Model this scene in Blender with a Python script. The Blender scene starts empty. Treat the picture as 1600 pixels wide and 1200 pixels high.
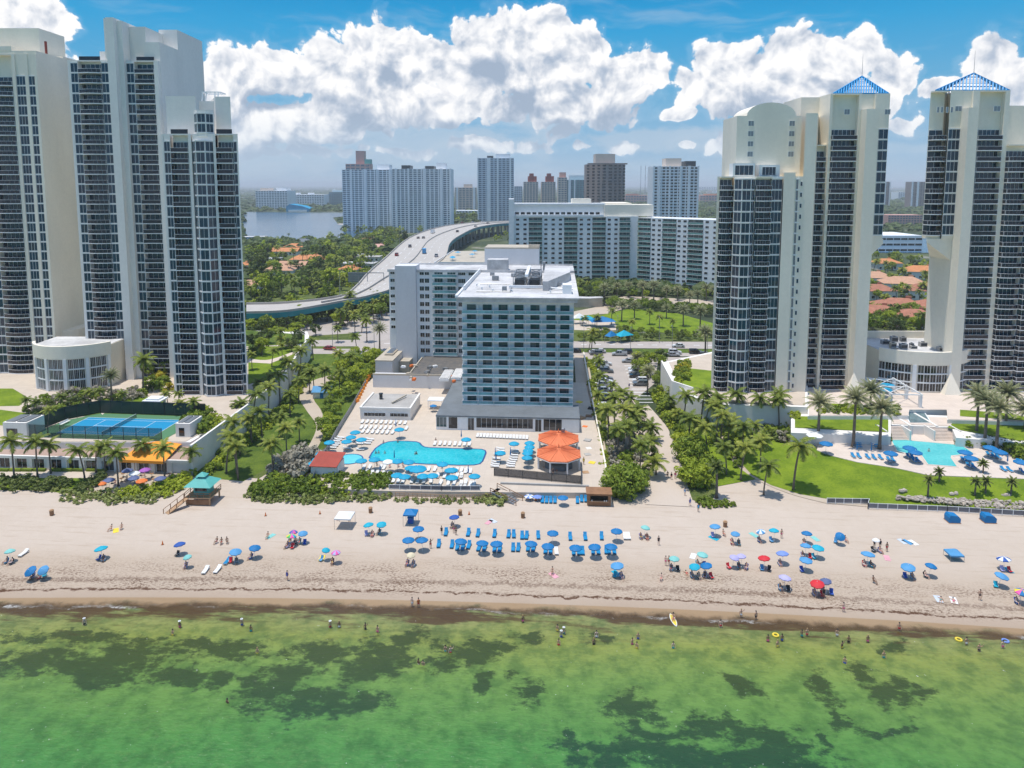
import bpy, math, random
from math import radians as R, sin, cos, tan, pi, atan2, sqrt
from mathutils import Vector, Matrix
from mathutils.geometry import tessellate_polygon
random.seed(7)
scn = bpy.context.scene
COL = scn.collection
# ---------------------------------------------------------------- camera
F = 1080.0; TH = R(6.0); YAW = R(3.76); H = 62.0; Y0 = 290 + F*tan(TH)
cam = bpy.data.cameras.new('camera'); camo = bpy.data.objects.new('camera', cam); COL.objects.link(camo)
camo.location = (0, 0, H); camo.rotation_euler = (pi/2 - TH, 0, YAW)
cam.sensor_width = 36; cam.lens = F/1600*36; cam.shift_y = -(600 - Y0)/1600
cam.clip_start = 1; cam.clip_end = 60000
scn.camera = camo
scn.render.resolution_x = 1024; scn.render.resolution_y = 768
scn.view_settings.view_transform = 'Standard'; scn.view_settings.look = 'None'
scn.view_settings.exposure = 0.56; scn.view_settings.gamma = 1
# ---------------------------------------------------------------- sun
SUN = Vector((-0.15, -0.05, 1)).normalized()
sl = bpy.data.lights.new('sun', 'SUN'); sl.energy = 2.75; sl.angle = R(0.5); sl.color = (1, 0.955, 0.88)
so = bpy.data.objects.new('sun', sl); COL.objects.link(so)
so.rotation_euler = (-SUN).to_track_quat('-Z', 'Y').to_euler(); so.location = (0, 0, 400)

CF = Vector((-sin(YAW)*cos(TH), cos(YAW)*cos(TH), -sin(TH))); CR = Vector((cos(YAW), sin(YAW), 0)); CU = CR.cross(CF)
def ray(px, py): return CF + CR*((px-800)/F) - CU*((py-Y0)/F)
def P(px, py, z=0.0):
    d = ray(px, py); t = (z-H)/d.z
    return Vector((d.x*t, d.y*t, z))
def pix(p):
    v = Vector(p) - Vector((0, 0, H)); w = v.dot(CF)
    if w <= 0.1: return (-1e5, -1e5, w)
    return (800 + F*v.dot(CR)/w, Y0 - F*v.dot(CU)/w, w)
def V(px, py, b, phi=YAW):
    # pixel -> (a, z) on the vertical plane at depth b of the frame turned by phi
    d = ray(px, py); c, s = cos(phi), sin(phi)
    da = d.x*c + d.y*s; db = -d.x*s + d.y*c
    t = b/db
    return (da*t, H + d.z*t)
def depth(px, py, z=0.0, phi=YAW):
    p = P(px, py, z); return -p.x*sin(phi) + p.y*cos(phi)
def fw(a, b, z=0.0, phi=YAW):
    return Vector((a*cos(phi) - b*sin(phi), a*sin(phi) + b*cos(phi), z))

# ---------------------------------------------------------------- nodes
class NT:
    def __init__(s, nt, flat=False): s.nt = nt; s.N = nt.nodes; s.L = nt.links; s.dim = '2D' if flat else '3D'
    def node(s, t, **k):
        n = s.N.new(t)
        for a, v in k.items(): setattr(n, a, v)
        return n
    def put(s, inp, v):
        if v is None: return
        if hasattr(v, 'is_output') or isinstance(v, bpy.types.NodeSocket): s.L.new(v, inp)
        else: inp.default_value = v
    def m(s, op, a, b=None, c=None, clamp=False):
        n = s.node('ShaderNodeMath', operation=op, use_clamp=clamp)
        s.put(n.inputs[0], a); s.put(n.inputs[1], b); s.put(n.inputs[2], c); return n.outputs[0]
    def vm(s, op, a, b=None, scale=None):
        n = s.node('ShaderNodeVectorMath', operation=op); s.put(n.inputs[0], a); s.put(n.inputs[1], b)
        if scale is not None: s.put(n.inputs['Scale'], scale)
        return n.outputs[1] if op in ('LENGTH', 'DOT_PRODUCT', 'DISTANCE') else n.outputs[0]
    def noise(s, vec, scale, detail=4, rough=0.5, lac=2.0, out=0, dist=0.0):
        n = s.node('ShaderNodeTexNoise', noise_dimensions=s.dim); s.put(n.inputs['Vector'], vec)
        for k, v in (('Scale', scale), ('Detail', detail), ('Roughness', rough), ('Lacunarity', lac), ('Distortion', dist)): n.inputs[k].default_value = v
        return n.outputs[out]
    def vor(s, vec, scale, detail=0, rough=0.5, feature='F1', out='Distance', smooth=None):
        n = s.node('ShaderNodeTexVoronoi', feature=feature, voronoi_dimensions=s.dim); s.put(n.inputs['Vector'], vec); n.inputs['Scale'].default_value = scale
        n.inputs['Detail'].default_value = detail; n.inputs['Roughness'].default_value = rough
        if smooth is not None: n.inputs['Smoothness'].default_value = smooth
        return n.outputs[out]
    def ramp(s, fac, stops, interp='LINEAR'):
        n = s.node('ShaderNodeValToRGB'); n.color_ramp.interpolation = interp; e = n.color_ramp.elements
        while len(e) < len(stops): e.new(0.5)
        for k, (p, c) in enumerate(stops):
            e[k].position = p; e[k].color = (c, c, c, 1) if not hasattr(c, '__len__') else (*c[:3], 1)
        s.put(n.inputs[0], fac); return n.outputs[0]
    def mix(s, fac, a, b, mode='MIX'):
        n = s.node('ShaderNodeMix', data_type='RGBA', blend_type=mode); s.put(n.inputs['Factor'], fac)
        for i, v in ((6, a), (7, b)):
            if isinstance(v, (tuple, list)): v = (*v[:3], 1)
            s.put(n.inputs[i], v)
        return n.outputs[2]
    def smooth(s, v, a, b):
        n = s.node('ShaderNodeMapRange', interpolation_type='SMOOTHSTEP'); s.put(n.inputs[0], v)
        n.inputs[1].default_value = a; n.inputs[2].default_value = b; return n.outputs[0]
    def comb(s, x, y, z):
        n = s.node('ShaderNodeCombineXYZ'); s.put(n.inputs[0], x); s.put(n.inputs[1], y); s.put(n.inputs[2], z); return n.outputs[0]
    def sep(s, v):
        n = s.node('ShaderNodeSeparateXYZ'); s.put(n.inputs[0], v); return n.outputs

# ---------------------------------------------------------------- sky with clouds
def build_world():
    w = bpy.data.worlds.new('World'); scn.world = w; w.use_nodes = True
    t = NT(w.node_tree, True); t.N.clear()
    sky = t.node('ShaderNodeTexSky', sky_type='NISHITA', sun_disc=False)
    sky.sun_elevation = math.asin(SUN.z); sky.sun_rotation = atan2(SUN.x, SUN.y)
    sky.air_density = 1.0; sky.dust_density = 0.4; sky.ozone_density = 1.0; sky.altitude = 50
    g = t.node('ShaderNodeTexCoord').outputs['Generated']
    d = t.vm('NORMALIZE', g); x, y, z = t.sep(d)
    az = t.m('ARCTAN2', x, y); el = t.m('ARCSINE', z)
    p = t.comb(az, el, 0.0)
    # gentle warp
    wv = t.noise(p, 9.0, 3, 0.5, out=1)
    wv = t.vm('SUBTRACT', wv, (0.5, 0.5, 0.5))
    pw = t.vm('ADD', p, t.vm('SCALE', wv, scale=0.035))
    def ae(px, py):
        q = ray(px, py).normalized(); return (atan2(q.x, q.y), math.asin(q.z))
    def field(vec, items):
        best = None
        for (px, py, rx, ry) in items:
            a, e = ae(px, py); a1, _ = ae(px+rx, py); _, e1 = ae(px, py-ry)
            q = t.vm('MULTIPLY', t.vm('SUBTRACT', vec, (a, e, 0)), (1/abs(a1-a), 1/abs(e1-e), 0))
            v = t.m('SUBTRACT', 1.0, t.vm('LENGTH', q))
            best = v if best is None else t.m('SMOOTH_MAX', best, v, 0.12)
        return best
    big = [(835,105,130,75),(770,60,80,62),(850,45,60,45),(905,75,55,50),(700,100,70,50),(600,70,75,48),(640,105,70,50),(560,130,120,70),(500,115,70,60),(420,110,75,55),(350,130,60,60),(640,165,230,45),(960,135,80,68),(1000,115,50,45),
           (450,190,170,45),(880,160,120,45),(1180,130,115,68),(1130,100,60,48),(1240,85,60,50),(1300,95,75,58),(1350,75,45,45),(1395,115,50,50),(1280,160,160,45),(1090,140,50,40),(1060,182,36,12),
           (40,60,75,75),(70,20,60,50),(30,120,70,50),(1545,105,55,48),(1590,130,70,50),(1470,135,45,18)]
    small = [(885,205,42,34),(910,228,40,16),(970,226,40,20),(835,230,45,16),(1400,190,60,22),(1070,228,30,9),(740,228,120,18),(1140,222,55,34),(470,240,140,22),(620,238,130,16),(-250,60,200,70),(1900,80,200,80),(1850,220,100,20),(-300,220,200,30)]
    e0 = t.m('MAXIMUM', field(pw, big), t.m('SUBTRACT', t.m('MULTIPLY', field(pw, small), 0.8), 0.24))
    def tex(v, k=0):
        b = t.vor(v, 26.0, 2.0, 0.6, 'SMOOTH_F1', smooth=0.6)
        f = t.noise(v, 42.0, 7 if not k else 3, 0.68)
        return t.m('ADD', t.m('MULTIPLY', t.m('SUBTRACT', 0.42, b), 0.75), t.m('MULTIPLY', t.m('SUBTRACT', f, 0.5), 0.95))
    n0 = t.m('MULTIPLY', t.m('SUBTRACT', t.noise(pw, 11.0, 2, 0.5), 0.5), 0.9)
    t0 = tex(pw); ts = tex(pw, 1); t1 = tex(t.vm('ADD', pw, (-0.007, 0.018, 0)), 1)
    s0 = t.m('ADD', t.m('ADD', t.m('MULTIPLY', e0, 1.7), n0), t.m('ADD', t0, 0.12))
    mask = t.smooth(s0, -0.03, 0.13)
    wisp = t.m('MULTIPLY', t.smooth(s0, -0.4, 0.05), 0.14)
    lit = t.m('SUBTRACT', ts, t1)
    # flat grey bases: the cloud field a little higher up minus here
    eu = field(t.vm('ADD', pw, (0, 0.045, 0)), [c for c in big if c[2] >= 75 and 0 <= c[0] < 1560])
    base_ = t.smooth(t.m('SUBTRACT', eu, e0), -0.2, 0.48)
    lv = t.m('ADD', t.m('MULTIPLY', lit, 0.85), t.m('MULTIPLY', t.m('SUBTRACT', 1.0, base_), 0.72))
    lv = t.m('ADD', lv, t.m('MULTIPLY', t.m('SUBTRACT', t.noise(pw, 12.0, 2, 0.5), 0.5), 0.45))
    lv = t.m('ADD', lv, t.m('MULTIPLY', t.smooth(s0, 0.5, 0.0), 0.22))
    lv = t.m('ADD', lv, -0.01, clamp=True)
    ccol = t.ramp(lv, [(0.0, (0.34, 0.42, 0.54)), (0.25, (0.44, 0.51, 0.62)), (0.5, (0.62, 0.66, 0.73)), (0.75, (0.82, 0.83, 0.86)), (1.0, (0.97, 0.96, 0.95))])
    hz = t.smooth(el, 0.0, 0.12)
    ccol = t.mix(t.m('MULTIPLY', t.m('SUBTRACT', 1.0, hz), 0.65), ccol, (0.46, 0.59, 0.73))
    # thin veil layers low in the sky and cirrus streaks above
    vp = t.vm('MULTIPLY', pw, (5.0, 22.0, 1))
    veil = t.smooth(t.noise(vp, 1.4, 4, 0.6), 0.42, 0.72)
    low = t.m('MULTIPLY', t.smooth(el, 0.16, 0.05), 0.6)
    cir = t.m('MULTIPLY', t.smooth(t.noise(t.vm('MULTIPLY', pw, (2.0, 14.0, 1)), 1.8, 4, 0.62), 0.52, 0.8), 0.35)
    base = t.ramp(t.m('MULTIPLY', el, 1/0.5), [(0.0, (0.42, 0.53, 0.65)), (0.12, (0.26, 0.45, 0.64)), (0.26, (0.12, 0.38, 0.62)), (0.42, (0.035, 0.33, 0.63)), (0.56, (0.004, 0.25, 0.56)), (1.0, (0.004, 0.16, 0.44))])
    base = t.mix(t.m('MAXIMUM', t.m('MULTIPLY', veil, low), cir), base, (0.44, 0.56, 0.68))
    base = t.mix(wisp, base, (0.62, 0.74, 0.85))
    st = t.m('ADD', field(pw, [(520,205,260,45),(700,225,200,40),(430,240,200,40),(1000,215,160,25),(1180,215,120,40),(820,170,120,40)]), t.m('MULTIPLY', t.m('SUBTRACT', t.noise(t.vm('MULTIPLY', pw, (1, 2.2, 1)), 14.0, 5, 0.65), 0.5), 1.6))
    base = t.mix(t.m('MULTIPLY', t.smooth(st, 0.0, 0.55), 0.6), base, (0.46, 0.56, 0.67))
    pic = t.mix(mask, base, ccol)
    bg1 = t.node('ShaderNodeBackground'); t.put(bg1.inputs[0], sky.outputs[0]); bg1.inputs[1].default_value = 0.15
    bg2 = t.node('ShaderNodeBackground'); t.put(bg2.inputs[0], pic); bg2.inputs[1].default_value = 0.76
    # the clouded band of sky up to ~35 degrees, the clear Nishita sky above it
    fac = t.smooth(el, 0.62, 0.48)
    mx = t.node('ShaderNodeMixShader'); t.put(mx.inputs[0], fac); t.L.new(bg1.outputs[0], mx.inputs[1]); t.L.new(bg2.outputs[0], mx.inputs[2])
    out = t.node('ShaderNodeOutputWorld'); t.L.new(mx.outputs[0], out.inputs[0])
    w.cycles.sampling_method = 'MANUAL'; w.cycles.sample_map_resolution = 512
build_world()

# ---------------------------------------------------------------- materials
MAT = {}
def pmat(name, col, rough=0.7, var=0.12, scale=0.3, metal=0.0, spec=0.5, bump=0.0, bscale=4.0, col2=None, stretch=None, alpha=None, world=True):
    if name in MAT: return MAT[name]
    m = bpy.data.materials.new(name); m.use_nodes = True; MAT[name] = m
    t = NT(m.node_tree); b = t.N['Principled BSDF']
    b.inputs['Roughness'].default_value = rough; b.inputs['Metallic'].default_value = metal
    b.inputs['Specular IOR Level'].default_value = spec
    pos = t.node('ShaderNodeNewGeometry').outputs['Position'] if world else t.node('ShaderNodeTexCoord').outputs['Object']
    v = t.vm('MULTIPLY', pos, stretch) if stretch else pos
    n1 = t.noise(v, scale, 5, 0.6); n2 = t.noise(pos, scale*9, 3, 0.6)
    f = t.m('ADD', t.m('MULTIPLY', n1, 0.7), t.m('MULTIPLY', n2, 0.3))
    f = t.smooth(f, 0.3, 0.7)
    c2 = col2 or tuple(c*(1-var*2) for c in col)
    c1 = tuple(min(1, c*(1+var*0.4)) for c in col) if col2 is None else col
    t.put(b.inputs['Base Color'], t.mix(f, c2, c1))
    if bump:
        bp = t.node('ShaderNodeBump'); bp.inputs['Strength'].default_value = bump; bp.inputs['Distance'].default_value = 0.1
        t.put(bp.inputs['Height'], t.noise(pos, bscale, 4, 0.6)); t.L.new(bp.outputs[0], b.inputs['Normal'])
    if alpha is not None: b.inputs['Alpha'].default_value = alpha
    return m
def glassmat(name, dark, tint, curtain, amount=0.25, rough=0.06, cell=2.9, spec=0.6):
    # window glass: colour differs from pane to pane (curtains, blinds, dark rooms)
    m = bpy.data.materials.new(name); m.use_nodes = True; MAT[name] = m
    t = NT(m.node_tree); b = t.N['Principled BSDF']
    b.inputs['Roughness'].default_value = rough; b.inputs['Specular IOR Level'].default_value = spec
    pos = t.node('ShaderNodeNewGeometry').outputs['Position']
    q = t.vm('FLOOR', t.vm('MULTIPLY', t.vm('ADD', pos, (0.13, 0.27, 0.4)), (1/1.3, 1/7.0, 1/cell)))
    wn = t.node('ShaderNodeTexWhiteNoise'); t.put(wn.inputs['Vector'], q)
    c = t.ramp(wn.outputs['Value'], [(0.0, dark), (0.55, tint), (1-amount, tuple(0.6*x for x in tint)), (1-amount*0.9, curtain), (1.0, tuple(0.45*x for x in curtain))])
    n = t.noise(pos, 0.09, 3, 0.6)
    c = t.mix(t.m('MULTIPLY', n, 0.35), c, dark)
    t.put(b.inputs['Base Color'], c); return m
pmat('white_stucco', (0.80, 0.765, 0.71), 0.8, 0.05, 0.12, stretch=(1, 1, 0.35))
pmat('cream_stucco', (0.86, 0.785, 0.65), 0.8, 0.05, 0.12, stretch=(1, 1, 0.35))
pmat('grey_stucco', (0.66, 0.66, 0.67), 0.8, 0.05, 0.15, stretch=(1, 1, 0.4))
pmat('white_paint', (0.82, 0.82, 0.81), 0.5, 0.04, 0.5)
pmat('white_roof', (0.62, 0.61, 0.60), 0.8, 0.2, 0.12)
pmat('grey_roof', (0.16, 0.18, 0.195), 0.85, 0.12, 0.3)
pmat('dark_roof', (0.07, 0.075, 0.08), 0.85, 0.3, 0.6, col2=(0.16, 0.14, 0.12))
pmat('beige_roof', (0.50, 0.44, 0.35), 0.85, 0.1, 0.3)
pmat('concrete', (0.42, 0.40, 0.37), 0.85, 0.12, 0.3)
pmat('dark_metal', (0.06, 0.065, 0.07), 0.4, 0.1, 0.5, metal=0.6)
pmat('grey_metal', (0.32, 0.33, 0.34), 0.45, 0.1, 0.5, metal=0.5)
pmat('teal_panel', (0.02, 0.27, 0.30), 0.5, 0.1, 0.3)
pmat('wood_brown', (0.30, 0.15, 0.07), 0.7, 0.15, 0.8)
pmat('wood_tan', (0.46, 0.28, 0.15), 0.7, 0.12, 0.8)
pmat('trunk', (0.20, 0.16, 0.12), 0.9, 0.2, 1.5)
pmat('orange_roof', (0.72, 0.19, 0.07), 0.7, 0.07, 0.5)
pmat('orange_canvas', (0.85, 0.32, 0.02), 0.7, 0.05, 0.5)
pmat('blue_canvas', (0.0, 0.17, 0.42), 0.7, 0.06, 1.0)
pmat('turq_canvas', (0.0, 0.30, 0.52), 0.7, 0.06, 1.0)
pmat('teal_roof', (0.10, 0.42, 0.37), 0.6, 0.06, 0.6)
pmat('red_roof', (0.36, 0.06, 0.035), 0.75, 0.1, 0.6)
pmat('rubber', (0.02, 0.02, 0.02), 0.8, 0.1, 1)
glassmat('glass_navy', (0.005, 0.022, 0.042), (0.009, 0.05, 0.085), (0.07, 0.085, 0.10), 0.14, cell=2.86)
glassmat('glass_teal', (0.01, 0.05, 0.055), (0.025, 0.10, 0.11), (0.16, 0.19, 0.19), 0.25)
glassmat('glass_dark', (0.008, 0.009, 0.011), (0.02, 0.022, 0.026), (0.11, 0.105, 0.10), 0.3)
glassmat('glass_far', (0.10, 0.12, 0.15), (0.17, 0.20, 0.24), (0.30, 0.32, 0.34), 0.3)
pmat('rail_dark', (0.022, 0.022, 0.032), 0.12, 0.2, 0.5)
pmat('rail_teal', (0.24, 0.46, 0.48), 0.12, 0.25, 0.15)
pmat('rail_green', (0.17, 0.38, 0.34), 0.15, 0.25, 0.1)
pmat('rail_far', (0.16, 0.17, 0.20), 0.3, 0.2, 0.1)

pmat('hotel_wall', (0.86, 0.85, 0.83), 0.8, 0.06, 0.2, stretch=(1, 1, 0.4))
# ---------------------------------------------------------------- mesh builder
class MB:
    def __init__(s): s.v = []; s.f = []; s.mi = []
    def add(s, vs, fs, mi=0, M=None):
        o = len(s.v)
        s.v += [tuple(M @ Vector(p)) for p in vs] if M is not None else [tuple(p) for p in vs]
        s.f += [tuple(i+o for i in f) for f in fs]; s.mi += [mi]*len(fs); return s
    def box(s, x0, x1, y0, y1, z0, z1, mi=0, M=None):
        return s.add([(x0,y0,z0),(x1,y0,z0),(x1,y1,z0),(x0,y1,z0),(x0,y0,z1),(x1,y0,z1),(x1,y1,z1),(x0,y1,z1)],
                     [(0,3,2,1),(4,5,6,7),(0,1,5,4),(1,2,6,5),(2,3,7,6),(3,0,4,7)], mi, M)
    def prism(s, poly, z0, z1, mi=0, M=None, cap=True, top=None):
        n = len(poly); A = sum(poly[i][0]*poly[(i+1)%n][1]-poly[(i+1)%n][0]*poly[i][1] for i in range(n))
        if A < 0: poly = poly[::-1]
        vs = [(p[0], p[1], z0) for p in poly] + [(p[0], p[1], z1) for p in poly]
        fs = [(i, (i+1)%n, n+(i+1)%n, n+i) for i in range(n)]
        if cap:
            tr = tessellate_polygon([[Vector((p[0], p[1], 0)) for p in poly]])
            for a, b, c in tr:
                q = (poly[b][0]-poly[a][0])*(poly[c][1]-poly[a][1])-(poly[b][1]-poly[a][1])*(poly[c][0]-poly[a][0])
                if q < 0: b, c = c, b
                fs += [(n+a, n+b, n+c), (c, b, a)]
        return s.add(vs, fs, mi, M)
    def cyl(s, x, y, z0, z1, r0, r1=None, n=10, mi=0, M=None, cap=True):
        r1 = r0 if r1 is None else r1
        vs = [(x+r0*cos(2*pi*i/n), y+r0*sin(2*pi*i/n), z0) for i in range(n)] + [(x+r1*cos(2*pi*i/n), y+r1*sin(2*pi*i/n), z1) for i in range(n)]
        fs = [(i, (i+1)%n, n+(i+1)%n, n+i) for i in range(n)]
        if cap: fs += [tuple(range(n, 2*n)), tuple(range(n-1, -1, -1))]
        return s.add(vs, fs, mi, M)
    def tube(s, pts, rad, n=6, mi=0, M=None):
        pts = [Vector(p) for p in pts]; vs = []; fs = []
        for k, p in enumerate(pts):
            d = (pts[min(k+1, len(pts)-1)] - pts[max(k-1, 0)]).normalized()
            a = d.orthogonal().normalized() if abs(d.z) < .9 else Vector((1, 0, 0)); a = (a - d*a.dot(d)).normalized(); b = d.cross(a)
            r = rad[k] if hasattr(rad, '__len__') else rad
            vs += [p + a*(r*cos(2*pi*i/n)) + b*(r*sin(2*pi*i/n)) for i in range(n)]
            if k: fs += [((k-1)*n+i, (k-1)*n+(i+1)%n, k*n+(i+1)%n, k*n+i) for i in range(n)]
        fs += [tuple(range(n-1, -1, -1)), tuple(range((len(pts)-1)*n, len(pts)*n))]
        return s.add(vs, fs, mi, M)
    def bar(s, a, b, w, h=None, mi=0):
        a, b = Vector(a), Vector(b); d = (b-a); L = d.length; d.normalize(); h = h or w
        M = Matrix.Translation(a) @ d.to_track_quat('X', 'Z').to_matrix().to_4x4()
        return s.box(0, L, -w/2, w/2, -h/2, h/2, mi, M)
    def sphere(s, c, r, n=8, m=6, mi=0, sq=(1, 1, 1), M=None):
        vs = [(c[0], c[1], c[2]-r*sq[2])]
        for j in range(1, m):
            a = -pi/2 + pi*j/m
            vs += [(c[0]+r*sq[0]*cos(a)*cos(2*pi*i/n), c[1]+r*sq[1]*cos(a)*sin(2*pi*i/n), c[2]+r*sq[2]*sin(a)) for i in range(n)]
        vs.append((c[0], c[1], c[2]+r*sq[2])); t = len(vs)-1
        fs = [(0, 1+(i+1)%n, 1+i) for i in range(n)]
        for j in range(m-2):
            fs += [(1+j*n+i, 1+j*n+(i+1)%n, 1+(j+1)*n+(i+1)%n, 1+(j+1)*n+i) for i in range(n)]
        fs += [(1+(m-2)*n+i, 1+(m-2)*n+(i+1)%n, t) for i in range(n)]
        return s.add(vs, fs, mi, M)
    def mesh(s, name, mats, smooth=False):
        me = bpy.data.meshes.new(name); me.from_pydata(s.v, [], s.f)
        for m in (mats if isinstance(mats, (list, tuple)) else [mats]): me.materials.append(MAT[m] if isinstance(m, str) else m)
        me.polygons.foreach_set('material_index', s.mi)
        if smooth: me.polygons.foreach_set('use_smooth', [True]*len(s.f))
        me.update(); return me
    def build(s, name, mats, parent=None, smooth=False, loc=None):
        if not s.f: return None
        return link(name, s.mesh(name, mats, smooth), parent, loc)
def link(name, me, parent=None, loc=None, rot=0.0):
    o = bpy.data.objects.new(name, me); COL.objects.link(o)
    if parent: o.parent = parent
    if loc is not None: o.location = loc
    if rot: o.rotation_euler = (0, 0, rot)
    return o
def tag(o, label=None, cat=None, group=None, kind=None):
    if label: o['label'] = label
    if cat: o['category'] = cat
    if group: o['group'] = group
    if kind: o['kind'] = kind
    return o
def empty(name, loc, rot=0.0, label=None, cat=None, group=None):
    o = bpy.data.objects.new(name, None); COL.objects.link(o); o.location = loc; o.rotation_euler = (0, 0, rot); o.empty_display_size = 0.5
    return tag(o, label, cat, group)
KIDS = {}
def kids(o):
    return list(o.children)
def dup(root, loc, rot=None, label=None, group=None, cat=None, scale=None):
    r = root.copy(); COL.objects.link(r); r.location = loc
    if rot is not None: r.rotation_euler = rot if hasattr(rot, '__len__') else (0, 0, rot)
    if scale: r.scale = scale if hasattr(scale, '__len__') else (scale,)*3
    tag(r, label, cat, group)
    if 'proto' in r: del r['proto']
    for c in PROTO[root.name]:
        d = c[0].copy(); COL.objects.link(d); d.parent = r
        for g in c[1]:
            e = g.copy(); COL.objects.link(e); e.parent = d
    return r
PROTO = {}
def proto(root):
    # remember a prototype; it is removed from the scene at the end (every instance is a copy)
    PROTO[root.name] = [(c, list(c.children)) for c in root.children]; return root
def drop_protos():
    for n, cs in PROTO.items():
        for c, gs in cs:
            for g in gs: bpy.data.objects.remove(g)
            bpy.data.objects.remove(c)
        bpy.data.objects.remove(bpy.data.objects[n])
ORD = ['second', 'third', 'fourth', 'fifth', 'sixth', 'seventh', 'eighth', 'ninth', 'tenth', 'eleventh', 'twelfth', 'thirteenth', 'fourteenth', 'fifteenth', 'sixteenth', 'seventeenth', 'eighteenth', 'nineteenth', 'twentieth']
def ordn(i, n, a='leftmost', b='rightmost', fa='from the left', fb='from the right'):
    if i == 0: return a
    if i == n-1: return b
    return (ORD[i-1] + ' ' + fa) if i < (n+1)//2 else (ORD[n-2-i] + ' ' + fb)
def rank(objs, text, horiz=True, **k):
    objs = [o for o in objs if o]
    key = (lambda o: pix(o.location)[0]) if horiz else (lambda o: pix(o.location)[1])
    if not horiz: k = dict(a='farthest', b='nearest', fa='from the far end', fb='from the near end')
    objs.sort(key=key)
    for i, o in enumerate(objs): o['label'] = (text + ', ' + ordn(i, len(objs), **k)) if len(objs) > 1 else text
SHN = [0]
def sheet(name, pts, z, mat, px=True, kind='structure', thick=0.0):
    if not thick and name not in ('ground', 'sea_water'): SHN[0] += 1; z += 0.0009*SHN[0]
    q = [P(a, b, z) for a, b in pts] if px else [Vector((a, b, z)) for a, b in pts]
    m = MB()
    m.prism([(p.x, p.y) for p in q], z-thick, z) if thick else m.add(q, [t for t in fix(q)])
    o = m.build(name, mat); return tag(o, kind=kind)
def fix(q):
    out = []
    for a, b, c in tessellate_polygon([q]):
        if (q[b]-q[a]).cross(q[c]-q[a]).z < 0: b, c = c, b
        out.append((a, b, c))
    return out
def inside(x, y, poly):
    c = False; j = len(poly)-1
    for i in range(len(poly)):
        xi, yi = poly[i]; xj, yj = poly[j]
        if (yi > y) != (yj > y) and x < (xj-xi)*(y-yi)/(yj-yi)+xi: c = not c
        j = i
    return c
def spline(pts, n=6):
    out = []; pts = [Vector(p) for p in pts]
    for i in range(len(pts)-1):
        p0 = pts[max(i-1, 0)]; p1 = pts[i]; p2 = pts[i+1]; p3 = pts[min(i+2, len(pts)-1)]
        for k in range(n):
            t = k/n
            out.append(0.5*((2*p1)+(p2-p0)*t+(2*p0-5*p1+4*p2-p3)*t*t+(3*p1-p0-3*p2+p3)*t**3))
    return out + [pts[-1]]
def sp2(pts, n=6): return [(p.x, p.y) for p in spline([(a, b, 0) for a, b in pts], n)]
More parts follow.
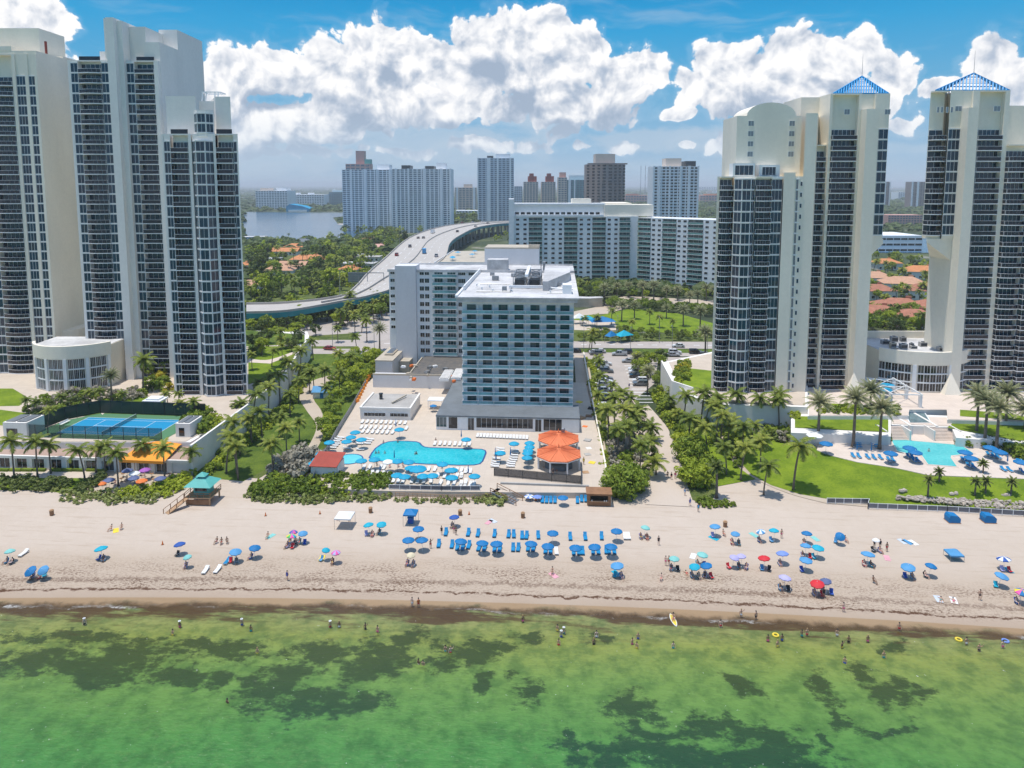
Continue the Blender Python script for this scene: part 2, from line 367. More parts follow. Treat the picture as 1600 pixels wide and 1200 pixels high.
# ================================================================ ground, beach, sea
def sea_shader():
    m = bpy.data.materials.new('sea_water'); m.use_nodes = True; MAT['sea_water'] = m
    t = NT(m.node_tree); b = t.N['Principled BSDF']; b.inputs['Roughness'].default_value = 0.1; b.inputs['IOR'].default_value = 1.33
    pos = t.node('ShaderNodeNewGeometry').outputs['Position']; x, y, z = t.sep(pos)
    sh = t.m('SUBTRACT', 96.9, t.m('MULTIPLY', t.m('POWER', t.m('SUBTRACT', x, 10.0), 2.0), 0.00045))
    wob = t.noise(pos, 0.05, 4, 0.55); off = t.m('SUBTRACT', sh, y)          # metres out from the waterline
    offn = t.m('ADD', off, t.m('MULTIPLY', t.m('SUBTRACT', wob, 0.5), 9.0))
    nb = t.noise(pos, 0.35, 6, 0.65); nf = t.noise(pos, 2.2, 4, 0.6)
    col = t.ramp(t.m('MULTIPLY', offn, 1/35.0), [(0.0, (0.33, 0.26, 0.17)), (0.05, (0.31, 0.285, 0.11)), (0.22, (0.29, 0.315, 0.065)), (0.42, (0.18, 0.285, 0.058)), (0.75, (0.085, 0.25, 0.052)), (1.0, (0.055, 0.225, 0.05))])
    col = t.mix(t.smooth(nb, 0.34, 0.60), t.mix(0.5, col, (0.02, 0.07, 0.015)), col)
    col = t.mix(t.m('MULTIPLY', t.smooth(t.noise(pos, 0.9, 6, 0.72), 0.5, 0.66), 0.35), col, t.mix(0.5, col, (0.03, 0.07, 0.015)))
    col = t.mix(t.m('MULTIPLY', t.smooth(offn, 13.0, 3.0), t.m('MULTIPLY', t.smooth(t.noise(t.vm('MULTIPLY', pos, (0.5, 1.2, 1)), 0.35, 7, 0.72), 0.46, 0.62), 0.55)), col, (0.075, 0.085, 0.02))
    col = t.mix(t.m('MULTIPLY', t.smooth(nf, 0.52, 0.75), 0.35), col, (0.17, 0.27, 0.08))
    rip = t.noise(t.vm('MULTIPLY', pos, (0.55, 1.5, 1)), 1.1, 3, 0.6)
    col = t.mix(t.m('MULTIPLY', t.smooth(rip, 0.35, 0.7), 0.30), t.mix(0.25, col, (0.01, 0.06, 0.02)), t.mix(0.18, col, (0.2, 0.34, 0.1)))
    # weed beds on the bottom
    wv = t.vm('SCALE', t.vm('SUBTRACT', t.noise(pos, 0.11, 6, 0.62, out=1), (0.5, 0.5, 0.5)), scale=11.0)
    pw = t.vm('ADD', pos, wv)
    beds = [(50,1035,70,20),(140,1045,90,20),(200,1028,70,24),(110,998,100,10),(275,1055,60,12),(345,1058,32,22),(330,1010,80,14),(440,1062,42,32),(500,1092,62,18),(555,1095,45,14),(585,1040,58,28),(600,1015,50,22),(500,1022,60,16),(640,1000,34,14),
            (685,1048,32,10),(735,1024,50,16),(765,1010,34,12),(748,1068,18,16),(990,1104,38,18),(1000,1165,110,14),(1080,1185,130,22),(1195,1150,42,26),(1200,1188,110,22),(1120,1125,55,14),(900,1145,20,8),(950,1192,45,14),(1030,1140,60,9),
            (1300,1112,16,26),(1285,1075,20,20),(1390,1085,30,20),(1355,1048,16,18),(1160,1070,28,14),(1400,1015,20,7),(1445,1090,25,9),(1375,1125,50,7),(1290,1158,10,12),(815,1075,20,20),(940,1000,18,8),(820,995,20,12)]
    best = None
    for (px, py, rx, ry) in beds:
        c = P(px, py); a = abs(P(px+rx*1.15, py).x-c.x); e = abs(P(px, py-ry*1.2).y-c.y)
        q = t.vm('MULTIPLY', t.vm('SUBTRACT', pw, (c.x, c.y, 0)), (1/a, 1/e, 0))
        v = t.m('SUBTRACT', 1.0, t.vm('LENGTH', q)); best = v if best is None else t.m('SMOOTH_MAX', best, v, 0.15)
    wn = t.noise(t.vm('MULTIPLY', pos, (0.8, 1.25, 1)), 0.5, 9, 0.76)
    wd = t.m('ADD', best, t.m('MULTIPLY', t.m('SUBTRACT', wn, 0.5), 4.2))
    wm = t.smooth(wd, -0.2, 0.5)
    col = t.mix(t.m('MULTIPLY', wm, 0.92), col, t.mix(t.smooth(off, 8, 32), (0.038, 0.055, 0.014), (0.012, 0.048, 0.024)))
    # brown weed drifting in the shallows
    br = t.m('ADD', t.noise(t.vm('MULTIPLY', pos, (0.10, 0.5, 1)), 1.0, 7, 0.68), t.m('MULTIPLY', t.smooth(offn, 6.5, -1.0), 0.34))
    bm = t.m('MULTIPLY', t.smooth(br, 0.56, 0.70), t.smooth(offn, 10.0, 2.5))
    bm = t.m('MULTIPLY', bm, t.smooth(off, 0.0, 0.9))
    col = t.mix(t.m('MULTIPLY', bm, 0.9), col, (0.072, 0.034, 0.014))
    fo = t.m('ADD', off, t.m('MULTIPLY', t.m('SUBTRACT', t.noise(pos, 0.12, 6, 0.7), 0.5), 5.5))
    fl = t.m('MULTIPLY', t.m('SUBTRACT', 1.0, t.smooth(t.m('ABSOLUTE', t.m('SUBTRACT', fo, 1.6)), 0.1, 0.55)), t.smooth(t.noise(t.vm('MULTIPLY', pos, (0.07, 0.3, 1)), 1.0, 4, 0.6), 0.5, 0.66))
    fl = t.m('MULTIPLY', fl, t.smooth(t.noise(pos, 3.0, 4, 0.7), 0.35, 0.6))
    fs = t.smooth(t.noise(pos, 1.6, 5, 0.75), 0.69, 0.715)  # sun glints painted into the sea colour as white flecks
    col = t.mix(t.m('MAXIMUM', t.m('MULTIPLY', fl, 0.8), t.m('MULTIPLY', fs, 0.9)), col, (0.7, 0.7, 0.66))
    t.put(b.inputs['Base Color'], col)
    bp = t.node('ShaderNodeBump'); bp.inputs['Strength'].default_value = 0.6; bp.inputs['Distance'].default_value = 0.3
    t.put(bp.inputs['Height'], t.m('ADD', t.noise(t.vm('MULTIPLY', pos, (0.8, 1.8, 1)), 1.3, 5, 0.6), t.noise(pos, 0.25, 2, 0.5))); t.L.new(bp.outputs[0], b.inputs['Normal'])
    # clear at the very edge
    tr = t.node('ShaderNodeBsdfTransparent'); tr.inputs[0].default_value = (0.92, 0.87, 0.78, 1)
    mx = t.node('ShaderNodeMixShader'); t.put(mx.inputs[0], t.smooth(t.m('ADD', off, t.m('MULTIPLY', t.m('SUBTRACT', t.noise(pos, 0.16, 6, 0.7), .5), 5.0)), 0.0, 2.2))
    t.L.new(tr.outputs[0], mx.inputs[1]); t.L.new(b.outputs[0], mx.inputs[2]); t.L.new(mx.outputs[0], t.N['Material Output'].inputs[0])
def sand_shader():
    m = bpy.data.materials.new('beach_sand'); m.use_nodes = True; MAT['beach_sand'] = m
    t = NT(m.node_tree); b = t.N['Principled BSDF']; b.inputs['Roughness'].default_value = 0.95
    b.inputs['Specular IOR Level'].default_value = 0.2
    pos = t.node('ShaderNodeNewGeometry').outputs['Position']; x, y, z = t.sep(pos)
    sh = t.m('SUBTRACT', 96.9, t.m('MULTIPLY', t.m('POWER', t.m('SUBTRACT', x, 10.0), 2.0), 0.00045))
    w = t.m('MULTIPLY', t.m('SUBTRACT', t.noise(pos, 0.09, 5, 0.6), 0.5), 3.0)
    s0 = t.m('SUBTRACT', y, sh); s = t.m('ADD', s0, w)                    # metres up the beach
    col = t.ramp(t.m('MULTIPLY', s, 1/30.0), [(0.0, (0.36, 0.275, 0.20)), (0.06, (0.40, 0.31, 0.235)), (0.12, (0.45, 0.36, 0.275)), (0.35, (0.46, 0.37, 0.285)), (0.55, (0.515, 0.43, 0.35)), (1.0, (0.535, 0.45, 0.37))])
    n = t.noise(pos, 0.5, 6, 0.65); col = t.mix(t.m('MULTIPLY', t.smooth(n, 0.3, 0.7), 0.28), col, t.mix(0.5, col, (0.36, 0.27, 0.19)))
    tr = t.noise(t.vm('MULTIPLY', pos, (0.12, 1.2, 1)), 1.0, 4, 0.6); col = t.mix(t.m('MULTIPLY', t.smooth(tr, 0.54, 0.66), 0.38), col, (0.38, 0.29, 0.21))
    col = t.mix(t.m('MULTIPLY', t.smooth(t.noise(pos, 0.04, 4, 0.6), 0.42, 0.62), 0.25), col, (0.44, 0.36, 0.28))
    ft = t.vor(pos, 1.6); col = t.mix(t.m('MULTIPLY', t.smooth(ft, 0.25, 0.02), 0.22), col, (0.36, 0.29, 0.23))
    # dry weed scattered over the lower beach
    fl = t.noise(t.vm('MULTIPLY', pos, (1.6, 2.8, 1)), 1.3, 6, 0.75); zone = t.m('MULTIPLY', t.smooth(s, 1.0, 3.5), t.smooth(s, 14.0, 8.0))
    patch = t.smooth(t.noise(t.vm('MULTIPLY', pos, (0.10, 0.30, 1)), 1.0, 5, 0.6), 0.40, 0.66)
    dm = t.m('MULTIPLY', t.m('MULTIPLY', t.smooth(fl, 0.47, 0.60), zone), t.m('ADD', t.m('MULTIPLY', patch, 0.85), 0.25))
    col = t.mix(dm, col, (0.13, 0.075, 0.045))
    # two wrack lines
    for c, wd, k, sc in ((2.6, 0.22, 0.95, 1.0), (5.2, 0.5, 0.5, 2.0)):
        lw = t.m('ADD', s0, t.m('MULTIPLY', t.m('SUBTRACT', t.noise(pos, 0.22*sc, 6, 0.7), 0.5), 3.4))
        ln = t.m('SUBTRACT', 1.0, t.smooth(t.m('ABSOLUTE', t.m('SUBTRACT', lw, c)), wd*0.4, wd*1.6))
        gap = t.smooth(t.noise(pos, 1.1*sc, 4, 0.7), 0.34+0.1*(1-k), 0.52)
        col = t.mix(t.m('MULTIPLY', t.m('MULTIPLY', ln, gap), k), col, (0.085, 0.038, 0.018))
    t.put(b.inputs['Base Color'], col)
    bp = t.node('ShaderNodeBump'); bp.inputs['Strength'].default_value = 0.5; bp.inputs['Distance'].default_value = 0.16
    t.put(bp.inputs['Height'], t.m('ADD', t.noise(pos, 1.8, 5, 0.7), t.m('MULTIPLY', t.vor(pos, 1.3), -0.4))); t.L.new(bp.outputs[0], b.inputs['Normal'])
sea_shader(); sand_shader()
def shore(x): return 96.9 - 0.00045*(x-10)**2
def grid(name, xs, ys, zf, mat, kind='structure'):
    m = MB(); nx, ny = len(xs), len(ys)
    m.v = [(x, y, zf(x, y)) for y in ys for x in xs]
    m.f = [(j*nx+i, j*nx+i+1, (j+1)*nx+i+1, (j+1)*nx+i) for j in range(ny-1) for i in range(nx-1)]; m.mi = [0]*len(m.f)
    return tag(m.build(name, mat, smooth=True), kind=kind)
def sandz(x, y):
    s = y - shore(x)
    return 0.0 if s > 6 else (s-6)*0.035 if s > 0 else -0.21 + s*0.06
def lin(a, b, n): return [a+(b-a)*i/n for i in range(n+1)]
grid('beach_sand', lin(-400, 400, 160), lin(20, 175, 155), lambda x, y: sandz(x, y) if y < 170 else -0.3, 'beach_sand')
sheet('sea_water', [(-3000, -3000), (3000, -3000), (3000, 101), (-3000, 101)], -0.19, 'sea_water', px=False)
# land: one sheet that reaches the horizon
m = bpy.data.materials.new('land_cover'); m.use_nodes = True; MAT['land_cover'] = m
t = NT(m.node_tree); b = t.N['Principled BSDF']; b.inputs['Roughness'].default_value = 0.95
pos = t.node('ShaderNodeNewGeometry').outputs['Position']
c = t.ramp(t.noise(pos, 0.02, 8, 0.7), [(0.3, (0.02, 0.035, 0.012)), (0.5, (0.045, 0.065, 0.02)), (0.58, (0.09, 0.11, 0.04)), (0.64, (0.25, 0.23, 0.19)), (0.75, (0.34, 0.30, 0.26))])
t.put(b.inputs['Base Color'], c)
sheet('ground', [(-400, 169), (400, 169), (30000, 1000), (30000, 40000), (-30000, 40000), (-30000, 1000)], -0.02, 'land_cover', px=False)
# turf, hedging ground, paving
def turfmat(name, a, b_, sc=0.5):
    m = bpy.data.materials.new(name); m.use_nodes = True; MAT[name] = m
    t = NT(m.node_tree); bb = t.N['Principled BSDF']; bb.inputs['Roughness'].default_value = 0.95; bb.inputs['Specular IOR Level'].default_value = 0.15
    pos = t.node('ShaderNodeNewGeometry').outputs['Position']
    n = t.m('ADD', t.m('MULTIPLY', t.noise(pos, sc*0.4, 5, 0.65), 0.6), t.m('MULTIPLY', t.noise(pos, sc*5, 4, 0.7), 0.4))
    t.put(bb.inputs['Base Color'], t.mix(t.smooth(n, 0.35, 0.65), a, b_))
    bp = t.node('ShaderNodeBump'); bp.inputs['Strength'].default_value = 0.5; bp.inputs['Distance'].default_value = 0.1
    t.put(bp.inputs['Height'], t.noise(pos, 6, 3, 0.7)); t.L.new(bp.outputs[0], bb.inputs['Normal'])
turfmat('turf', (0.10, 0.165, 0.012), (0.20, 0.27, 0.02))
turfmat('turf_dull', (0.05, 0.09, 0.015), (0.13, 0.18, 0.025))
turfmat('scrub_floor', (0.04, 0.075, 0.015), (0.15, 0.17, 0.05))
turfmat('dune_grass_floor', (0.13, 0.15, 0.04), (0.30, 0.27, 0.12), 1.0)
def pavemat(name, col, dirt, line=0.0, cell=2.0, stains=0.4):
    m = bpy.data.materials.new(name); m.use_nodes = True; MAT[name] = m
    t = NT(m.node_tree); bb = t.N['Principled BSDF']; bb.inputs['Roughness'].default_value = 0.85
    pos = t.node('ShaderNodeNewGeometry').outputs['Position']
    n = t.m('ADD', t.m('MULTIPLY', t.noise(pos, 0.18, 6, 0.65), 0.65), t.m('MULTIPLY', t.noise(pos, 2.5, 4, 0.7), 0.35))
    c = t.mix(t.m('MULTIPLY', t.smooth(n, 0.42, 0.72), stains), col, dirt)
    if line:
        br = t.node('ShaderNodeTexBrick'); t.put(br.inputs['Vector'], pos); br.inputs['Scale'].default_value = 1.0
        br.inputs['Color1'].default_value = (1, 1, 1, 1); br.inputs['Color2'].default_value = (0.93, 0.93, 0.93, 1); br.inputs['Mortar'].default_value = (1-line,)*3+(1,)
        br.inputs['Mortar Size'].default_value = 0.03; br.inputs['Brick Width'].default_value = cell; br.inputs['Row Height'].default_value = cell; br.offset = 0
        c = t.mix(1.0, c, br.outputs[0], 'MULTIPLY')
    t.put(bb.inputs['Base Color'], c)
pavemat('deck_paving', (0.56, 0.475, 0.385), (0.47, 0.38, 0.29), 0.12, 1.5, 0.5)
pavemat('deck_pink', (0.66, 0.56, 0.48), (0.50, 0.40, 0.32), 0.15, 1.2, 0.4)
pavemat('asphalt_pale', (0.42, 0.37, 0.33), (0.31, 0.275, 0.24), 0, 2, 0.7)
pavemat('asphalt', (0.17, 0.165, 0.16), (0.10, 0.10, 0.10), 0, 2, 0.6)
pavemat('path_paving', (0.48, 0.40, 0.31), (0.37, 0.29, 0.21), 0, 1, 0.6)
pavemat('bridge_deck', (0.46, 0.425, 0.38), (0.33, 0.30, 0.27), 0, 1, 0.7)
pavemat('white_mark', (0.75, 0.75, 0.74), (0.6, 0.6, 0.6), 0, 1, 0.3)
pavemat('court_green', (0.075, 0.20, 0.095), (0.07, 0.17, 0.08), 0, 1, 0.4)
pavemat('court_blue', (0.0, 0.235, 0.44), (0.01, 0.20, 0.39), 0, 1, 0.4)
pavemat('planter_floor', (0.40, 0.28, 0.22), (0.30, 0.2, 0.16), 0, 1, 0.6)

pavemat('sand_path', (0.52, 0.435, 0.355), (0.45, 0.37, 0.29), 0, 1, 0.6)
E0, E1, E2, E3 = 0.004, 0.012, 0.02, 0.028
sheet('scrub', [(380,745),(400,560),(380,480),(620,480),(600,600),(500,760)], E0, 'scrub_floor')
sheet('scrub', [(-600,560),(620,560),(620,380),(380,380),(380,500),(-600,500)], E0, 'scrub_floor')
sheet('lawn', [(300,745),(330,712),(385,650),(470,560),(500,540),(592,548),(560,620),(505,700),(470,742),(440,720),(380,752)], E1, 'turf_dull')
sheet('path', [(384,764),(398,752),(440,726),(458,722),(470,735),(440,755),(436,766),(384,764)], E2, 'sand_path')
sheet('path', sp2([(468,742),(470,715),(486,690),(494,665),(478,640),(468,620),(482,598),(520,585)])+sp2([(534,588),(502,606),(490,622),(502,642),(507,665),(500,692),(484,716),(482,735)]), E2, 'path_paving')
sheet('lawn', [(-400,740),(172,740),(150,757),(112,772),(60,766),(-400,762)], E1, 'turf')
sheet('patio', [(-400,728),(170,736),(162,747),(-400,746)], E2, 'deck_paving')
sheet('patio', [(165,735),(300,735),(300,750),(262,766),(150,766)], E2, 'path_paving')
sheet('hotel_drive', [(400,505),(610,488),(610,548),(400,552),(400,548),(560,545),(560,520),(400,530)], E1, 'asphalt_pale')
# avenue: near and far carriageways with a planted median, kerbs
ra = [(-900,552),(610,553),(1120,557),(2600,566)]; rb = [(2600,558),(1120,548.5),(610,545),(-900,543)]
sheet('avenue', ra+rb, E2, 'asphalt_pale')
sheet('avenue', [(-900,541),(610,541),(1120,545),(2600,553), (2600,540),(1120,534),(610,531),(-900,533)], E2, 'asphalt_pale')
sheet('median', [(890,550.2),(1120,551.5),(2600,558),(2600,553),(1120,546),(890,545)], E3+0.06, 'turf_dull', thick=0.15)
sheet('pavement', [(885,562),(925,562),(1130,568),(1130,558.5),(885,557)], E3, 'asphalt_pale')
for k in range(26):
    x0 = 600 + k*22
    sheet('lane_marking', [(x0,540.2+(x0-600)*.006-4),(x0+9,540.2+(x0-590)*.006-4),(x0+9,540.7+(x0-590)*.006-4),(x0,540.7+(x0-600)*.006-4)], E3, 'white_mark')
# parking lot
sheet('parking_lot', [(912,552),(1030,556),(1022,600),(985,630),(990,650),(915,640),(905,600)], E2+0.01, 'asphalt_pale')
for side, xs in (('l', 0), ('r', 1)):
    for k in range(13):
        y = 566 + k*5.2
        a, b2 = ((926+k*0.3, 944+k*0.9) if not xs else (974+k*1.6, 994+k*2.2))
        sheet('bay_marking', [(a, y), (b2, y), (b2, y+0.7), (a, y+0.7)], E3+0.01, 'white_mark')
sheet('scrub', [(912,560),(936,562),(955,700),(975,775),(950,780),(935,700)], E1, 'scrub_floor')
sheet('lawn', [(922,660),(934,660),(948,735),(945,755),(938,735)], E2, 'turf')
sheet('scrub', [(945,640),(990,625),(1030,700),(1022,770),(960,775)], E1, 'path_paving')
sheet('path', sp2([(985,640),(1008,690),(1018,730),(1012,775),(1008,788)])+sp2([(1086,792),(1078,770),(1066,730),(1046,690),(1044,670),(1012,632)]), E2, 'sand_path')
sheet('scrub', [(1012,610),(1035,600),(1085,650),(1100,700),(1130,740),(1110,790),(1080,780),(1062,720),(1046,668)], E1, 'scrub_floor')
sheet('lawn', [(1070,655),(1200,655),(1290,690),(1200,745),(1120,760),(1085,700)], E1, 'turf')
sheet('path', sp2([(1095,672),(1122,680),(1140,715),(1175,745),(1230,770),(1290,786)])+sp2([(1360,792),(1300,778),(1240,764),(1190,740),(1160,715),(1148,690),(1135,672)]), E2, 'path_paving')
# great lawn rising from the beach fence to the pool terrace
top = [(1176,702),(1205,690),(1240,695),(1280,702),(1300,712),(1340,722),(1400,730),(1450,741),(1520,744),(1600,747),(1900,756)]
bot = [(1150,715),(1175,742),(1205,758),(1250,772),(1320,784),(1380,789),(1440,793),(1480,796),(1520,798),(1600,802),(1900,812)]
m = MB(); rows = 10
for r_ in range(rows+1):
    f = r_/rows
    for (tx, ty), (bx, by) in zip(top, bot):
        a = P(bx, by, 0.12); c = P(tx, ty, 2.4); p = a.lerp(c, f); p.z = 0.12 + (2.28)*(f*f*(3-2*f)) + 0.12*sin(p.x*0.3)*sin(pi*f); m.v.append(tuple(p))
n = len(top)
for r_ in range(rows):
    for i in range(n-1):
        m.f.append((r_*n+i, r_*n+i+1, (r_+1)*n+i+1, (r_+1)*n+i)); m.mi.append(0)
tag(m.build('lawn', 'turf', smooth=True), kind='structure')
RDECK = [(1276,703),(1300,712),(1340,722),(1400,731),(1450,742),(1520,745),(1600,748),(1900,757),(1900,700),(1600,688),(1500,680),(1390,672),(1325,668),(1285,680)]
q = [P(a, b, 2.5) for a, b in RDECK]
tag(MB().prism([(p.x, p.y) for p in q], -0.5, 2.5).build('pool_terrace', 'deck_pink'), kind='structure')
# upper terraces that carry the towers
def block(name, px, z, mat, z0=-0.5):
    q = [P(a, b, z) for a, b in px]
    return tag(MB().prism([(p.x, p.y) for p in q], z0, z).build(name, mat), kind='structure')
block('tower_terrace', [(-700,691),(297,691),(330,672),(392,634),(486,532),(480,518),(-700,500)], 5, 'white_stucco')
sheet('terrace_paving', [(-700,690),(290,690),(386,636),(470,540),(-700,540)], 5.02, 'deck_paving')
sheet('lawn', [(388,541),(476,537),(476,523),(388,516),(-200,508),(-200,540)], 5.05, 'turf_dull')
block('tower_terrace', [(1036,566),(1056,603),(1076,618),(1120,632),(1262,636),(1262,560),(1120,548)], 6.5, 'white_stucco')
block('tower_terrace', [(1236,676),(1392,682),(1392,664),(1392,640),(1236,640)], 4.6, 'white_stucco')
block('tower_terrace', [(1393,664),(1493,668),(1493,650),(1393,646)], 4.6, 'white_stucco')
block('tower_terrace', [(1262,650),(1420,650),(1420,640),(1480,640),(1480,656),(1900,668),(1900,560),(1262,560)], 5.6, 'white_stucco')
block('tower_terrace', [(1494,684),(1600,692),(1900,700),(1900,665),(1480,650)], 4.6, 'white_stucco')
sheet('terrace_paving', [(1045,566),(1062,603),(1080,614),(1120,629),(1258,633),(1258,560),(1120,550)], 6.52, 'deck_paving')
sheet('lawn', [(1052,592),(1074,575),(1120,580),(1120,604),(1096,612),(1070,608)], 6.56, 'turf')
sheet('lawn', [(1242,650),(1388,654),(1388,675),(1242,668)], 4.64, 'turf')
sheet('lawn', [(1480,668),(1500,652),(1640,662),(1700,690),(1590,688)], 4.64, 'turf')
sheet('terrace_paving', [(1394,650),(1420,651),(1478,652),(1492,655),(1492,666),(1394,662)], 4.62, 'deck_pink')
sheet('terrace_paving', [(1264,649),(1419,649),(1421,640),(1479,640),(1481,655),(1890,667),(1890,565),(1264,565)], 5.62, 'deck_pink')
sheet('lawn', [(1290,630),(1345,632),(1345,642),(1288,640)], 5.68, 'turf')
sheet('lawn', [(1500,640),(1580,646),(1640,660),(1560,654),(1500,650)], 5.68, 'turf')
# left terrace gardens
sheet('lawn', [(388,541),(468,541),(454,566),(420,592),(388,600)], 5.1, 'turf')
sheet('terrace_path', sp2([(388,560),(420,562),(462,548)])+[(462,552),(422,568),(388,566)], 5.13, 'deck_pink')
sheet('lawn', [(-300,607),(20,607),(45,622),(30,634),(-300,640)], 5.05, 'turf')
sheet('lawn', [(0,640),(60,648),(75,655),(120,640),(160,622),(230,620),(300,640),(300,652),(120,650),(60,668),(-40,662)], 5.06, 'turf')
sheet('pool_walk', [(-300,655),(60,672),(60,690),(-300,690)], 5.09, 'deck_paving')
sheet('path', [(152,640),(160,648),(185,628),(178,622)], 5.1, 'deck_pink')
# park behind the hotel
sheet('lawn', [(897,510),(897,492),(940,492),(985,482),(1060,490),(1125,508),(1125,525),(1040,520),(960,512)], E1, 'turf')
sheet('park_path', [(890,488),(930,480),(975,462),(1130,470),(1130,482),(1000,474),(950,490),(890,494)], E2, 'path_paving')
sheet('playground', [(897,500),(960,503),(968,516),(897,516)], E2, 'deck_paving')
sheet('scrub', [(890,533),(890,515),(1000,520),(1200,528),(1200,534)], E1+0.01, 'scrub_floor')
# lake and inlet
m = bpy.data.materials.new('lake_water'); m.use_nodes = True; MAT['lake_water'] = m
t = NT(m.node_tree); b = t.N['Principled BSDF']; b.inputs['Roughness'].default_value = 0.18; b.inputs['IOR'].default_value = 1.33
pos = t.node('ShaderNodeNewGeometry').outputs['Position']
t.put(b.inputs['Base Color'], t.mix(t.smooth(t.noise(t.vm('MULTIPLY', pos, (0.3, 1, 1)), 0.012, 5, 0.6), 0.35, 0.65), (0.035, 0.085, 0.14), (0.055, 0.12, 0.19)))
bp = t.node('ShaderNodeBump'); bp.inputs['Strength'].default_value = 0.35; bp.inputs['Distance'].default_value = 0.6
t.put(bp.inputs['Height'], t.noise(pos, 0.12, 5, 0.65)); t.L.new(bp.outputs[0], b.inputs['Normal'])
sheet('lake_water', [(-500,377),(380,378),(470,377),(540,372),(580,372),(600,360),(560,352),(528,350),(520,340),(545,337),(538,332),(470,332),(380,331),(-500,328)], 0.3, 'lake_water')
sheet('canal_water', [(1330,395),(1460,395),(1470,372),(1330,368)], 0.25, 'lake_water')
sheet('sea_wall', [(527,351),(560,353),(620,360),(620,357),(560,350),(530,349)], 0.4, 'concrete')
# ================================================================ building kit
WCACHE = {}
def wmesh(w, h, n, frame, glass, style='grid'):
    # window: frame with mullions + recessed pane; origin bottom centre, faces -y
    w = round(w*10)/10; h = round(h*10)/10; k = (w, h, n, frame, glass, style)
    if k in WCACHE: return WCACHE[k]
    if style == 'flat':
        m = MB(); m.box(-w/2, w/2, -0.06, 0.02, 0, h); WCACHE[k] = (m.mesh('window', glass), None); return WCACHE[k]
    fr = MB(); t = 0.055; d = 0.12
    fr.box(-w/2, w/2, -d, 0.02, 0, t).box(-w/2, w/2, -d, 0.02, h-t, h)
    fr.box(-w/2, -w/2+t, -d, 0.02, t, h-t).box(w/2-t, w/2, -d, 0.02, t, h-t)
    for i in range(1, n):
        x = -w/2 + w*i/n; fr.box(x-0.028, x+0.028, -d+0.02, 0.015, t, h-t)
    if style == 'cross': fr.box(-w/2+t, w/2-t, -d+0.02, 0.012, h*0.45, h*0.45+0.08)
    pn = MB(); pn.box(-w/2+t, w/2-t, -0.05, 0.0, t, h-t)
    WCACHE[k] = (fr.mesh('window', frame), pn.mesh('pane', glass)); return WCACHE[k]
def bmesh_(w, dep, hr, slab, rail, style='glass', curve=0.0):
    w = round(w*10)/10; dep = round(dep*10)/10; k = ('b', w, dep, hr, slab, rail, style, curve)
    if k in WCACHE: return WCACHE[k]
    n = 6 if curve else 1
    pts = [(-w/2 + w*i/n, -dep - curve*sin(pi*i/n)) for i in range(n+1)]
    s = MB(); poly = pts + [(w/2, 0.05), (-w/2, 0.05)]
    s.prism(poly, -0.22, 0.0)
    r = MB(); e = 0.05
    q = [(-w/2, 0)] + pts + [(w/2, 0)]
    for i in range(len(q)-1):
        a, b = Vector((*q[i], 0)), Vector((*q[i+1], 0)); d = (b-a); L = d.length; 
        if L < 0.05: continue
        d.normalize(); M = Matrix.Translation(a) @ Matrix.Rotation(atan2(d.y, d.x), 4, 'Z')
        r.box(0.03, L-0.03, e, e+0.04, 0.03, hr-0.05, 0, M); r.box(0, L, e-0.02, e+0.07, hr-0.05, hr+0.02, 1, M)
        for j in range(max(1, int(L/1.8))+1):
            x = L*j/max(1, int(L/1.8)); r.box(x-0.03, x+0.03, e+0.045, e+0.08, 0.0, hr-0.05, 1, M)
    WCACHE[k] = (s.mesh('balcony', slab), r.mesh('railing', [rail, 'white_paint'])); return WCACHE[k]
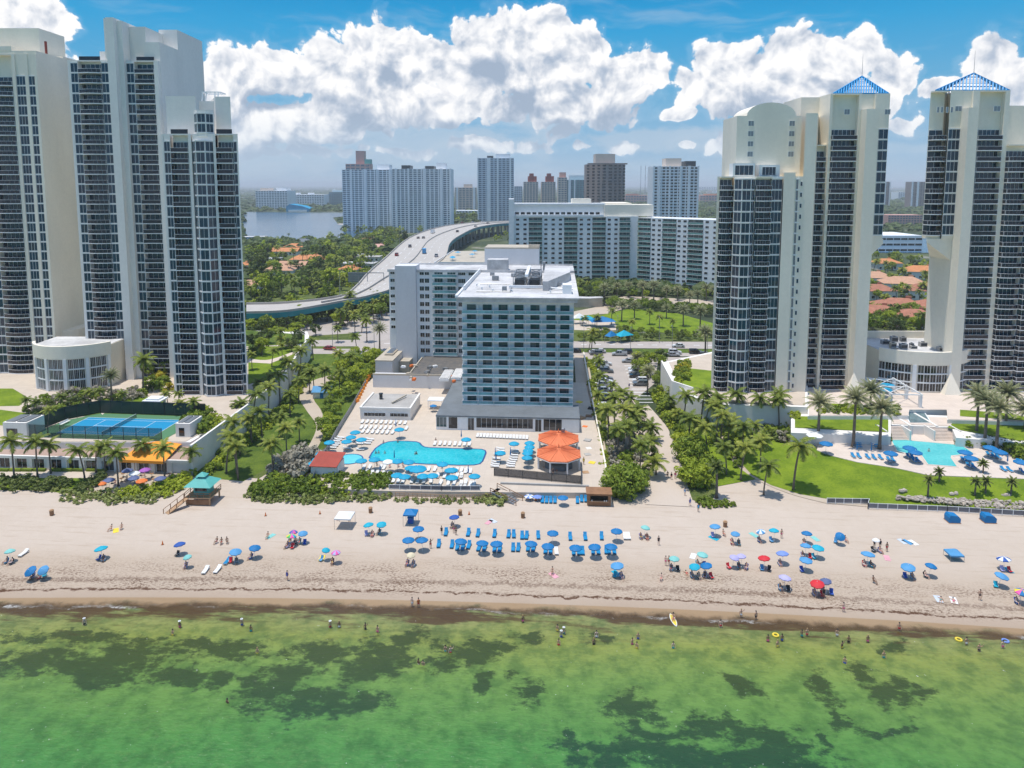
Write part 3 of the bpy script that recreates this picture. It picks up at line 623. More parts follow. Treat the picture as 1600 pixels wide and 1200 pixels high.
class Bld:
    def __init__(s, name, label, cat, loc, rot=YAW, group=None):
        s.root = empty(name, loc, rot, label, cat, group); s.M = Matrix.Translation(Vector(loc)) @ Matrix.Rotation(rot, 4, 'Z')
        s.W = []; s.B = []; s.wall = MB(); s.band = s
    def part(s, name, mb, mat, parent=None): return mb.build(name, mat, parent or s.root)
    def window(s, x, y, z, w, h, n=2, rot=0, glass='glass_navy', frame='white_paint', style='grid'):
        s.W.append((x, y, z, rot, wmesh(w, h, n, frame, glass, style), w*h))
    def balcony(s, x, y, z, w, dep, rail='rail_dark', hr=1.05, rot=0, slab='white_paint', curve=0.0):
        s.B.append((x, y, z, rot, bmesh_(w, dep, hr, slab, rail, 'g', curve), w*hr))
    def flush(s, lst, name, child, cap=100):
        def size(it):
            p = s.M @ Vector(it[:3]); a, b, w = pix(p)
            return -1 if not (-20 < a < 1620 and w > 0) else it[5]/w**2
        lst = sorted(lst, key=size, reverse=True)
        for (x, y, z, rot, (m1, m2), _) in lst[:cap]:
            o = link(name, m1, s.root, (x, y, z), rot)
            if m2: link(child, m2, o)
        rest = lst[cap:]
        if rest:
            mats = []; mb = MB()
            for (x, y, z, rot, ms, _) in rest:
                M = Matrix.Translation((x, y, z)) @ Matrix.Rotation(rot, 4, 'Z')
                for me in ms:
                    if not me: continue
                    idx = []
                    for mt in me.materials:
                        if mt not in mats: mats.append(mt)
                        idx.append(mats.index(mt))
                    o = len(mb.v); mb.v += [tuple(M @ v.co) for v in me.vertices]
                    for p in me.polygons: mb.f.append(tuple(i+o for i in p.vertices)); mb.mi.append(idx[p.material_index])
            tag(mb.build(name, mats, s.root), kind='stuff')
    def box(s, *a): return s.wall.box(*a[:6], 1, a[7] if len(a) > 7 else None)
    def prism(s, *a): return s.wall.prism(*a[:3], 1)
    def done(s, wallmat='white_stucco', bandmat='white_paint', cap=100):
        if s.wall.f: s.wall.build('wall', [wallmat, bandmat], s.root)
        s.flush(s.W, 'window', 'pane', cap); s.flush(s.B, 'balcony', 'railing', cap)
        return s.root
    def facade(s, cols, z0, n, fh, y, yb, ztop=None, glass='glass_navy', rail='rail_dark', bandh=0.34, hr=1.05, rot=0, origin=(0, 0), sight='', frame='white_paint'):
        # cols: (x0, x1, type, opts). Walls reach from the front plane y (less recess) back to yb.
        ztop = ztop if ztop is not None else z0 + n*fh
        Mr = Matrix.Translation((*origin, 0)) @ Matrix.Rotation(rot, 4, 'Z')
        def put(fn, x, yy, z, *a, **k):
            p = Mr @ Vector((x, yy, z)); fn(p.x, p.y, p.z, *a, rot=rot, **k)
        lo, hi = cols[0][0], cols[-1][1]
        def wb(x0, x1, ya, yc, za, zb):
            # plan tapers towards the back on the flank named by sight
            f = yc/y if y else 1
            xl, xr = (x0*f, x1*f) if sight else (x0, x1)
            s.wall.prism([(x0, ya), (x1, ya), (xr, yc), (xl, yc)], za, zb, 0, Mr)
        for (x0, x1, typ, o) in cols:
            w = x1-x0; cx = (x0+x1)/2; yf = y + o.get('dy', 0); ya = o.get('z0', z0); nn = o.get('n', n)
            if typ == 'P': wb(x0, x1, yf, yb, z0-1 if 'z0' not in o else ya, o.get('top', ztop))
            elif typ == 'W':
                wb(x0, x1, yf, yb, ya-1, o.get('top', ztop))
                for k in range(nn):
                    put(s.window, cx, yf, ya+k*fh+0.12, w-o.get('m', 0.08), fh-bandh, o.get('d', 3), glass=o.get('glass', glass), frame=frame)
                for k in range(nn+1): s.band.box(x0-0.0, x1+0.0, yf-0.16, yf+0.05, ya+k*fh-0.16, ya+k*fh+0.06, 0, Mr)
            elif typ == 'S':
                wb(x0, x1, yf, yb, ya-1, o.get('top', ztop))
                for k in range(nn):
                    for j in range(o.get('c', 1)):
                        put(s.window, x0+w*(j+0.5)/o.get('c', 1), yf, ya+k*fh+o.get('sill', 0.9), o.get('w', 1.4), o.get('h', 1.3), o.get('d', 2), glass=o.get('glass', glass), style=o.get('style', 'grid'))
            elif typ == 'B':
                rec = o.get('rec', 1.5); pr = o.get('pr', 0.3)
                wb(x0, x1, yf+rec, yb, ya-1, o.get('top', ztop))
                s.wall.box(x0, x1, yf, yf+rec, o.get('top', ztop)-0.35, o.get('top', ztop), 0, Mr)
                s.wall.box(x0, x1, yf, yf+rec-0.02, ya-1, ya-0.23, 0, Mr)
                for k in range(nn):
                    put(s.window, cx, yf+rec, ya+k*fh+0.02, w-0.1, fh-0.3, o.get('d', 3), glass=o.get('glass', glass), frame=o.get('frame', frame))
                    put(s.balcony, cx, yf+rec, ya+k*fh, w*o.get('bw', 1.0)-0.04, rec+pr, rail=rail, hr=hr, curve=o.get('curve', 0.0))
    def bay(s, x0, x1, y, proj, z0, n, fh, glass='glass_navy', d=2, top=None, side=0.28, bandh=0.34):
        # three-sided window bay
        w = x1-x0; pts = [(x0, y), (x0+w*side, y-proj), (x1-w*side, y-proj), (x1, y)]
        zt = top if top is not None else z0+n*fh
        s.wall.prism(pts+[(x1, y+0.5), (x0, y+0.5)], z0-1, zt)
        for (a, b) in zip(pts[:-1], pts[1:]):
            L = math.dist(a, b); r = atan2(b[1]-a[1], b[0]-a[0]); cx, cy = (a[0]+b[0])/2, (a[1]+b[1])/2
            for k in range(n): s.window(cx, cy, z0+k*fh+0.12, L-0.1, fh-bandh, max(1, round(L/1.2)), rot=r, glass=glass)
        e = 0.2; bp = [(x0-e, y), (x0+w*side-e*.3, y-proj-e), (x1-w*side+e*.3, y-proj-e), (x1+e, y), (x1, y+.3), (x0, y+.3)]
        for k in range(n+1): s.band.prism(bp, z0+k*fh-0.16, z0+k*fh+0.06)
def X(px, b, py=400): return V(px, py, b)[0]      # lateral metres of a pixel column on the camera-facing plane at depth b
def Z(py, b, px=800): return V(px, py, b)[1]
# ================================================================ left towers (frame turned with YAW, origin under the camera)
O = (0, 0, 0)
# --- tower cut by the left edge of the photo
b = Bld('apartment_tower', 'cream tower with a blank side wall, cut by the left edge of the photo', 'tower', O)
D = 206; z0 = 5.3; fh = 2.86; n = 31; zt = Z(84, D, 60)
c = lambda px: X(px, D, 300)
cols = [(c(-70), c(-42), 'W', dict(d=4)), (c(-42), c(-22), 'B', dict(d=4, rec=1.6)), (c(-22), c(-8), 'W', dict(d=2)),
        (c(-8), c(33), 'B', dict(d=6, rec=1.8, curve=0.8)), (c(33), c(38), 'P', dict(dy=-0.15)), (c(38), c(52), 'W', dict(d=3, dy=0.2)), (c(52), c(57), 'P', dict(dy=0)), (c(57), c(67), 'W', dict(d=2, dy=0.2)), (c(67), c(71), 'P', dict(dy=-0.1))]
b.facade(cols, z0, n, fh, D, D+12.2, zt)
m = MB(); m.box(c(-70), c(71)-0.01, D+12.21, D+26, 4, zt+1.5); m.box(c(-70), c(71), D+0.3, D+12.19, zt+0.01, zt+0.9); b.part('rear_wall', m, 'cream_stucco')
m = MB(); m.box(c(-60), c(50), D+8, D+20, zt+0.9, Z(44, D+8, 30)); m.box(c(-60), c(33), D+0.2, D+6, zt+0.9, zt+2.2); b.part('rooftop_house', m, 'cream_stucco')
m = MB(); m.cyl(c(70), D+5, zt+0.9, zt+4.5, 0.35, n=8); b.part('roof_stack', m, 'red_roof')
# rounded foot of the blank wall
m = MB(); m.cyl(X(106, D+8, 520), D+8, 4.9, 17.6, 5.6, 5.3, n=28); b.part('round_base', m, 'cream_stucco')
b.done('cream_stucco')
# --- great left tower
b = Bld('apartment_tower', 'tallest white residential tower on the left, with a broad pilaster rising to a louvred crown', 'tower', O)
D = 201; z0 = 5.3; fh = 2.86; n = 33; zt = Z(94, D, 170)
c = lambda px: X(px, D, 300)
n = int((zt-z0)/fh)
cols = [(c(119), c(123), 'P', dict(dy=-0.1)), (c(123), c(134), 'W', dict(d=2)), (c(134), c(170), 'B', dict(d=5, rec=1.7, curve=0.7)), (c(170), c(187), 'W', dict(d=3)),
        (c(207), c(219), 'W', dict(d=2, dy=0.5)), (c(219), c(250), 'B', dict(d=4, rec=1.7, curve=0.0, dy=0.5)), (c(250), c(256), 'P', dict(dy=0.2))]
b.facade(cols, z0, n, fh, D, D+30, zt)
m = MB(); m.box(c(187), c(199), D-2.2, D+20, 4, Z(30, D, 175)); m.box(c(199), c(207), D-0.6, D+20, 4, Z(33, D)); b.part('pilaster', m, 'white_stucco')
m = MB(); z1 = Z(28, D, 175)
m.box(c(176), c(188.9), D+0.5, D+18, zt+0.01, z1); m.box(c(188.9), c(190.5), D+1.2, D+18, zt+0.01, z1-1); 
m.box(c(207.1), c(232), D+3, D+24, zt+0.01, Z(38, D)); m.box(c(226), c(255.9), D+13, D+29.9, zt+0.02, Z(43, D+10)); m.box(c(232), c(255.9), D+1.6, D+29.95, zt+0.03, Z(64, D, 240))
m.box(c(150), c(175.9), D+6, D+16, zt+0.01, Z(74, D))
b.part('crown', m, 'white_stucco')
m = MB()
m.box(c(190.6), c(199.5), D-0.5, D+0.1, Z(68, D), Z(34, D)); b.part('louvre_back', m, 'grey_stucco')
m = MB()
for k in range(12): zz = Z(68, D)+0.25+k*0.52; m.box(c(190.6)+.02, c(199.5)-.02, D-0.85, D-0.52, zz, zz+0.22)
b.part('louvre', m, 'white_paint')
m = MB(); m.box(c(136), c(168), D+0.2, D+0.3, zt+0.02, zt+1.1); m.box(c(222), c(249), D+0.9, D+1.0, zt+0.02, zt+1.1); b.part('terrace_railing', m, 'rail_dark')
# side wall (blank, faces right)
m = MB(); m.box(c(256)-0.01, c(256)+0.12, D+1.6, D+29.9, 30, Z(64, D, 240)-0.02); b.part('side_wall', m, 'white_stucco')
b.done('white_stucco')
# --- lower tower standing against it
b = Bld('apartment_tower', 'dark glass residential tower with a faceted central window bay, lower than its left neighbour', 'tower', O)
D = 184; z0 = 5.3; fh = 2.85; c = lambda px: X(px, D, 400); zt = Z(209, D, 310); n = int((zt-z0)/fh)
cols = [(c(262), c(265), 'P', dict(dy=-0.1)), (c(265), c(275), 'W', dict(d=2)), (c(275), c(303), 'B', dict(d=5, rec=1.5)), (c(303), c(308), 'P', dict(dy=-0.2)),
        (c(308), c(341), 'P', dict(dy=0.3)), (c(341), c(345), 'P', dict(dy=-0.2)), (c(345), c(371), 'B', dict(d=5, rec=1.5)), (c(371), c(377), 'W', dict(d=1, dy=0.3)), (c(377), c(379), 'P', dict(dy=0))]
b.facade(cols, z0, n, fh, D, D+18, zt, sight='r')
b.bay(c(308.3), c(340.7), D+0.3, 1.7, z0, n, fh, d=3)
b.bay(c(310), c(339), D+1.5, 1.5, zt+0.3, 2, fh*0.9, top=zt+6.2)
m = MB()
m.prism([(c(257), D+5), (c(303.8), D+5), (c(303.8)*(D+14)/(D+5), D+14), (c(257)*(D+14)/(D+5), D+14)], 30, Z(150, D+5)); m.prism([(c(304), D+7), (c(336.8), D+7), (c(336.8)*(D+14)/(D+7), D+14), (c(304)*(D+14)/(D+7), D+14)], zt-1, Z(158, D+7)); m.prism([(c(337), D+4), (c(370)*(D+4)/D, D+4), (c(370)*(D+18)/D, D+18), (c(337)*(D+18)/D, D+18)], zt+0.01, Z(151, D+4))
b.part('rear_wall', m, 'white_stucco')
m = MB()
for xx in (306, 312, 326, 331): m.bar((c(xx), D+8, Z(158, D+7)), (c(xx+2), D+8, Z(143, D+8)), 0.25)
m.bar((c(307), D+8, Z(144, D+8)), (c(334), D+8, Z(144, D+8)), 0.3); m.bar((c(307), D+12, Z(144, D+8)), (c(334), D+12, Z(144, D+8)), 0.3)
for xx in (307, 334): m.bar((c(xx), D+8, Z(144, D+8)), (c(xx), D+12, Z(144, D+8)), 0.3)
b.part('roof_gantry', m, 'white_paint')
m = MB(); m.box(c(276), c(302), D+0.2, D+0.3, zt+0.02, zt+1.2); m.box(c(346), c(370), D+0.2, D+0.3, zt+0.02, zt+1.2); b.part('terrace_railing', m, 'rail_dark')
# stepped left flank with its own little balconies
for k in range(n): b.balcony(c(262), D+4, z0+k*fh, 3.0, 0.9, rot=-pi/2)
b.done('white_stucco')
# --- curved lobby between the left towers
def drum(name, label, cx, cy, r, z0, z1, a0, a1, nseg, bands, mat, wall_h=3.2, roofmat='white_roof', d=2, glass='glass_dark', piers=4):
    b = Bld(name, label, 'building', fw(cx, cy, 0), YAW)
    def pt(a, rr): return (rr*sin(a), -rr*cos(a))
    A = [a0+(a1-a0)*i/nseg for i in range(nseg+1)]
    arc = [pt(a, r) for a in A]
    b.wall.prism(arc + [(arc[-1][0], r*0.35), (arc[0][0], r*0.35)], z0-1, z1)
    m = MB(); m.prism([pt(a, r+0.45) for a in A] + [pt(a, r-0.3) for a in A[::-1]], z1-wall_h, z1+1.0); b.part('parapet', m, mat)
    m = MB(); m.prism([pt(a, r-0.32) for a in A] + [(arc[-1][0], r*0.35), (arc[0][0], r*0.35)], z1+0.01, z1+0.15); b.part('roof', m, roofmat)
    h = (z1-wall_h-z0)/bands
    for i in range(nseg):
        a = (A[i]+A[i+1])/2; L = 2*r*sin((A[i+1]-A[i])/2); x, y = pt(a, r*cos((A[i+1]-A[i])/2))
        if i % piers == piers-1:
            Mx = Matrix.Translation((x, y, 0)) @ Matrix.Rotation(a, 4, 'Z'); b.band.box(-L*0.3, L*0.3, -0.5, 0.1, z0-1, z1-wall_h, 0, Mx); continue
        for k in range(bands): b.window(x, y, z0+k*h+0.15, L*0.94, h-0.3, d, rot=a, glass=glass)
    for k in range(1, bands): b.band.prism([pt(a, r+0.2) for a in A] + [pt(a, r-0.05) for a in A[::-1]], z0+k*h-0.15, z0+k*h+0.12)
    return b
Dd = 186.5
b = drum('lobby_pavilion', 'low curved white lobby with tall windows joining the two left towers', X(134, Dd+13, 560), Dd+13, 12.2, 5.2, Z(548, Dd, 110), R(-64), R(62), 20, 3, 'cream_stucco', 2.6, d=3)
b.done('cream_stucco')

# ================================================================ right towers
SC = 'cream_stucco'
def pyramid(b, x0, x1, y0, y1, zb, za):
    f = y1/y0; m = MB(); C4 = [(x0, y0), (x1, y0), (x1*f, y1), (x0*f, y1)]; cx, cy = sum(p[0] for p in C4)/4, (y0+y1)/2
    for i in range(4):
        a = Vector((*C4[i], zb)); c_ = Vector((*C4[(i+1) % 4], zb)); ap = Vector((cx, cy, za))
        m.bar(a, ap, 0.35); m.bar(a, c_, 0.3)
        N = 22
        for k in range(1, N):
            p = a.lerp(c_, k/N); f = 1-abs(2*k/N-1); q = a.lerp(ap, f) if k/N < .5 else c_.lerp(ap, f); m.bar(p, q, 0.3)
        for k in range(1, 5): m.bar(a.lerp(ap, k/5), c_.lerp(ap, k/5), 0.13)
    b.part('lattice_roof', m, 'lattice_blue')
    m = MB(); m.cyl(cx, cy, za, za+6, 0.07, 0.03, n=6); b.part('mast', m, 'grey_metal')
pmat('lattice_blue', (0.005, 0.28, 0.60), 0.5, 0.05, 1)
# --- tower A, main shaft
b = Bld('apartment_tower', 'cream tower with a blue lattice pyramid roof, whole within the photo', 'tower', O)
D = 187; c = lambda px: X(px, D, 400); fh = 2.85; z0 = 5.9; zw = Z(192, D, 1340); n = int((zw-z0)/fh); zt = Z(146, D, 1330)
zc = z0 + n*fh
b.facade([(c(1271), c(1287), 'B', dict(d=2, rec=1.3, dy=1.4, n=n-2, top=z0+(n-2)*fh+1.5)), (c(1287), c(1291), 'P', dict(dy=0.4, top=zt)),
          (c(1291), c(1330), 'B', dict(d=6, rec=1.5, top=zt)), (c(1330), c(1334), 'P', dict(dy=-0.1, top=zt)), (c(1334), c(1355), 'P', dict(dy=0.5, top=zt))], z0, n, fh, D, D+20, zt)
nr = int((zc - Z(368, D, 1370))/fh+0.5); zr = zc - nr*fh
b.facade([(c(1355), c(1377), 'W', dict(d=3, z0=zr, n=nr, top=zt))], zr, nr, fh, D, D+20, zt)
# cantilevered side block with its chamfer, fin in front
m = MB(); xa, xb = c(1355), c(1377)+0.3; zlow = Z(405, D, 1360); zm = Z(381, D)
m.add([(xa, D+0.05, zlow), (xa, D+19.9, zlow), (xa, D+0.05, zr-1.01), (xa, D+19.9, zr-1.01), (xb, D+0.05, zr-1.01), (xb, D+19.9, zr-1.01), (xb, D+0.05, zm), (xb, D+19.9, zm)],
      [(0, 6, 4, 2), (1, 3, 5, 7), (0, 1, 7, 6), (6, 7, 5, 4), (2, 4, 5, 3), (0, 2, 3, 1)]); b.part('chamfered_soffit', m, SC)
m = MB(); m.box(c(1334)+0.02, c(1353), D-3.0, D+0.45, 4, Z(170, D-3, 1350)); b.part('fin', m, SC)
m = MB(); m.prism([(c(1318), D-4.5), (c(1342), D-7), (c(1352), D-3.1), (c(1334), D-3.1)], 5, 5.6); k0 = len(m.v)
for (x, y) in ((c(1320), D-5.4), (c(1346), D-5.4), (c(1346), D-3.05), (c(1320), D-3.05)): m.v.append((x, y, 5.6))
m.v.append((c(1335), D-3.1, 11.5)); m.f += [(k0, k0+1, k0+4), (k0+1, k0+2, k0+4), (k0+2, k0+3, k0+4), (k0+3, k0, k0+4)]; m.mi += [0]*4
b.part('buttress', m, SC)
for i, (px, py) in enumerate(((1312, 174), (1374, 174))): b.window(c(px), D-0.02, Z(py+5, D), 1.5, 1.4, 2, glass='grey_metal')
pyramid(b, c(1292), c(1376), D+0.6, D+16, zt+0.1, Z(119, D+8))
b.part('rear_wall', MB().box(c(1258), c(1290.9), D+7, D+19.5, 30, Z(152, D+7)), SC)
b.done(SC)
# --- tower A, barrel-topped slab and lower glazed wing
b = Bld('apartment_tower', 'cream tower with a barrel-vaulted top and wavy glazed front, left of the pyramid-roofed tower', 'tower', O)
D = 181; c = lambda px: X(px, D, 400); fh = 2.85; z0 = 6.8; zt = Z(279, D, 1190); n = int((zt-z0)/fh); zt = z0+n*fh+0.6
b.facade([(c(1121), c(1125), 'P', dict(dy=2.2)), (c(1125), c(1145), 'B', dict(d=3, rec=1.5, dy=1.4, curve=0.6)), (c(1145), c(1178), 'P', dict(dy=0.9)), (c(1178), c(1203), 'B', dict(d=3, rec=1.5, curve=0.3, dy=0.2)), (c(1203), c(1220), 'W', dict(d=3, dy=0.9)),
          (c(1220), c(1238), 'P', dict(dy=0.2, top=zt+1)), (c(1238), c(1247), 'W', dict(d=2, dy=0.7, m=0.9)), (c(1247), c(1252), 'S', dict(dy=0.9, w=0.6, h=1.2, d=1)), (c(1252), c(1270), 'P', dict(dy=1.0, top=Z(176, D)))], z0, n, fh, D, D+14, zt, sight='l')
b.bay(c(1146), c(1177), D+0.9, 1.5, z0, n, fh)
m = MB(); bx0, bx1 = c(1154), c(1256); zb = Z(181, D+5, 1200); arc = []
for i in range(15):
    a = pi*i/14; arc.append(((bx0+bx1)/2 + 0.5 - (bx1-bx0)/2*0.76*cos(a)*1.0, zb + (Z(160, D+5)-zb)*sin(a)))
prof = [(bx0, zt-4), (bx0, zb)] + arc + [(bx1, zb), (bx1, zt-4)]
k = len(prof); m.v = [(x, D+5, z) for x, z in prof] + [(x, D+17, z) for x, z in prof]
m.f = [tuple(range(k)), tuple(range(2*k-1, k-1, -1))] + [(i, k+i, k+(i+1) % k, (i+1) % k) for i in range(k)]; m.mi = [0]*len(m.f)
b.part('barrel_vault', m, SC)
for py in (193, 209, 225, 241):
    for px in (1171.5, 1236): b.window(c(px)+0.8, D+5, Z(py+4, D+5), 1.5, 1.4, 2, glass='grey_metal')
m = MB(); m.box(c(1144), c(1178), D+1.6, D+4.9, zt+0.02, zt+3.4); m.box(c(1186), c(1218), D+2.2, D+4.95, zt+0.03, zt+3.0); m.box(c(1178), c(1222), D+0.6, D+4.9, zt-0.6, zt+0.0) ; b.part('roof_lounge', m, 'white_paint')
b.window(c(1161), D+1.6, zt+0.3, 4.8, 2.6, 4); b.window(c(1201), D+2.2, zt+0.3, 3.6, 2.2, 4)
b.done(SC)
# --- tower B
b = Bld('apartment_tower', 'blue pyramid-roofed cream tower cut by the right edge of the photo', 'tower', O)
D = 187; c = lambda px: X(px, D, 400); fh = 2.85; z0 = 5.9; zw = Z(188, D, 1500); n = int((zw-z0)/fh); zt = Z(141, D, 1530); zc = z0+n*fh
b.facade([(c(1487), c(1504), 'P', dict(dy=0.5, top=zt)), (c(1504), c(1514), 'W', dict(d=2, top=zt)), (c(1514), c(1553), 'B', dict(d=6, rec=1.5, top=zt)), (c(1553), c(1560), 'P', dict(dy=0, top=zt))], z0, n, fh, D, D+10, zt)
b.facade([(c(1560), c(1592), 'B', dict(d=5, rec=1.6, dy=-1.0, curve=0.5, n=n-2, top=z0+(n-2)*fh+1.5)), (c(1592), c(1640), 'B', dict(d=6, rec=1.6, dy=-2.2, n=n-3, top=z0+(n-3)*fh+1.5)), (c(1640), c(1680), 'W', dict(d=5, dy=-2.2, n=n-3, top=z0+(n-3)*fh+1.5))], z0, n-2, fh, D, D+20)
nr = int((zc-Z(370, D, 1480))/fh+0.5); zr = zc-nr*fh
b.facade([(c(1447), c(1469), 'B', dict(d=2, rec=1.8, z0=zr, n=nr, top=zt, dy=0.7, curve=0.9)), (c(1469), c(1487), 'W', dict(d=3, z0=zr, n=nr, top=zt))], zr, nr, fh, D, D+10, zt, sight='l')
m = MB(); xa, xb = c(1447), c(1487); zlow = Z(407, D, 1480); zm = Z(378, D)
m.add([(xa, D+0.3, zm), (xa*(D+9.9)/D, D+9.9, zm), (xa, D+0.3, zr-1.01), (xa*(D+9.9)/D, D+9.9, zr-1.01), (xb, D+0.3, zr-1.01), (xb, D+9.9, zr-1.01), (xb, D+0.3, zlow), (xb, D+9.9, zlow)],
      [(0, 6, 4, 2), (1, 3, 5, 7), (0, 1, 7, 6), (6, 7, 5, 4), (2, 4, 5, 3), (0, 2, 3, 1)]); b.part('chamfered_soffit', m, SC)
m = MB(); m.box(c(1487)+0.02, c(1504)-0.3, D-3.0, D+0.45, 4, Z(168, D-3, 1500)); b.part('fin', m, SC)
m = MB(); k0 = 0
m.v = [(c(1470), D-5.4, 5), (c(1500), D-5.4, 5), (c(1500), D-3.05, 5), (c(1470), D-3.05, 5), (c(1487), D-3.1, 11.5)]; m.f = [(0, 1, 4), (1, 2, 4), (2, 3, 4), (3, 0, 4), (3, 2, 1, 0)]; m.mi = [0]*5; b.part('buttress', m, SC)
for px in (1451, 1457, 1465, 1472): b.window(c(px), D-0.02, Z(176, D), 0.6, 1.5, 1, glass='grey_metal')
for px in (1482, 1541): b.window(c(px), D-0.02, Z(174, D), 1.8, 1.4, 2, glass='grey_metal')
pyramid(b, c(1449), c(1562), D+0.9, D+10, zt+0.1, Z(114, D+5, 1515))
b.part('rear_house', MB().prism([(c(1500), D+10.02), (c(1559), D+10.02), (c(1559), D+18), (c(1530), D+18)], 60, zt-0.02), SC)
b.part('rear_wall', MB().box(c(1562), c(1640), D+9, D+19.5, 30, Z(165, D+9)), SC)
b.done(SC)
# --- drum between the right towers
Dd = 184
b = drum('lobby_pavilion', 'curved cream lobby with full-height windows between the two right towers, plant on its roof', X(1408, Dd+17, 560), Dd+17, 17, 5.9, Z(556, Dd, 1408), R(-48), R(48), 18, 3, SC, 2.6, d=2, piers=6)
rr = random.Random(3); zz = Z(556, Dd, 1408)+0.16
for k in range(14):
    x = -9+19*((k*0.37) % 1.0); y = -12+2.9*(k % 5)+rr.uniform(-.4, .4); w = rr.uniform(0.5, 1.1); h = rr.uniform(0.7, 1.7); m = MB()
    m.box(x-w, x+w, y-w*.7, y+w*.7, zz, zz+h); m.cyl(x, y, zz+h, zz+h+0.15, w*0.5, n=10, mi=1); m.box(x-w*0.9, x+w*.9, y-w*.7-.03, y-w*.7-0.002, zz+h*.2, zz+h*.8, 1); b.part('air_handler', m, [('grey_metal', 'concrete', 'beige_roof')[k % 3], 'dark_metal'])
m = MB(); zz = Z(556, Dd, 1408)
m.prism([(-15, 4.5), (15, 4.5), (15, 5.2), (-15, 5.2)], zz, zz+2.2); b.part('back_parapet', m, SC)
b.done(SC)
# ================================================================ the beach hotel (grid frame: x along the shore, y inland)
def G(px, y, py=500): return V(px, py, y, 0)[0]
def ZG(px, py, y): return V(px, py, y, 0)[1]
DZ = 1.2
q = [P(a, b, DZ) for a, b in [(583,590),(572,600),(550,640),(528,676),(502,724),(488,752),(520,764),(608,767),(777,769),(957,770),(948,730),(935,680),(920,620),(915,598)]]
tag(MB().prism([(p.x, p.y) for p in q], -0.5, DZ).build('pool_deck', 'deck_paving'), kind='structure')
q = [P(a, b, 0.1) for a, b in [(897,556),(917,557),(944,690),(955,745),(915,745),(905,690)]]
tag(MB().prism([(p.x, p.y) for p in q], -0.3, 0.35).build('service_drive', 'path_paving'), kind='structure')
b = Bld('hotel', 'beach hotel slab with teal glass balconies across its front, behind the large pool', 'hotel', O, 0)
y = 175; fh = 2.55; z0 = 5.2; x0 = G(722, y, 560); x1 = G(896, y, 560); zt = ZG(800, 464, y); n = 11
bw = (x1-x0)/7
fh = (ZG(800, 478, y) - z0)/(n-0.15)
b.wall.box(x0, x1, y+1.0, 224, 0, zt-0.9)
for k in range(n):
    z = z0 + k*fh
    for i in range(7):
        cx = x0 + bw*(i+0.5) + (bw*0.08 if i < 6 else -bw*0.05)
        b.window(cx, y+1.0, z+0.05, 2.3, fh-0.3, 2, glass='glass_teal', frame='dark_metal')
        b.balcony(x0+bw*(i+0.5), y+1.0, z, bw-0.04, 1.25, rail='rail_teal', slab='white_paint', hr=0.85)
for i in range(8):
    xx = x0 + bw*i; 
    if 0 < i < 7: b.wall.box(xx-0.07, xx+0.07, y+0.2, y+0.99, z0, z0+n*fh-.25)
m = MB(); e = 1.1
m.box(x0-1.6, x1+1.3, y-1.0, 224.5, zt-0.35, zt); m.box(x0-1.2, x1+0.9, y-0.6, 224, zt-1.3, zt-0.36); b.part('roof', m, 'white_roof')
m = MB(); m.box(x0-1.6, x0-1.0, y-1.0, 224, zt, zt+0.45); m.box(x0-0.95, x0-.6, y+10, 224, zt+.01, zt+1.3); b.part('roof_edge', m, 'white_paint')
# roof plant
m = MB(); z = zt+0.01; ax, bx = G(806, 205, 430), G(846, 205, 430)
for yy in (193, 201, 209):
    for xx in (ax, (ax+bx)/2-0.5, (ax+bx)/2+0.5, bx): m.bar((xx, yy, z), (xx, yy, z+3), 0.22)
for xx in (ax, (ax+bx)/2-0.5, (ax+bx)/2+.5, bx):
    m.bar((xx, 193, z+3), (xx, 209, z+3), 0.25); m.bar((xx, 193, z+.4), (xx, 209, z+.4), 0.25)
for yy in (193, 201, 209): m.bar((ax, yy, z+3), (bx, yy, z+3), 0.25)
for (xa, xb) in ((ax, (ax+bx)/2-0.5), ((ax+bx)/2+0.5, bx)):
    for (ya, yb) in ((193, 201), (201, 209)): m.bar((xa, ya, z+3), (xb, yb, z+3), 0.15); m.bar((xb, ya, z+3), (xa, yb, z+3), 0.15)
b.part('cooling_tower_frame', m, 'grey_metal')
for (xa, xb) in ((ax+.4, (ax+bx)/2-0.9), ((ax+bx)/2+0.9, bx-.4)):
    m = MB(); m.box(xa, xb, 194, 208.5, z, z+1.9, 0)
    for j in range(3): m.cyl((xa+xb)/2, 196.5+j*4.8, z+1.9, z+2.3, 1.1, n=14, mi=1)
    b.part('cooling_tower', m, ['dark_metal', 'grey_metal'])
m = MB(); m.box((ax+bx)/2-0.45, (ax+bx)/2+0.45, 190, 212, z+3.2, z+3.9); m.box(ax-1, bx+2, 189.3, 190, z+.2, z+.9); m.tube([(bx+1, 189, z+.6), (bx+6, 186, z+.5), (bx+9, 186, z+.5)], 0.25); b.part('duct', m, 'white_paint')
m = MB(); m.prism([(bx+0.8, 186), (bx+2.2, 186), (x1-0.4, 207), (x1-.4, 222), (bx+.8, 222)], z, z+2.6); b.part('stair_house', m, 'white_roof')
m = MB(); xa = G(879, 181, 450); m.box(xa, x1-0.5, 180.5, 184.5, z, z+2.4); b.part('lift_house', m, 'white_paint')
m = MB(); xa = G(787, 181, 450); m.box(xa-.6, xa+.6, 183, 184.6, z+0.4, z+1.4); 
for dx in (-.5, .5): m.box(xa+dx-.06, xa+dx+.06, 183.1, 184.5, z, z+.4)
b.part('roof_vent', m, 'grey_metal')
m = MB(); m.tube([(x0+3, 182, z+.3), (x0+12, 182, z+.3), (x0+12, 190, z+.3)], .14).tube([(x0+2.5, 196, z+.25), (ax-1, 196, z+.25)], .12).tube([(bx+2, 180, z+.3), (x1-3, 180, z+.3)], .12); b.part('pipe', m, 'grey_metal')
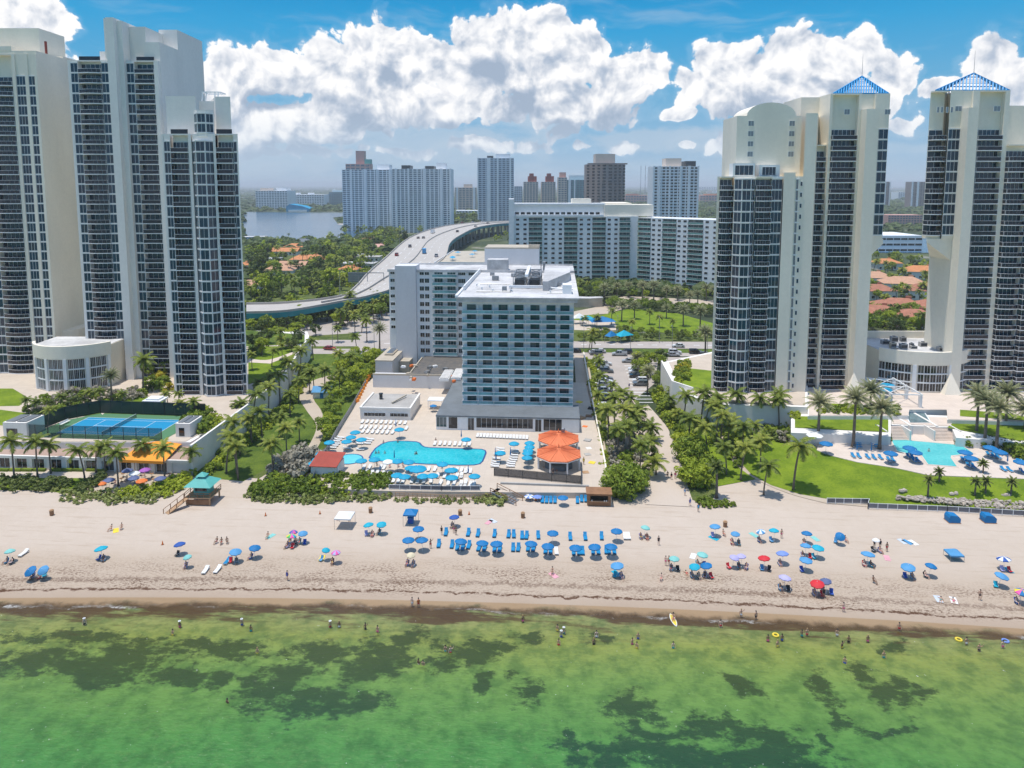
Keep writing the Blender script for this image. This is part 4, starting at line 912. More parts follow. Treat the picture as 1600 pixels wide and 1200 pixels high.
for (xx, yy, w_) in ((x0+6, 206, 1.0), (x0+11, 214, .8), (x0+15, 200, .6), (x1-4, 195, .8), (x0+4, 217, .7)): m = MB(); m.box(xx-w_, xx+w_, yy-w_*.7, yy+w_*.7, z+.2, z+.2+w_*1.1).box(xx-w_*.8, xx-w_*.6, yy-w_*.5, yy+w_*.5, z, z+.2).box(xx+w_*.6, xx+w_*.8, yy-w_*.5, yy+w_*.5, z, z+.2); b.part('air_conditioner', m, 'grey_metal')
for px, py in ((753, 452), (765, 449), (770, 455), (745, 447), (800, 456), (860, 457)):
    p = P(px, py, zt); m = MB(); m.cyl(p.x, p.y, z, z+.5, .18, n=8).cyl(p.x, p.y, z+.5, z+.65, .3, n=8); b.part('roof_vent', m, 'white_paint')
# cross wing
yw = 225; xl = G(609, yw, 500); xr = G(895, yw, 480); zw = ZG(650, 425, yw); fw_ = 2.62; nf = 11; zb = 5.2
b.wall.box(xl, xr, yw, 243, 0, zw)
zs = zb + 0.5
m = MB(); xa, xb = G(620, yw, 500), G(652, yw, 500); m.box(xa, xb, yw-1.6, yw-0.01, 0, zw+0.4); m.box(xa, xb, yw-1.6, yw+5, zw+.41, zw+2.2); b.part('stair_tower', m, 'grey_stucco')
for k in range(nf):
    z = zs + k*fw_
    if k > 2: b.window((xl+xa)/2, yw, z+0.8, 1.5, 1.1, 2, glass='glass_dark')
    for px in (660, 668): b.window(G(px, yw), yw, z+.6, 1.5, 1.5, 2, glass='glass_dark')
    for px in (686, 706): b.window(G(px, yw), yw, z+.1, 2.8, 2.1, 3, glass='glass_teal')
    b.balcony(G(696, yw), yw, z, 8.2, 1.5, rail='rail_teal')
    b.window(G(722, yw), yw, z+.6, 2.4, 1.5, 4, glass='glass_dark')
    b.window(G(738, yw), yw, z+.6, 2.4, 1.5, 4, glass='glass_dark')
m = MB(); m.box(xl-0.4, xr+.4, yw-0.5, 243.4, zw+.01, zw+.4); m.box(xl-.4, xr+.4, yw-.5, yw-.1, zw+.4, zw+.9); m.box(xl-.4, xr+.4, 243, 243.4, zw+.4, zw+.9); b.part('wing_roof', m, 'white_roof')
m = MB(); m.box(G(757, 243, 400), G(842, 243, 400), 243.5, 256, 0, ZG(800, 389, 243.5)); b.part('machine_house', m, 'grey_stucco')
m = MB(); zz = ZG(800, 389, 243.5); m.box(G(757, 243, 400), G(842, 243, 400), 243.6, 256, zz+.01, zz+.5); 
for j in range(9): m.box(G(826+j*2, 244, 390), G(827.3+j*2, 244, 390), 244, 245.5, zz+.5, zz+1.5)
b.part('machine_house_roof', m, 'beige_roof')
m = MB(); m.box(G(762, 229, 415), G(794, 229, 415), 227, 232, zw+.4, ZG(780, 406, 227)); b.part('plant_house', m, 'white_roof')
m = MB(); m.box(G(848, 226, 430), G(852, 226, 430), 226, 229, zw+.4, zw+3.5); m.tube([(G(845, 228), 228, zw+.5), (G(845, 228), 228, zw+4), (G(848, 228), 228, zw+4.3)], .15); b.part('exhaust_stack', m, 'grey_metal')
# podium: low glazed lounge with grey roof
xp0, xp1 = G(681, 166, 665), G(906, 166, 665)
m = MB(); m.prism([(xp0, 166), (xp1, 166), (xp1, 176.5), (x1+.1, 176.5), (x1+.1, 200), (xp0, 200)], 4.65, 4.95); b.part('podium_roof', m, 'grey_roof')
b.wall.prism([(xp0, 166.3), (xp1-.1, 166.3), (xp1-.1, 176), (x1+.09, 176), (x1+.09, 199.9), (xp0, 199.9)], 0, 4.64)
def shop(pa, pb, h=3.0, n_=2, z=DZ+0.35, glass='glass_dark', fr='white_paint'): b.window((G(pa, 166.3, 670)+G(pb, 166.3, 670))/2, 166.29, z, G(pb, 166.3, 670)-G(pa, 166.3, 670), h, n_, glass=glass, frame=fr)
shop(682, 698, 2.6, 3, DZ+.7, 'glass_teal'); shop(701, 715, 3.0, 1); shop(731, 741, 3.2, 2, DZ); shop(744, 833, 2.6, 11, DZ+.7, 'glass_dark'); shop(836, 846, 3.2, 2, DZ); shop(849, 878, 3.0, 3)
# podium roof to the left: works yard on the flat roof
m = MB(); xa, xb = G(583, 201, 610), G(721, 201, 610)
m.box(xa, G(638, 201, 610), 201, 204, 0, 5.0); m.box(G(638, 201, 610)+.01, xp0-.02, 201, 222, 0, 5.0); m.box(xp0, x0+1, 200.02, 222, 0, 5.0); b.part('annex', m, 'grey_stucco')
m = MB(); m.box(G(640, 201, 610), x0-0.1, 203, 224.9, 5.01, 5.1); b.part('annex_roof', m, 'dark_roof')
m = MB(); m.box(xa, xp0, 201, 201.35, 5.0, 5.5); m.box(G(638, 201, 610), G(638, 201, 610)+.35, 204, 222, 5.0, 5.5); b.part('annex_parapet', m, 'beige_roof')
b.done('hotel_wall')
def thingmb(name, label, cat, loc, rot, parts, group=None):
    r = empty(name, loc, rot, label, cat, group)
    for nm, mb, mt in parts: mb.build(nm, mt, r)
    return r
# storage house and the low pool building
p = P(587, 591, DZ); w = P(613, 592, DZ).x - p.x
m = MB(); m.box(0, w, 0, 19, -1, 5.6); r_ = MB(); r_.box(-.2, w+.2, -.2, 19.2, 5.61, 5.9); s_ = MB(); s_.box(w*.25, w*.75, 6, 15, 5.91, 6.4); s_.box(w*.3, w*.7, 6.5, 14.5, 6.4, 6.5)
g_ = MB(); [g_.box(w*.32, w*.68, 7+k*1.9, 8.5+k*1.9, 6.51, 6.6) for k in range(4)]
d_ = MB(); d_.box(w+.01, w+3.6, 8, 15, -1, 3.6)
thingmb('storage_house', 'tall narrow cream storage house with a skylight, left of the roof works', 'building', p, R(-1), [('wall', m, 'grey_stucco'), ('roof', r_, 'beige_roof'), ('skylight_curb', s_, 'beige_roof'), ('skylight', g_, 'glass_far'), ('lean_to', d_, 'beige_roof')])
p = P(563, 655, DZ); w = P(641, 657, DZ).x - p.x
b = Bld('pool_building', 'low flat-roofed pool building with two ribbon windows behind the white loungers', 'building', p, 0)
b.wall.box(0, w, 0, 13, -1, 2.9); b.wall.box(-.15, w+.15, -.15, 0.3, 2.9, 3.3); b.wall.box(w-.3, w+.15, .31, 13, 2.9, 3.3); b.wall.box(-.15, .3, .31, 13, 2.9, 3.3)
for k in range(6): b.window(1.5+k*.95, 0, .9, .95, 1.0, 1, glass='glass_dark')
for k in range(5): b.window(8.4+k*.95, 0, .9, .95, 1.0, 1, glass='glass_dark')
b.part('roof', MB().box(.31, w-.31, .31, 12.9, 2.91, 2.98), 'dark_roof2' if 'dark_roof2' in MAT else 'concrete')
b.part('roof_vent', MB().cyl(3.5, 8, 2.98, 4.4, .45, n=10).cyl(3.5, 8, 4.4, 4.6, .6, n=10), 'dark_metal')
b.part('duct', MB().bar((7.5, 4, 3.3), (10, 10, 3.6), .35), 'beige_roof')
b.done('white_stucco')
p = P(668, 640, DZ)
m = MB(); m.box(0, 4.2, 0, 3.2, 2.4, 2.6); l_ = [MB().box(a, a+.12, c_, c_+.12, 0, 2.39) for a, c_ in ((0.1, .1), (3.9, .1), (.1, 2.9), (3.9, 2.9))]
thingmb('shade_canopy', 'small flat white canopy on four posts beside the lounge', 'canopy', p, 0, [('roof', m, 'white_paint')] + [('post', q_, 'white_paint') for q_ in l_])
# pools
def pool(name, label, pts, z, rim, water, rimw=0.45, px=True):
    q = [P(a, b, z) for a, b in pts] if px else pts
    c = sum((v for v in q), Vector((0, 0, 0)))/len(q)
    r = empty(name, (c.x, c.y, z), 0, label, 'pool')
    inner = [Vector((v.x-c.x, v.y-c.y, 0)) for v in q]
    out = []
    for i, v in enumerate(inner):
        a, b2 = inner[i-1], inner[(i+1) % len(inner)]; d = (b2-a).normalized(); nrm = Vector((d.y, -d.x, 0))
        out.append(v + nrm*rimw)
    if sum(inner[i].x*inner[(i+1)%len(inner)].y-inner[(i+1)%len(inner)].x*inner[i].y for i in range(len(inner))) < 0:
        out = [v*2-o for v, o in zip(inner, out)]
    m = MB(); n = len(q)
    m.v = [(v.x, v.y, .06) for v in out] + [(v.x, v.y, .06) for v in inner] + [(v.x, v.y, .0) for v in inner] + [(v.x, v.y, .0) for v in out]
    for i in range(n):
        j = (i+1) % n; m.f += [(i, j, n+j, n+i), (n+i, n+j, 2*n+j, 2*n+i), (3*n+i, 3*n+j, j, i)]; m.mi += [0]*3
    m.build('coping', rim, r)
    w = MB(); vs = [Vector((v.x, v.y, .03)) for v in inner]; w.add(vs, fix(vs)); w.build('water', water, r, smooth=True); return r
def watermat(name, a, b_, scale=0.9):
    m = bpy.data.materials.new(name); m.use_nodes = True; MAT[name] = m
    t = NT(m.node_tree); bb = t.N['Principled BSDF']; bb.inputs['Roughness'].default_value = 0.08; bb.inputs['IOR'].default_value = 1.33
    pos = t.node('ShaderNodeNewGeometry').outputs['Position']
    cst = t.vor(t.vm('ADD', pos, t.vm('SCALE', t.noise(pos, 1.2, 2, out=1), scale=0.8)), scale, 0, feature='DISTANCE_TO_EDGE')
    c = t.mix(t.smooth(t.noise(pos, 0.15, 3), 0.35, 0.65), a, b_); c = t.mix(t.m('MULTIPLY', t.smooth(cst, 0.14, 0.0), 0.12), c, (0.35, 0.8, 0.8))  # pale caustic net: light painted into the water colour
    t.put(bb.inputs['Base Color'], c)
    bp = t.node('ShaderNodeBump'); bp.inputs['Strength'].default_value = 0.2; bp.inputs['Distance'].default_value = 0.1
    t.put(bp.inputs['Height'], t.noise(pos, 2.2, 4)); t.L.new(bp.outputs[0], bb.inputs['Normal'])
watermat('pool_water', (0.01, 0.38, 0.44), (0.03, 0.47, 0.52)); watermat('kids_water', (0.12, 0.55, 0.60), (0.18, 0.62, 0.64)); watermat('lagoon_water', (0.06, 0.46, 0.48), (0.10, 0.54, 0.54)); watermat('spa_water', (0.09, 0.13, 0.14), (0.14, 0.19, 0.20), 1.5)
pmat('tile_blue', (0.03, 0.10, 0.28), 0.4, 0.15, 2)
zc = lambda x, y_: (480+x/6.667, 640+y_/6.667)
pts = [zc(*p) for p in [(655,500),(680,455),(720,405),(780,362),(850,338),(930,330),(1040,333),(1130,338),(1165,350),(1185,375),(1215,392),(1270,400),(1450,405)]] + [(700+x/6.154, 640+y_/6.154) for x, y_ in [(60,378),(200,380),(320,385),(350,395),(357,415),(345,450),(325,495),(300,520),(250,530),(100,532),(0,528)]] + [zc(*p) for p in [(1400,568),(1250,565),(1000,550),(820,538),(700,525)]]
pool('swimming_pool', 'large turquoise hotel pool with a rounded upper left end', pts, DZ+.02, 'tile_blue', 'pool_water', .35)
c = P(546.5, 717.5, DZ); pool('wading_pool', 'small round pale blue wading pool left of the large pool', [Vector((c.x+2.7*cos(2*pi*k/28), c.y+2.7*sin(2*pi*k/28), DZ)) for k in range(28)], DZ+.02, 'tile_blue', 'kids_water', .3, px=False)
zr_ = lambda x, y_: (1320+x/5.714, 600+y_/5.714)
pool('swimming_pool', 'angular blue pool with a stepped front edge on the right terrace', [zr_(*p) for p in [(410,490),(1040,548),(1150,620),(950,640),(945,660),(1000,738),(745,718),(690,640),(560,620),(470,600)]], 2.52, 'deck_pink', 'lagoon_water', .4)
pool('reflecting_pool', 'dark rectangular reflecting pool above the blue tiled weir', [zr_(*p) for p in [(500,205),(680,210),(765,345),(585,345)]], 4.72, 'white_paint', 'spa_water', .25)
p = [fw(V(*zr_(590, 440), depth(1420, 664, 4.6))[0], depth(1420, 664, 4.6)-.6, 2.5), fw(V(*zr_(775, 445), depth(1450, 665, 4.6))[0], depth(1450, 665, 4.6)-.6, 2.5)]
r = empty('weir_wall', p[0], YAW, 'short deep blue tiled weir wall below the dark pool', 'weir'); w = p[1].x-p[0].x
MB().box(0, w, 0, .5, -.1, 2.0).build('tiles', 'tile_blue2' if 'tile_blue2' in MAT else 'lattice_blue', r)
for xx in (-1.0, w+.4): MB().prism([(xx, -.6), (xx+.6, -.6), (xx+.6, 9), (xx, 9)], -.1, 2.35).build('cheek_wall', 'white_stucco', r)
# broad stairs either side
for (xa, xb, lab) in ((372, 575, 'broad pale steps left of the blue weir wall'), (800, 1020, 'broad pale steps right of the blue weir wall')):
    dd = depth(1440, 665, 4.6)-4.2; a, c = fw(V(*zr_(xa, 480), dd)[0], dd, 2.5), fw(V(*zr_(xb, 480), dd)[0], dd, 2.5); r = empty('stairs', a, YAW, lab, 'steps'); w = c.x-a.x; m = MB()
    for k in range(10): m.box(0, w, k*.38, 3.9, k*.21-.05, (k+1)*.21-.05)
    m.build('steps', 'deck_pink', r); MB().box(-.3, 0, -.3, 4.0, -.1, 2.4).build('cheek_wall', 'white_stucco', r); MB().box(w, w+.3, -.3, 4.0, -.1, 2.4).build('cheek_wall', 'white_stucco', r)
# pergola over the blue terrace cover
a = P(*zr_(400, 250), 4.6); c = P(*zr_(815, 330), 4.6)
r = empty('pergola', a, 0, 'white steel pergola with crossed beams over blue shades, in front of the drum', 'pergola'); w = c.x-a.x
k_ = 0
for xx in (0.5, w-.3):
    for yy in (1, 8, 15): MB().box(xx-.35, xx+.35, yy-.35, yy+.35, 0, 4.2).build('post', 'white_paint', r)
m = MB()
for yy in (1, 8, 15): m.bar((0, yy, 4.35), (w+.2, yy, 4.35), .25)
for xx in (.5, w-.3): m.bar((xx, 0, 4.6), (xx, 16, 4.6), .28)
for yy in (1, 8): m.bar((.5, yy, 4.85), (w-.3, yy+7, 4.85), .15); m.bar((w-.3, yy, 4.85), (.5, yy+7, 4.85), .15)
m.build('beams', 'white_paint', r)
for yy in (9, 13.2): MB().sphere((w*.3 if yy < 10 else w*.62, yy, 3.2), 1.9, 14, 6, sq=(1.2, .9, .25)).build('shade_sail', 'turq_canvas', r)
# ---- orange octagonal bars
def octagon(px, py, R_, lab, cup=False):
    c = P(px, py, 4.1); r = empty('bar_pavilion', (c.x, c.y, DZ), R(22.5), lab, 'pavilion', 'orange roofed octagonal bar pavilions')
    ang = [2*pi*k/8 for k in range(8)]; m = MB(); o = 0
    vs = [(R_*cos(a), R_*sin(a), 2.9) for a in ang] + [(R_*.12*cos(a), R_*.12*sin(a), 3.9) for a in ang] + [(0, 0, 4.2)] + [(R_*cos(a), R_*sin(a), 2.7) for a in ang]
    fs = [(i, (i+1)%8, 8+(i+1)%8, 8+i) for i in range(8)] + [(8+i, 8+(i+1)%8, 16) for i in range(8)] + [(17+i, 17+(i+1)%8, (i+1)%8, i) for i in range(8)] + [tuple(range(24, 16, -1))]
    m.add(vs, fs)
    for a in ang:
        m.bar((R_*cos(a), R_*sin(a), 2.95), (R_*.1*cos(a), R_*.1*sin(a), 3.98), .14)
    for k in range(8):
        for f in (.25, .5, .75):
            a0, a1 = ang[k], ang[(k+1)%8]; x = R_*(cos(a0)*(1-f)+cos(a1)*f); yy = R_*(sin(a0)*(1-f)+sin(a1)*f); m.bar((x*.99, yy*.99, 2.95), (x*.14, yy*.14, 3.94), .06)
    m.cyl(0, 0, 4.1, 5.1, .22, .03, n=8)
    m.build('roof', 'orange_roof', r)
    MB().prism([(R_*1.01*cos(a), R_*1.01*sin(a)) for a in ang], 2.55, 2.69).build('fascia', 'white_paint', r)
    for a in ang: MB().box(R_*.93*cos(a)-.14, R_*.93*cos(a)+.14, R_*.93*sin(a)-.14, R_*.93*sin(a)+.14, 0, 2.55).build('post', 'white_paint', r)
    MB().prism([(R_*.62*cos(a), R_*.62*sin(a)) for a in ang], 0, 1.1).build('bar_counter', 'grey_roof', r)
    MB().prism([(R_*.30*cos(a), R_*.30*sin(a)) for a in ang], 0, 2.5).build('bar_core', 'dark_metal', r)
    for k in range(6):
        a = ang[k]+.3; MB().cyl(R_*.8*cos(a), R_*.8*sin(a), .0, .72, .04, n=6).cyl(R_*.8*cos(a), R_*.8*sin(a), .72, .8, .2, n=8).build('bar_stool', 'wood_brown', r)
    if cup: MB().cyl(1.6, 1.0, 3.5, 4.3, .4, n=12).sphere((1.6, 1.0, 4.4), .5, 10, 6).build('roof_ventilator', 'grey_metal', r)
octagon(873, 708, 5.1, 'orange octagonal bar roof nearer the beach'); octagon(872.5, 684, 5.0, 'orange octagonal bar roof behind its twin, with a round ventilator', True)
# ---- railing helper
def railing(name, label, cat, pts, z, h=1.1, mat='white_paint', panel='rail_far', step=2.0, group=None, rails=2, px=True, pz=None):
    q = [P(a, b_, z) for a, b_ in pts] if px else [Vector((a, b_, z)) for a, b_ in pts]
    o = q[0]; r = empty(name, o, 0, label, cat, group); m = MB(); pn = MB(); n = 0
    for a, c in zip(q[:-1], q[1:]):
        a, c = a-o, c-o; L = (c-a).length; k = max(1, round(L/step)); d = (c-a)/k
        for i in range(k+1):
            p = a+d*i; m.box(p.x-.05, p.x+.05, p.y-.05, p.y+.05, 0, h)
        for j in range(rails): zz = h*(1-j*.8/(max(1, rails-1)))-.05; m.bar(a+Vector((0, 0, zz)), c+Vector((0, 0, zz)), .07)
        if panel: 
            u = (c-a).normalized(); v = Vector((-u.y, u.x, 0))*.012
            pn.add([a+v+Vector((0, 0, .12)), c+v+Vector((0, 0, .12)), c+v+Vector((0, 0, h-.12)), a+v+Vector((0, 0, h-.12)), a-v+Vector((0, 0, .12)), c-v+Vector((0, 0, .12)), c-v+Vector((0, 0, h-.12)), a-v+Vector((0, 0, h-.12))], [(0,3,2,1),(4,5,6,7),(0,1,5,4),(2,3,7,6)])
    m.build('posts_and_rails', mat, r)
    if panel: pn.build('panel', panel, r)
    return r
pmat('mesh_screen', (0.11, 0.10, 0.095), 0.8, 0.1, 1, alpha=0.72)
pmat('fence_blue_grey', (0.20, 0.26, 0.31), 0.4, 0.15, .5)
railing('deck_fence', 'blue grey panel fence along the left edge of the pool deck', 'fence', [(490,752),(502,724),(528,676),(550,640),(572,600)], DZ, 1.6, 'grey_metal', 'fence_blue_grey')
railing('deck_railing', 'white railing with clear panels along the beach side of the pool deck', 'railing', [(608,765),(690,767),(750,767)], DZ, 1.1, 'white_paint', 'rail_far')
railing('boardwalk_railing', 'weathered picket railing of the ramp below the pool deck', 'railing', [(618,779),(700,783),(768,781)], 0.1, 1.3, 'wood_tan', None, .9, rails=3)
m = MB(); a, c = P(608, 770, 0), P(772, 772, 0); MB_ = m.box(0, (c-a).length, -1.6, 0, 0, .65)
r = empty('beach_ramp', a, atan2((c-a).y, (c-a).x), 'grey timber ramp running below the pool deck wall', 'ramp'); m.build('deck', 'concrete', r)
p = P(772, 768, 0); p2 = P(813, 782, 0)
m = MB(); s_ = MB()
for k in range(8): f = k/8; s_.box(-1+f*5, -1+f*5+.9, -1.2, 1.2, 0, 1.2-f*1.2)
r = empty('beach_stairs', P(778, 777, 0), R(-28), 'grey wooden stairs from the deck corner down to the sand', 'stairs'); s_.build('steps', 'grey_metal', r)
for yy in (-1.25, 1.25): MB().bar((-1, yy, 2.2), (5, yy, 1.0), .1).bar((-1, yy, 1.7), (5, yy, .5), .07).box(-1.05, -.95, yy-.05, yy+.05, 0, 2.2).box(1.95, 2.05, yy-.05, yy+.05, 0, 1.6).box(4.95, 5.05, yy-.05, yy+.05, 0, 1.0).build('handrail', 'wood_brown', r)
railing('screen_fence', 'dark mesh construction fence in front of the orange bars', 'fence', [(772,744),(908,757),(908,735)], DZ, 1.9, 'dark_metal', 'mesh_screen', 3.0)
m = MB(); a, c = P(782, 765, 0), P(920, 770, 0); L = (c-a).length
r = empty('retaining_wall', a, atan2((c-a).y, (c-a).x), 'low pale concrete retaining wall behind the blue beach chairs', 'wall'); m.box(0, L, -.2, .2, -.3, 1.6); m.build('wall', 'concrete', r)
# driveway wall and parking garden wall
def wall(name, label, pts, z0_, z1_, th, mat, cat='wall', px=True, zs=None):
    q = [P(a, b_, z0_) for a, b_ in pts]; o = q[0]; r = empty(name, o, 0, label, cat); m = MB()
    L_, R_ = [], []
    for i, v in enumerate(q):
        d = (q[min(i+1, len(q)-1)]-q[max(i-1, 0)]).normalized(); nn = Vector((-d.y, d.x, 0))*th/2; L_.append(v-o+nn); R_.append(v-o-nn)
    for i in range(len(q)-1):
        za, zb_ = (zs[i]-z0_, zs[i+1]-z0_) if zs else (z1_-z0_,)*2
        a, b_, c, d = L_[i], L_[i+1], R_[i+1], R_[i]
        m.add([(a.x,a.y,0),(b_.x,b_.y,0),(c.x,c.y,0),(d.x,d.y,0),(a.x,a.y,za),(b_.x,b_.y,zb_),(c.x,c.y,zb_),(d.x,d.y,za)], [(0,1,2,3),(7,6,5,4),(1,0,4,5),(2,1,5,6),(3,2,6,7),(0,3,7,4)])
    m.build('wall', mat, r); return r
wall('garden_wall', 'long low cream wall between the hotel drive and the palm strip', [(912,556),(921,610),(933,670),(945,730),(954,790)], 0, 1.5, .35, 'cream_stucco')
wall('garden_wall', 'tall pale retaining wall with a stepped top beside the left garden', [(300,742),(392,668),(440,628),(484,560)], 0, 7, .5, 'white_stucco', zs=[6.6, 6.6, 6.9, 8.2])
wall('garden_wall', 'tall pale retaining wall beside the public path and parking lot', [(1033,606),(1050,640),(1082,648)], 0, 8, .5, 'white_stucco', zs=[8.6, 8.2, 7.6])
# ================================================================ white condo slab behind the park
b = Bld('condo_block', 'long white condominium with teal balcony stacks behind the park', 'building', O)
D = depth(900, 449, 0); fh = 2.92; c = lambda px: X(px, D, 400); zt = Z(338, D, 900); n = int((zt-2)/fh); z0 = zt-0.6-n*fh
S = dict(w=1.9, h=1.2, d=2, c=2, style='flat', glass='glass_dark'); S3 = dict(S, c=3); Bo = dict(d=3, rec=1.2, pr=0.6, glass='glass_teal')
b.facade([(c(795), c(803), 'P', dict(dy=-1.5, top=Z(311, D))), (c(803), c(826), 'S', S), (c(826), c(847), 'B', Bo), (c(847), c(881), 'S', S3), (c(881), c(902), 'B', Bo), (c(902), c(925), 'S', S), (c(925), c(946), 'B', Bo), (c(946), c(967), 'S', S), (c(967), c(984), 'B', dict(Bo, dy=-1)), (c(984), c(996), 'P', dict())],
         z0, n, fh, D, D+18, zt, rail='rail_green')
A = (c(996), D); Bq = (X(1130, D-34, 400), D-34); ang = atan2(Bq[1]-A[1], Bq[0]-A[0]); L = math.dist(A, Bq)
def fr(px):
    # distance along the turned wing for a pixel column
    k = (px-800)/F; # x = k*d (ray), on the line A->Bq
    ux, uy = cos(ang), sin(ang); return (k*1.0*A[1]*cos(TH*0)-A[0])/(ux-k*uy)
w = [(0, fr(1017), 'B', Bo), (fr(1017), fr(1035), 'S', S), (fr(1035), fr(1057), 'B', Bo), (fr(1057), fr(1075), 'S', S), (fr(1075), fr(1099), 'B', Bo), (fr(1099), fr(1124), 'S', S), (fr(1124), fr(1150), 'P', {})]
b.facade(w, z0, n, fh, 0, 18, zt-0.7, rail='rail_green', rot=ang, origin=A)
m = MB(); m.box(c(803), c(944), D+3, D+17, zt+.01, Z(321, D)); m.box(c(800), c(946), D+2.4, D+17.5, Z(321, D)+.01, Z(318, D)); b.part('penthouse', m, 'white_paint')
m = MB(); m.box(c(944)+.1, c(1020), D+1, D+17, zt+.02, Z(320, D)); m.box(c(895), c(925), D+8, D+17.8, Z(318, D)+.02, Z(311, D)); m.box(c(950), c(990), D+10, D+40, zt+.1, Z(318, D)); b.part('stair_house', m, 'cream_stucco')
for px in range(808, 942, 9): b.window(c(px), D+3, zt+1.0, 2.4, 1.4, 1, style='flat', glass='glass_dark')
m = MB(); m.box(c(803), c(943), D-0.3, D+.1, zt-.3, zt+.8); b.part('parapet', m, 'white_paint')
b.done('white_paint', cap=100)
# ================================================================ distant buildings
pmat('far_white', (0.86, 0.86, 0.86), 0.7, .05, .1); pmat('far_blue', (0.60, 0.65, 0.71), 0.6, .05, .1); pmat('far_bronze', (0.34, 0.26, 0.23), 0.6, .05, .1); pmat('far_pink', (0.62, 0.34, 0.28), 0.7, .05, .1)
pmat('far_beige', (0.68, 0.56, 0.46), 0.7, .05, .1); pmat('far_teal', (0.16, 0.30, 0.31), 0.4, .05, .1); pmat('terracotta', (0.42, 0.17, 0.10), .8, .15, .6); pmat('orange_tile', (0.60, 0.24, 0.09), .8, .12, .6); pmat('peach_tile', (0.55, 0.31, 0.19), .8, .1, .6)
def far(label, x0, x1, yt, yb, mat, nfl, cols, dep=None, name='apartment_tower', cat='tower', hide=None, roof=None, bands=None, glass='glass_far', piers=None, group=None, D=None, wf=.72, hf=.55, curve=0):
    D = D or depth((x0+x1)/2, yb, 0); xa, xb = X(x0, D, 300), X(x1, D, 300); zt = Z(yt, D, (x0+x1)/2); w = xb-xa; dep = dep or w*.5; o = fw((xa+xb)/2, D)
    b = Bld(name, label, cat, o, YAW, group); h = zt/nfl
    if curve:
        pts = [(-w/2+w*i/12, dep*.35*(abs(i/6-1)**2)) for i in range(13)] + [(w/2, dep), (-w/2, dep)]; b.wall.prism(pts, -1, zt)
    else: b.wall.box(-w/2, w/2, 0, dep, -1, zt)
    k0 = 0 if not hide else int((Z(hide, D)/h))
    for k in range(max(0, k0), nfl):
        for j in range(cols):
            x = -w/2 + w*(j+.5)/cols; yy = dep*.35*abs(x/(w/2))**2 if curve else 0
            b.window(x, yy, k*h+h*.2, w/cols*wf, h*hf, 1, style='flat', glass=glass)
    if piers:
        m = MB()
        for f, pw in piers: m.box(-w/2+w*f-pw*w/2, -w/2+w*f+pw*w/2, -.9, -.1, 0, zt+.6)
        b.part('pier', m, 'far_white')
    if bands: b.part('floor_slab', MB().box(-w/2-.4, w/2+.4, -.6, .0, zt-.8, zt+.9), bands)
    for (fa, fb, hh, mt) in (roof or []): b.part('roof_house', MB().box(-w/2+w*fa, -w/2+w*fb, dep*.2, dep*.8, zt+.01, zt+hh), mt)
    b.done(mat, cap=100); return b.root
far('left half of the broad twin apartment slab beyond the bridge', 535, 611, 265, 361, 'far_white', 31, 12, 40, roof=[(.7, .95, 7, 'far_white')], piers=[(.19, .03), (.47, .05), (.72, .03), (.98, .04)])
far('right half of the broad twin apartment slab beyond the bridge', 612.5, 705, 264, 364, 'far_white', 31, 14, 40, roof=[(.15, .3, 5, 'dark_metal'), (.55, .7, 4, 'dark_metal'), (.74, .9, 8, 'far_white')], piers=[(.07, .04), (.28, .03), (.55, .05), (.83, .04), (.985, .03)])
far('red and teal stepped top of a tower under construction behind the twin slab', 541, 579, 256, 330, 'far_pink', 16, 5, 30, D=1500, roof=[(.4, .75, 28, 'far_pink'), (.75, 1.0, 10, 'teal_roof')])
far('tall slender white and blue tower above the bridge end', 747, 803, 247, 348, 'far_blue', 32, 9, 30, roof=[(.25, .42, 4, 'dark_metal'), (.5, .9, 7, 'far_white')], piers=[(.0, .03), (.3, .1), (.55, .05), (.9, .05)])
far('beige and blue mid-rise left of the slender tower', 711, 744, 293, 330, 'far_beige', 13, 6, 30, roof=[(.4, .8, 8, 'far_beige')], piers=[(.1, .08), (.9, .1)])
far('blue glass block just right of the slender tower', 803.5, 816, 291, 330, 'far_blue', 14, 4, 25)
far('first of two matching towers with little red roofs', 818, 841, 284, 330, 'far_beige', 16, 5, 30, roof=[(.3, .9, 12, 'red_roof'), (.4, .7, 18, 'red_roof')], D=1500, group='towers with little red roofs')
far('second of two matching towers with little red roofs, beside the beige tower', 846, 868, 284, 330, 'far_beige', 16, 5, 30, roof=[(.3, .9, 12, 'red_roof'), (.4, .7, 18, 'red_roof')], D=1500, group='towers with little red roofs')
far('narrow beige tower with a stepped peach roof', 872, 886, 277, 330, 'far_beige', 18, 3, 30, roof=[(.2, .9, 10, 'far_pink')], D=1400)
far('white and teal tower left of the bronze rounded tower', 886.6, 919, 281, 330, 'far_teal', 17, 7, 30, roof=[(.1, .8, 9, 'far_white')], piers=[(.1, .12), (.35, .06)], D=1400)
far('bronze tower with a rounded front and cream roof house', 918, 979, 256, 335, 'far_bronze', 24, 8, 40, roof=[(.22, .72, 12, 'far_beige')], bands='far_bronze', glass='glass_dark', curve=1, wf=.93, hf=.5, D=820)
far('pale grey tower of tall vertical piers above the white condominium', 1021, 1090, 260, 345, 'far_white', 25, 11, 34, roof=[(.3, .65, 9, 'far_beige'), (.75, .98, 6, 'dark_metal')], piers=[(.0, .04), (.13, .05), (.36, .04), (.6, .04), (.8, .06), (1.0, .04)], glass='glass_dark', D=760, wf=.7)
far('brown and white striped tower seen left of the arch opening', 1374, 1390, 284, 325, 'far_bronze', 20, 4, 30, piers=[(.55, .15), (1.0, .1)], glass='glass_dark')
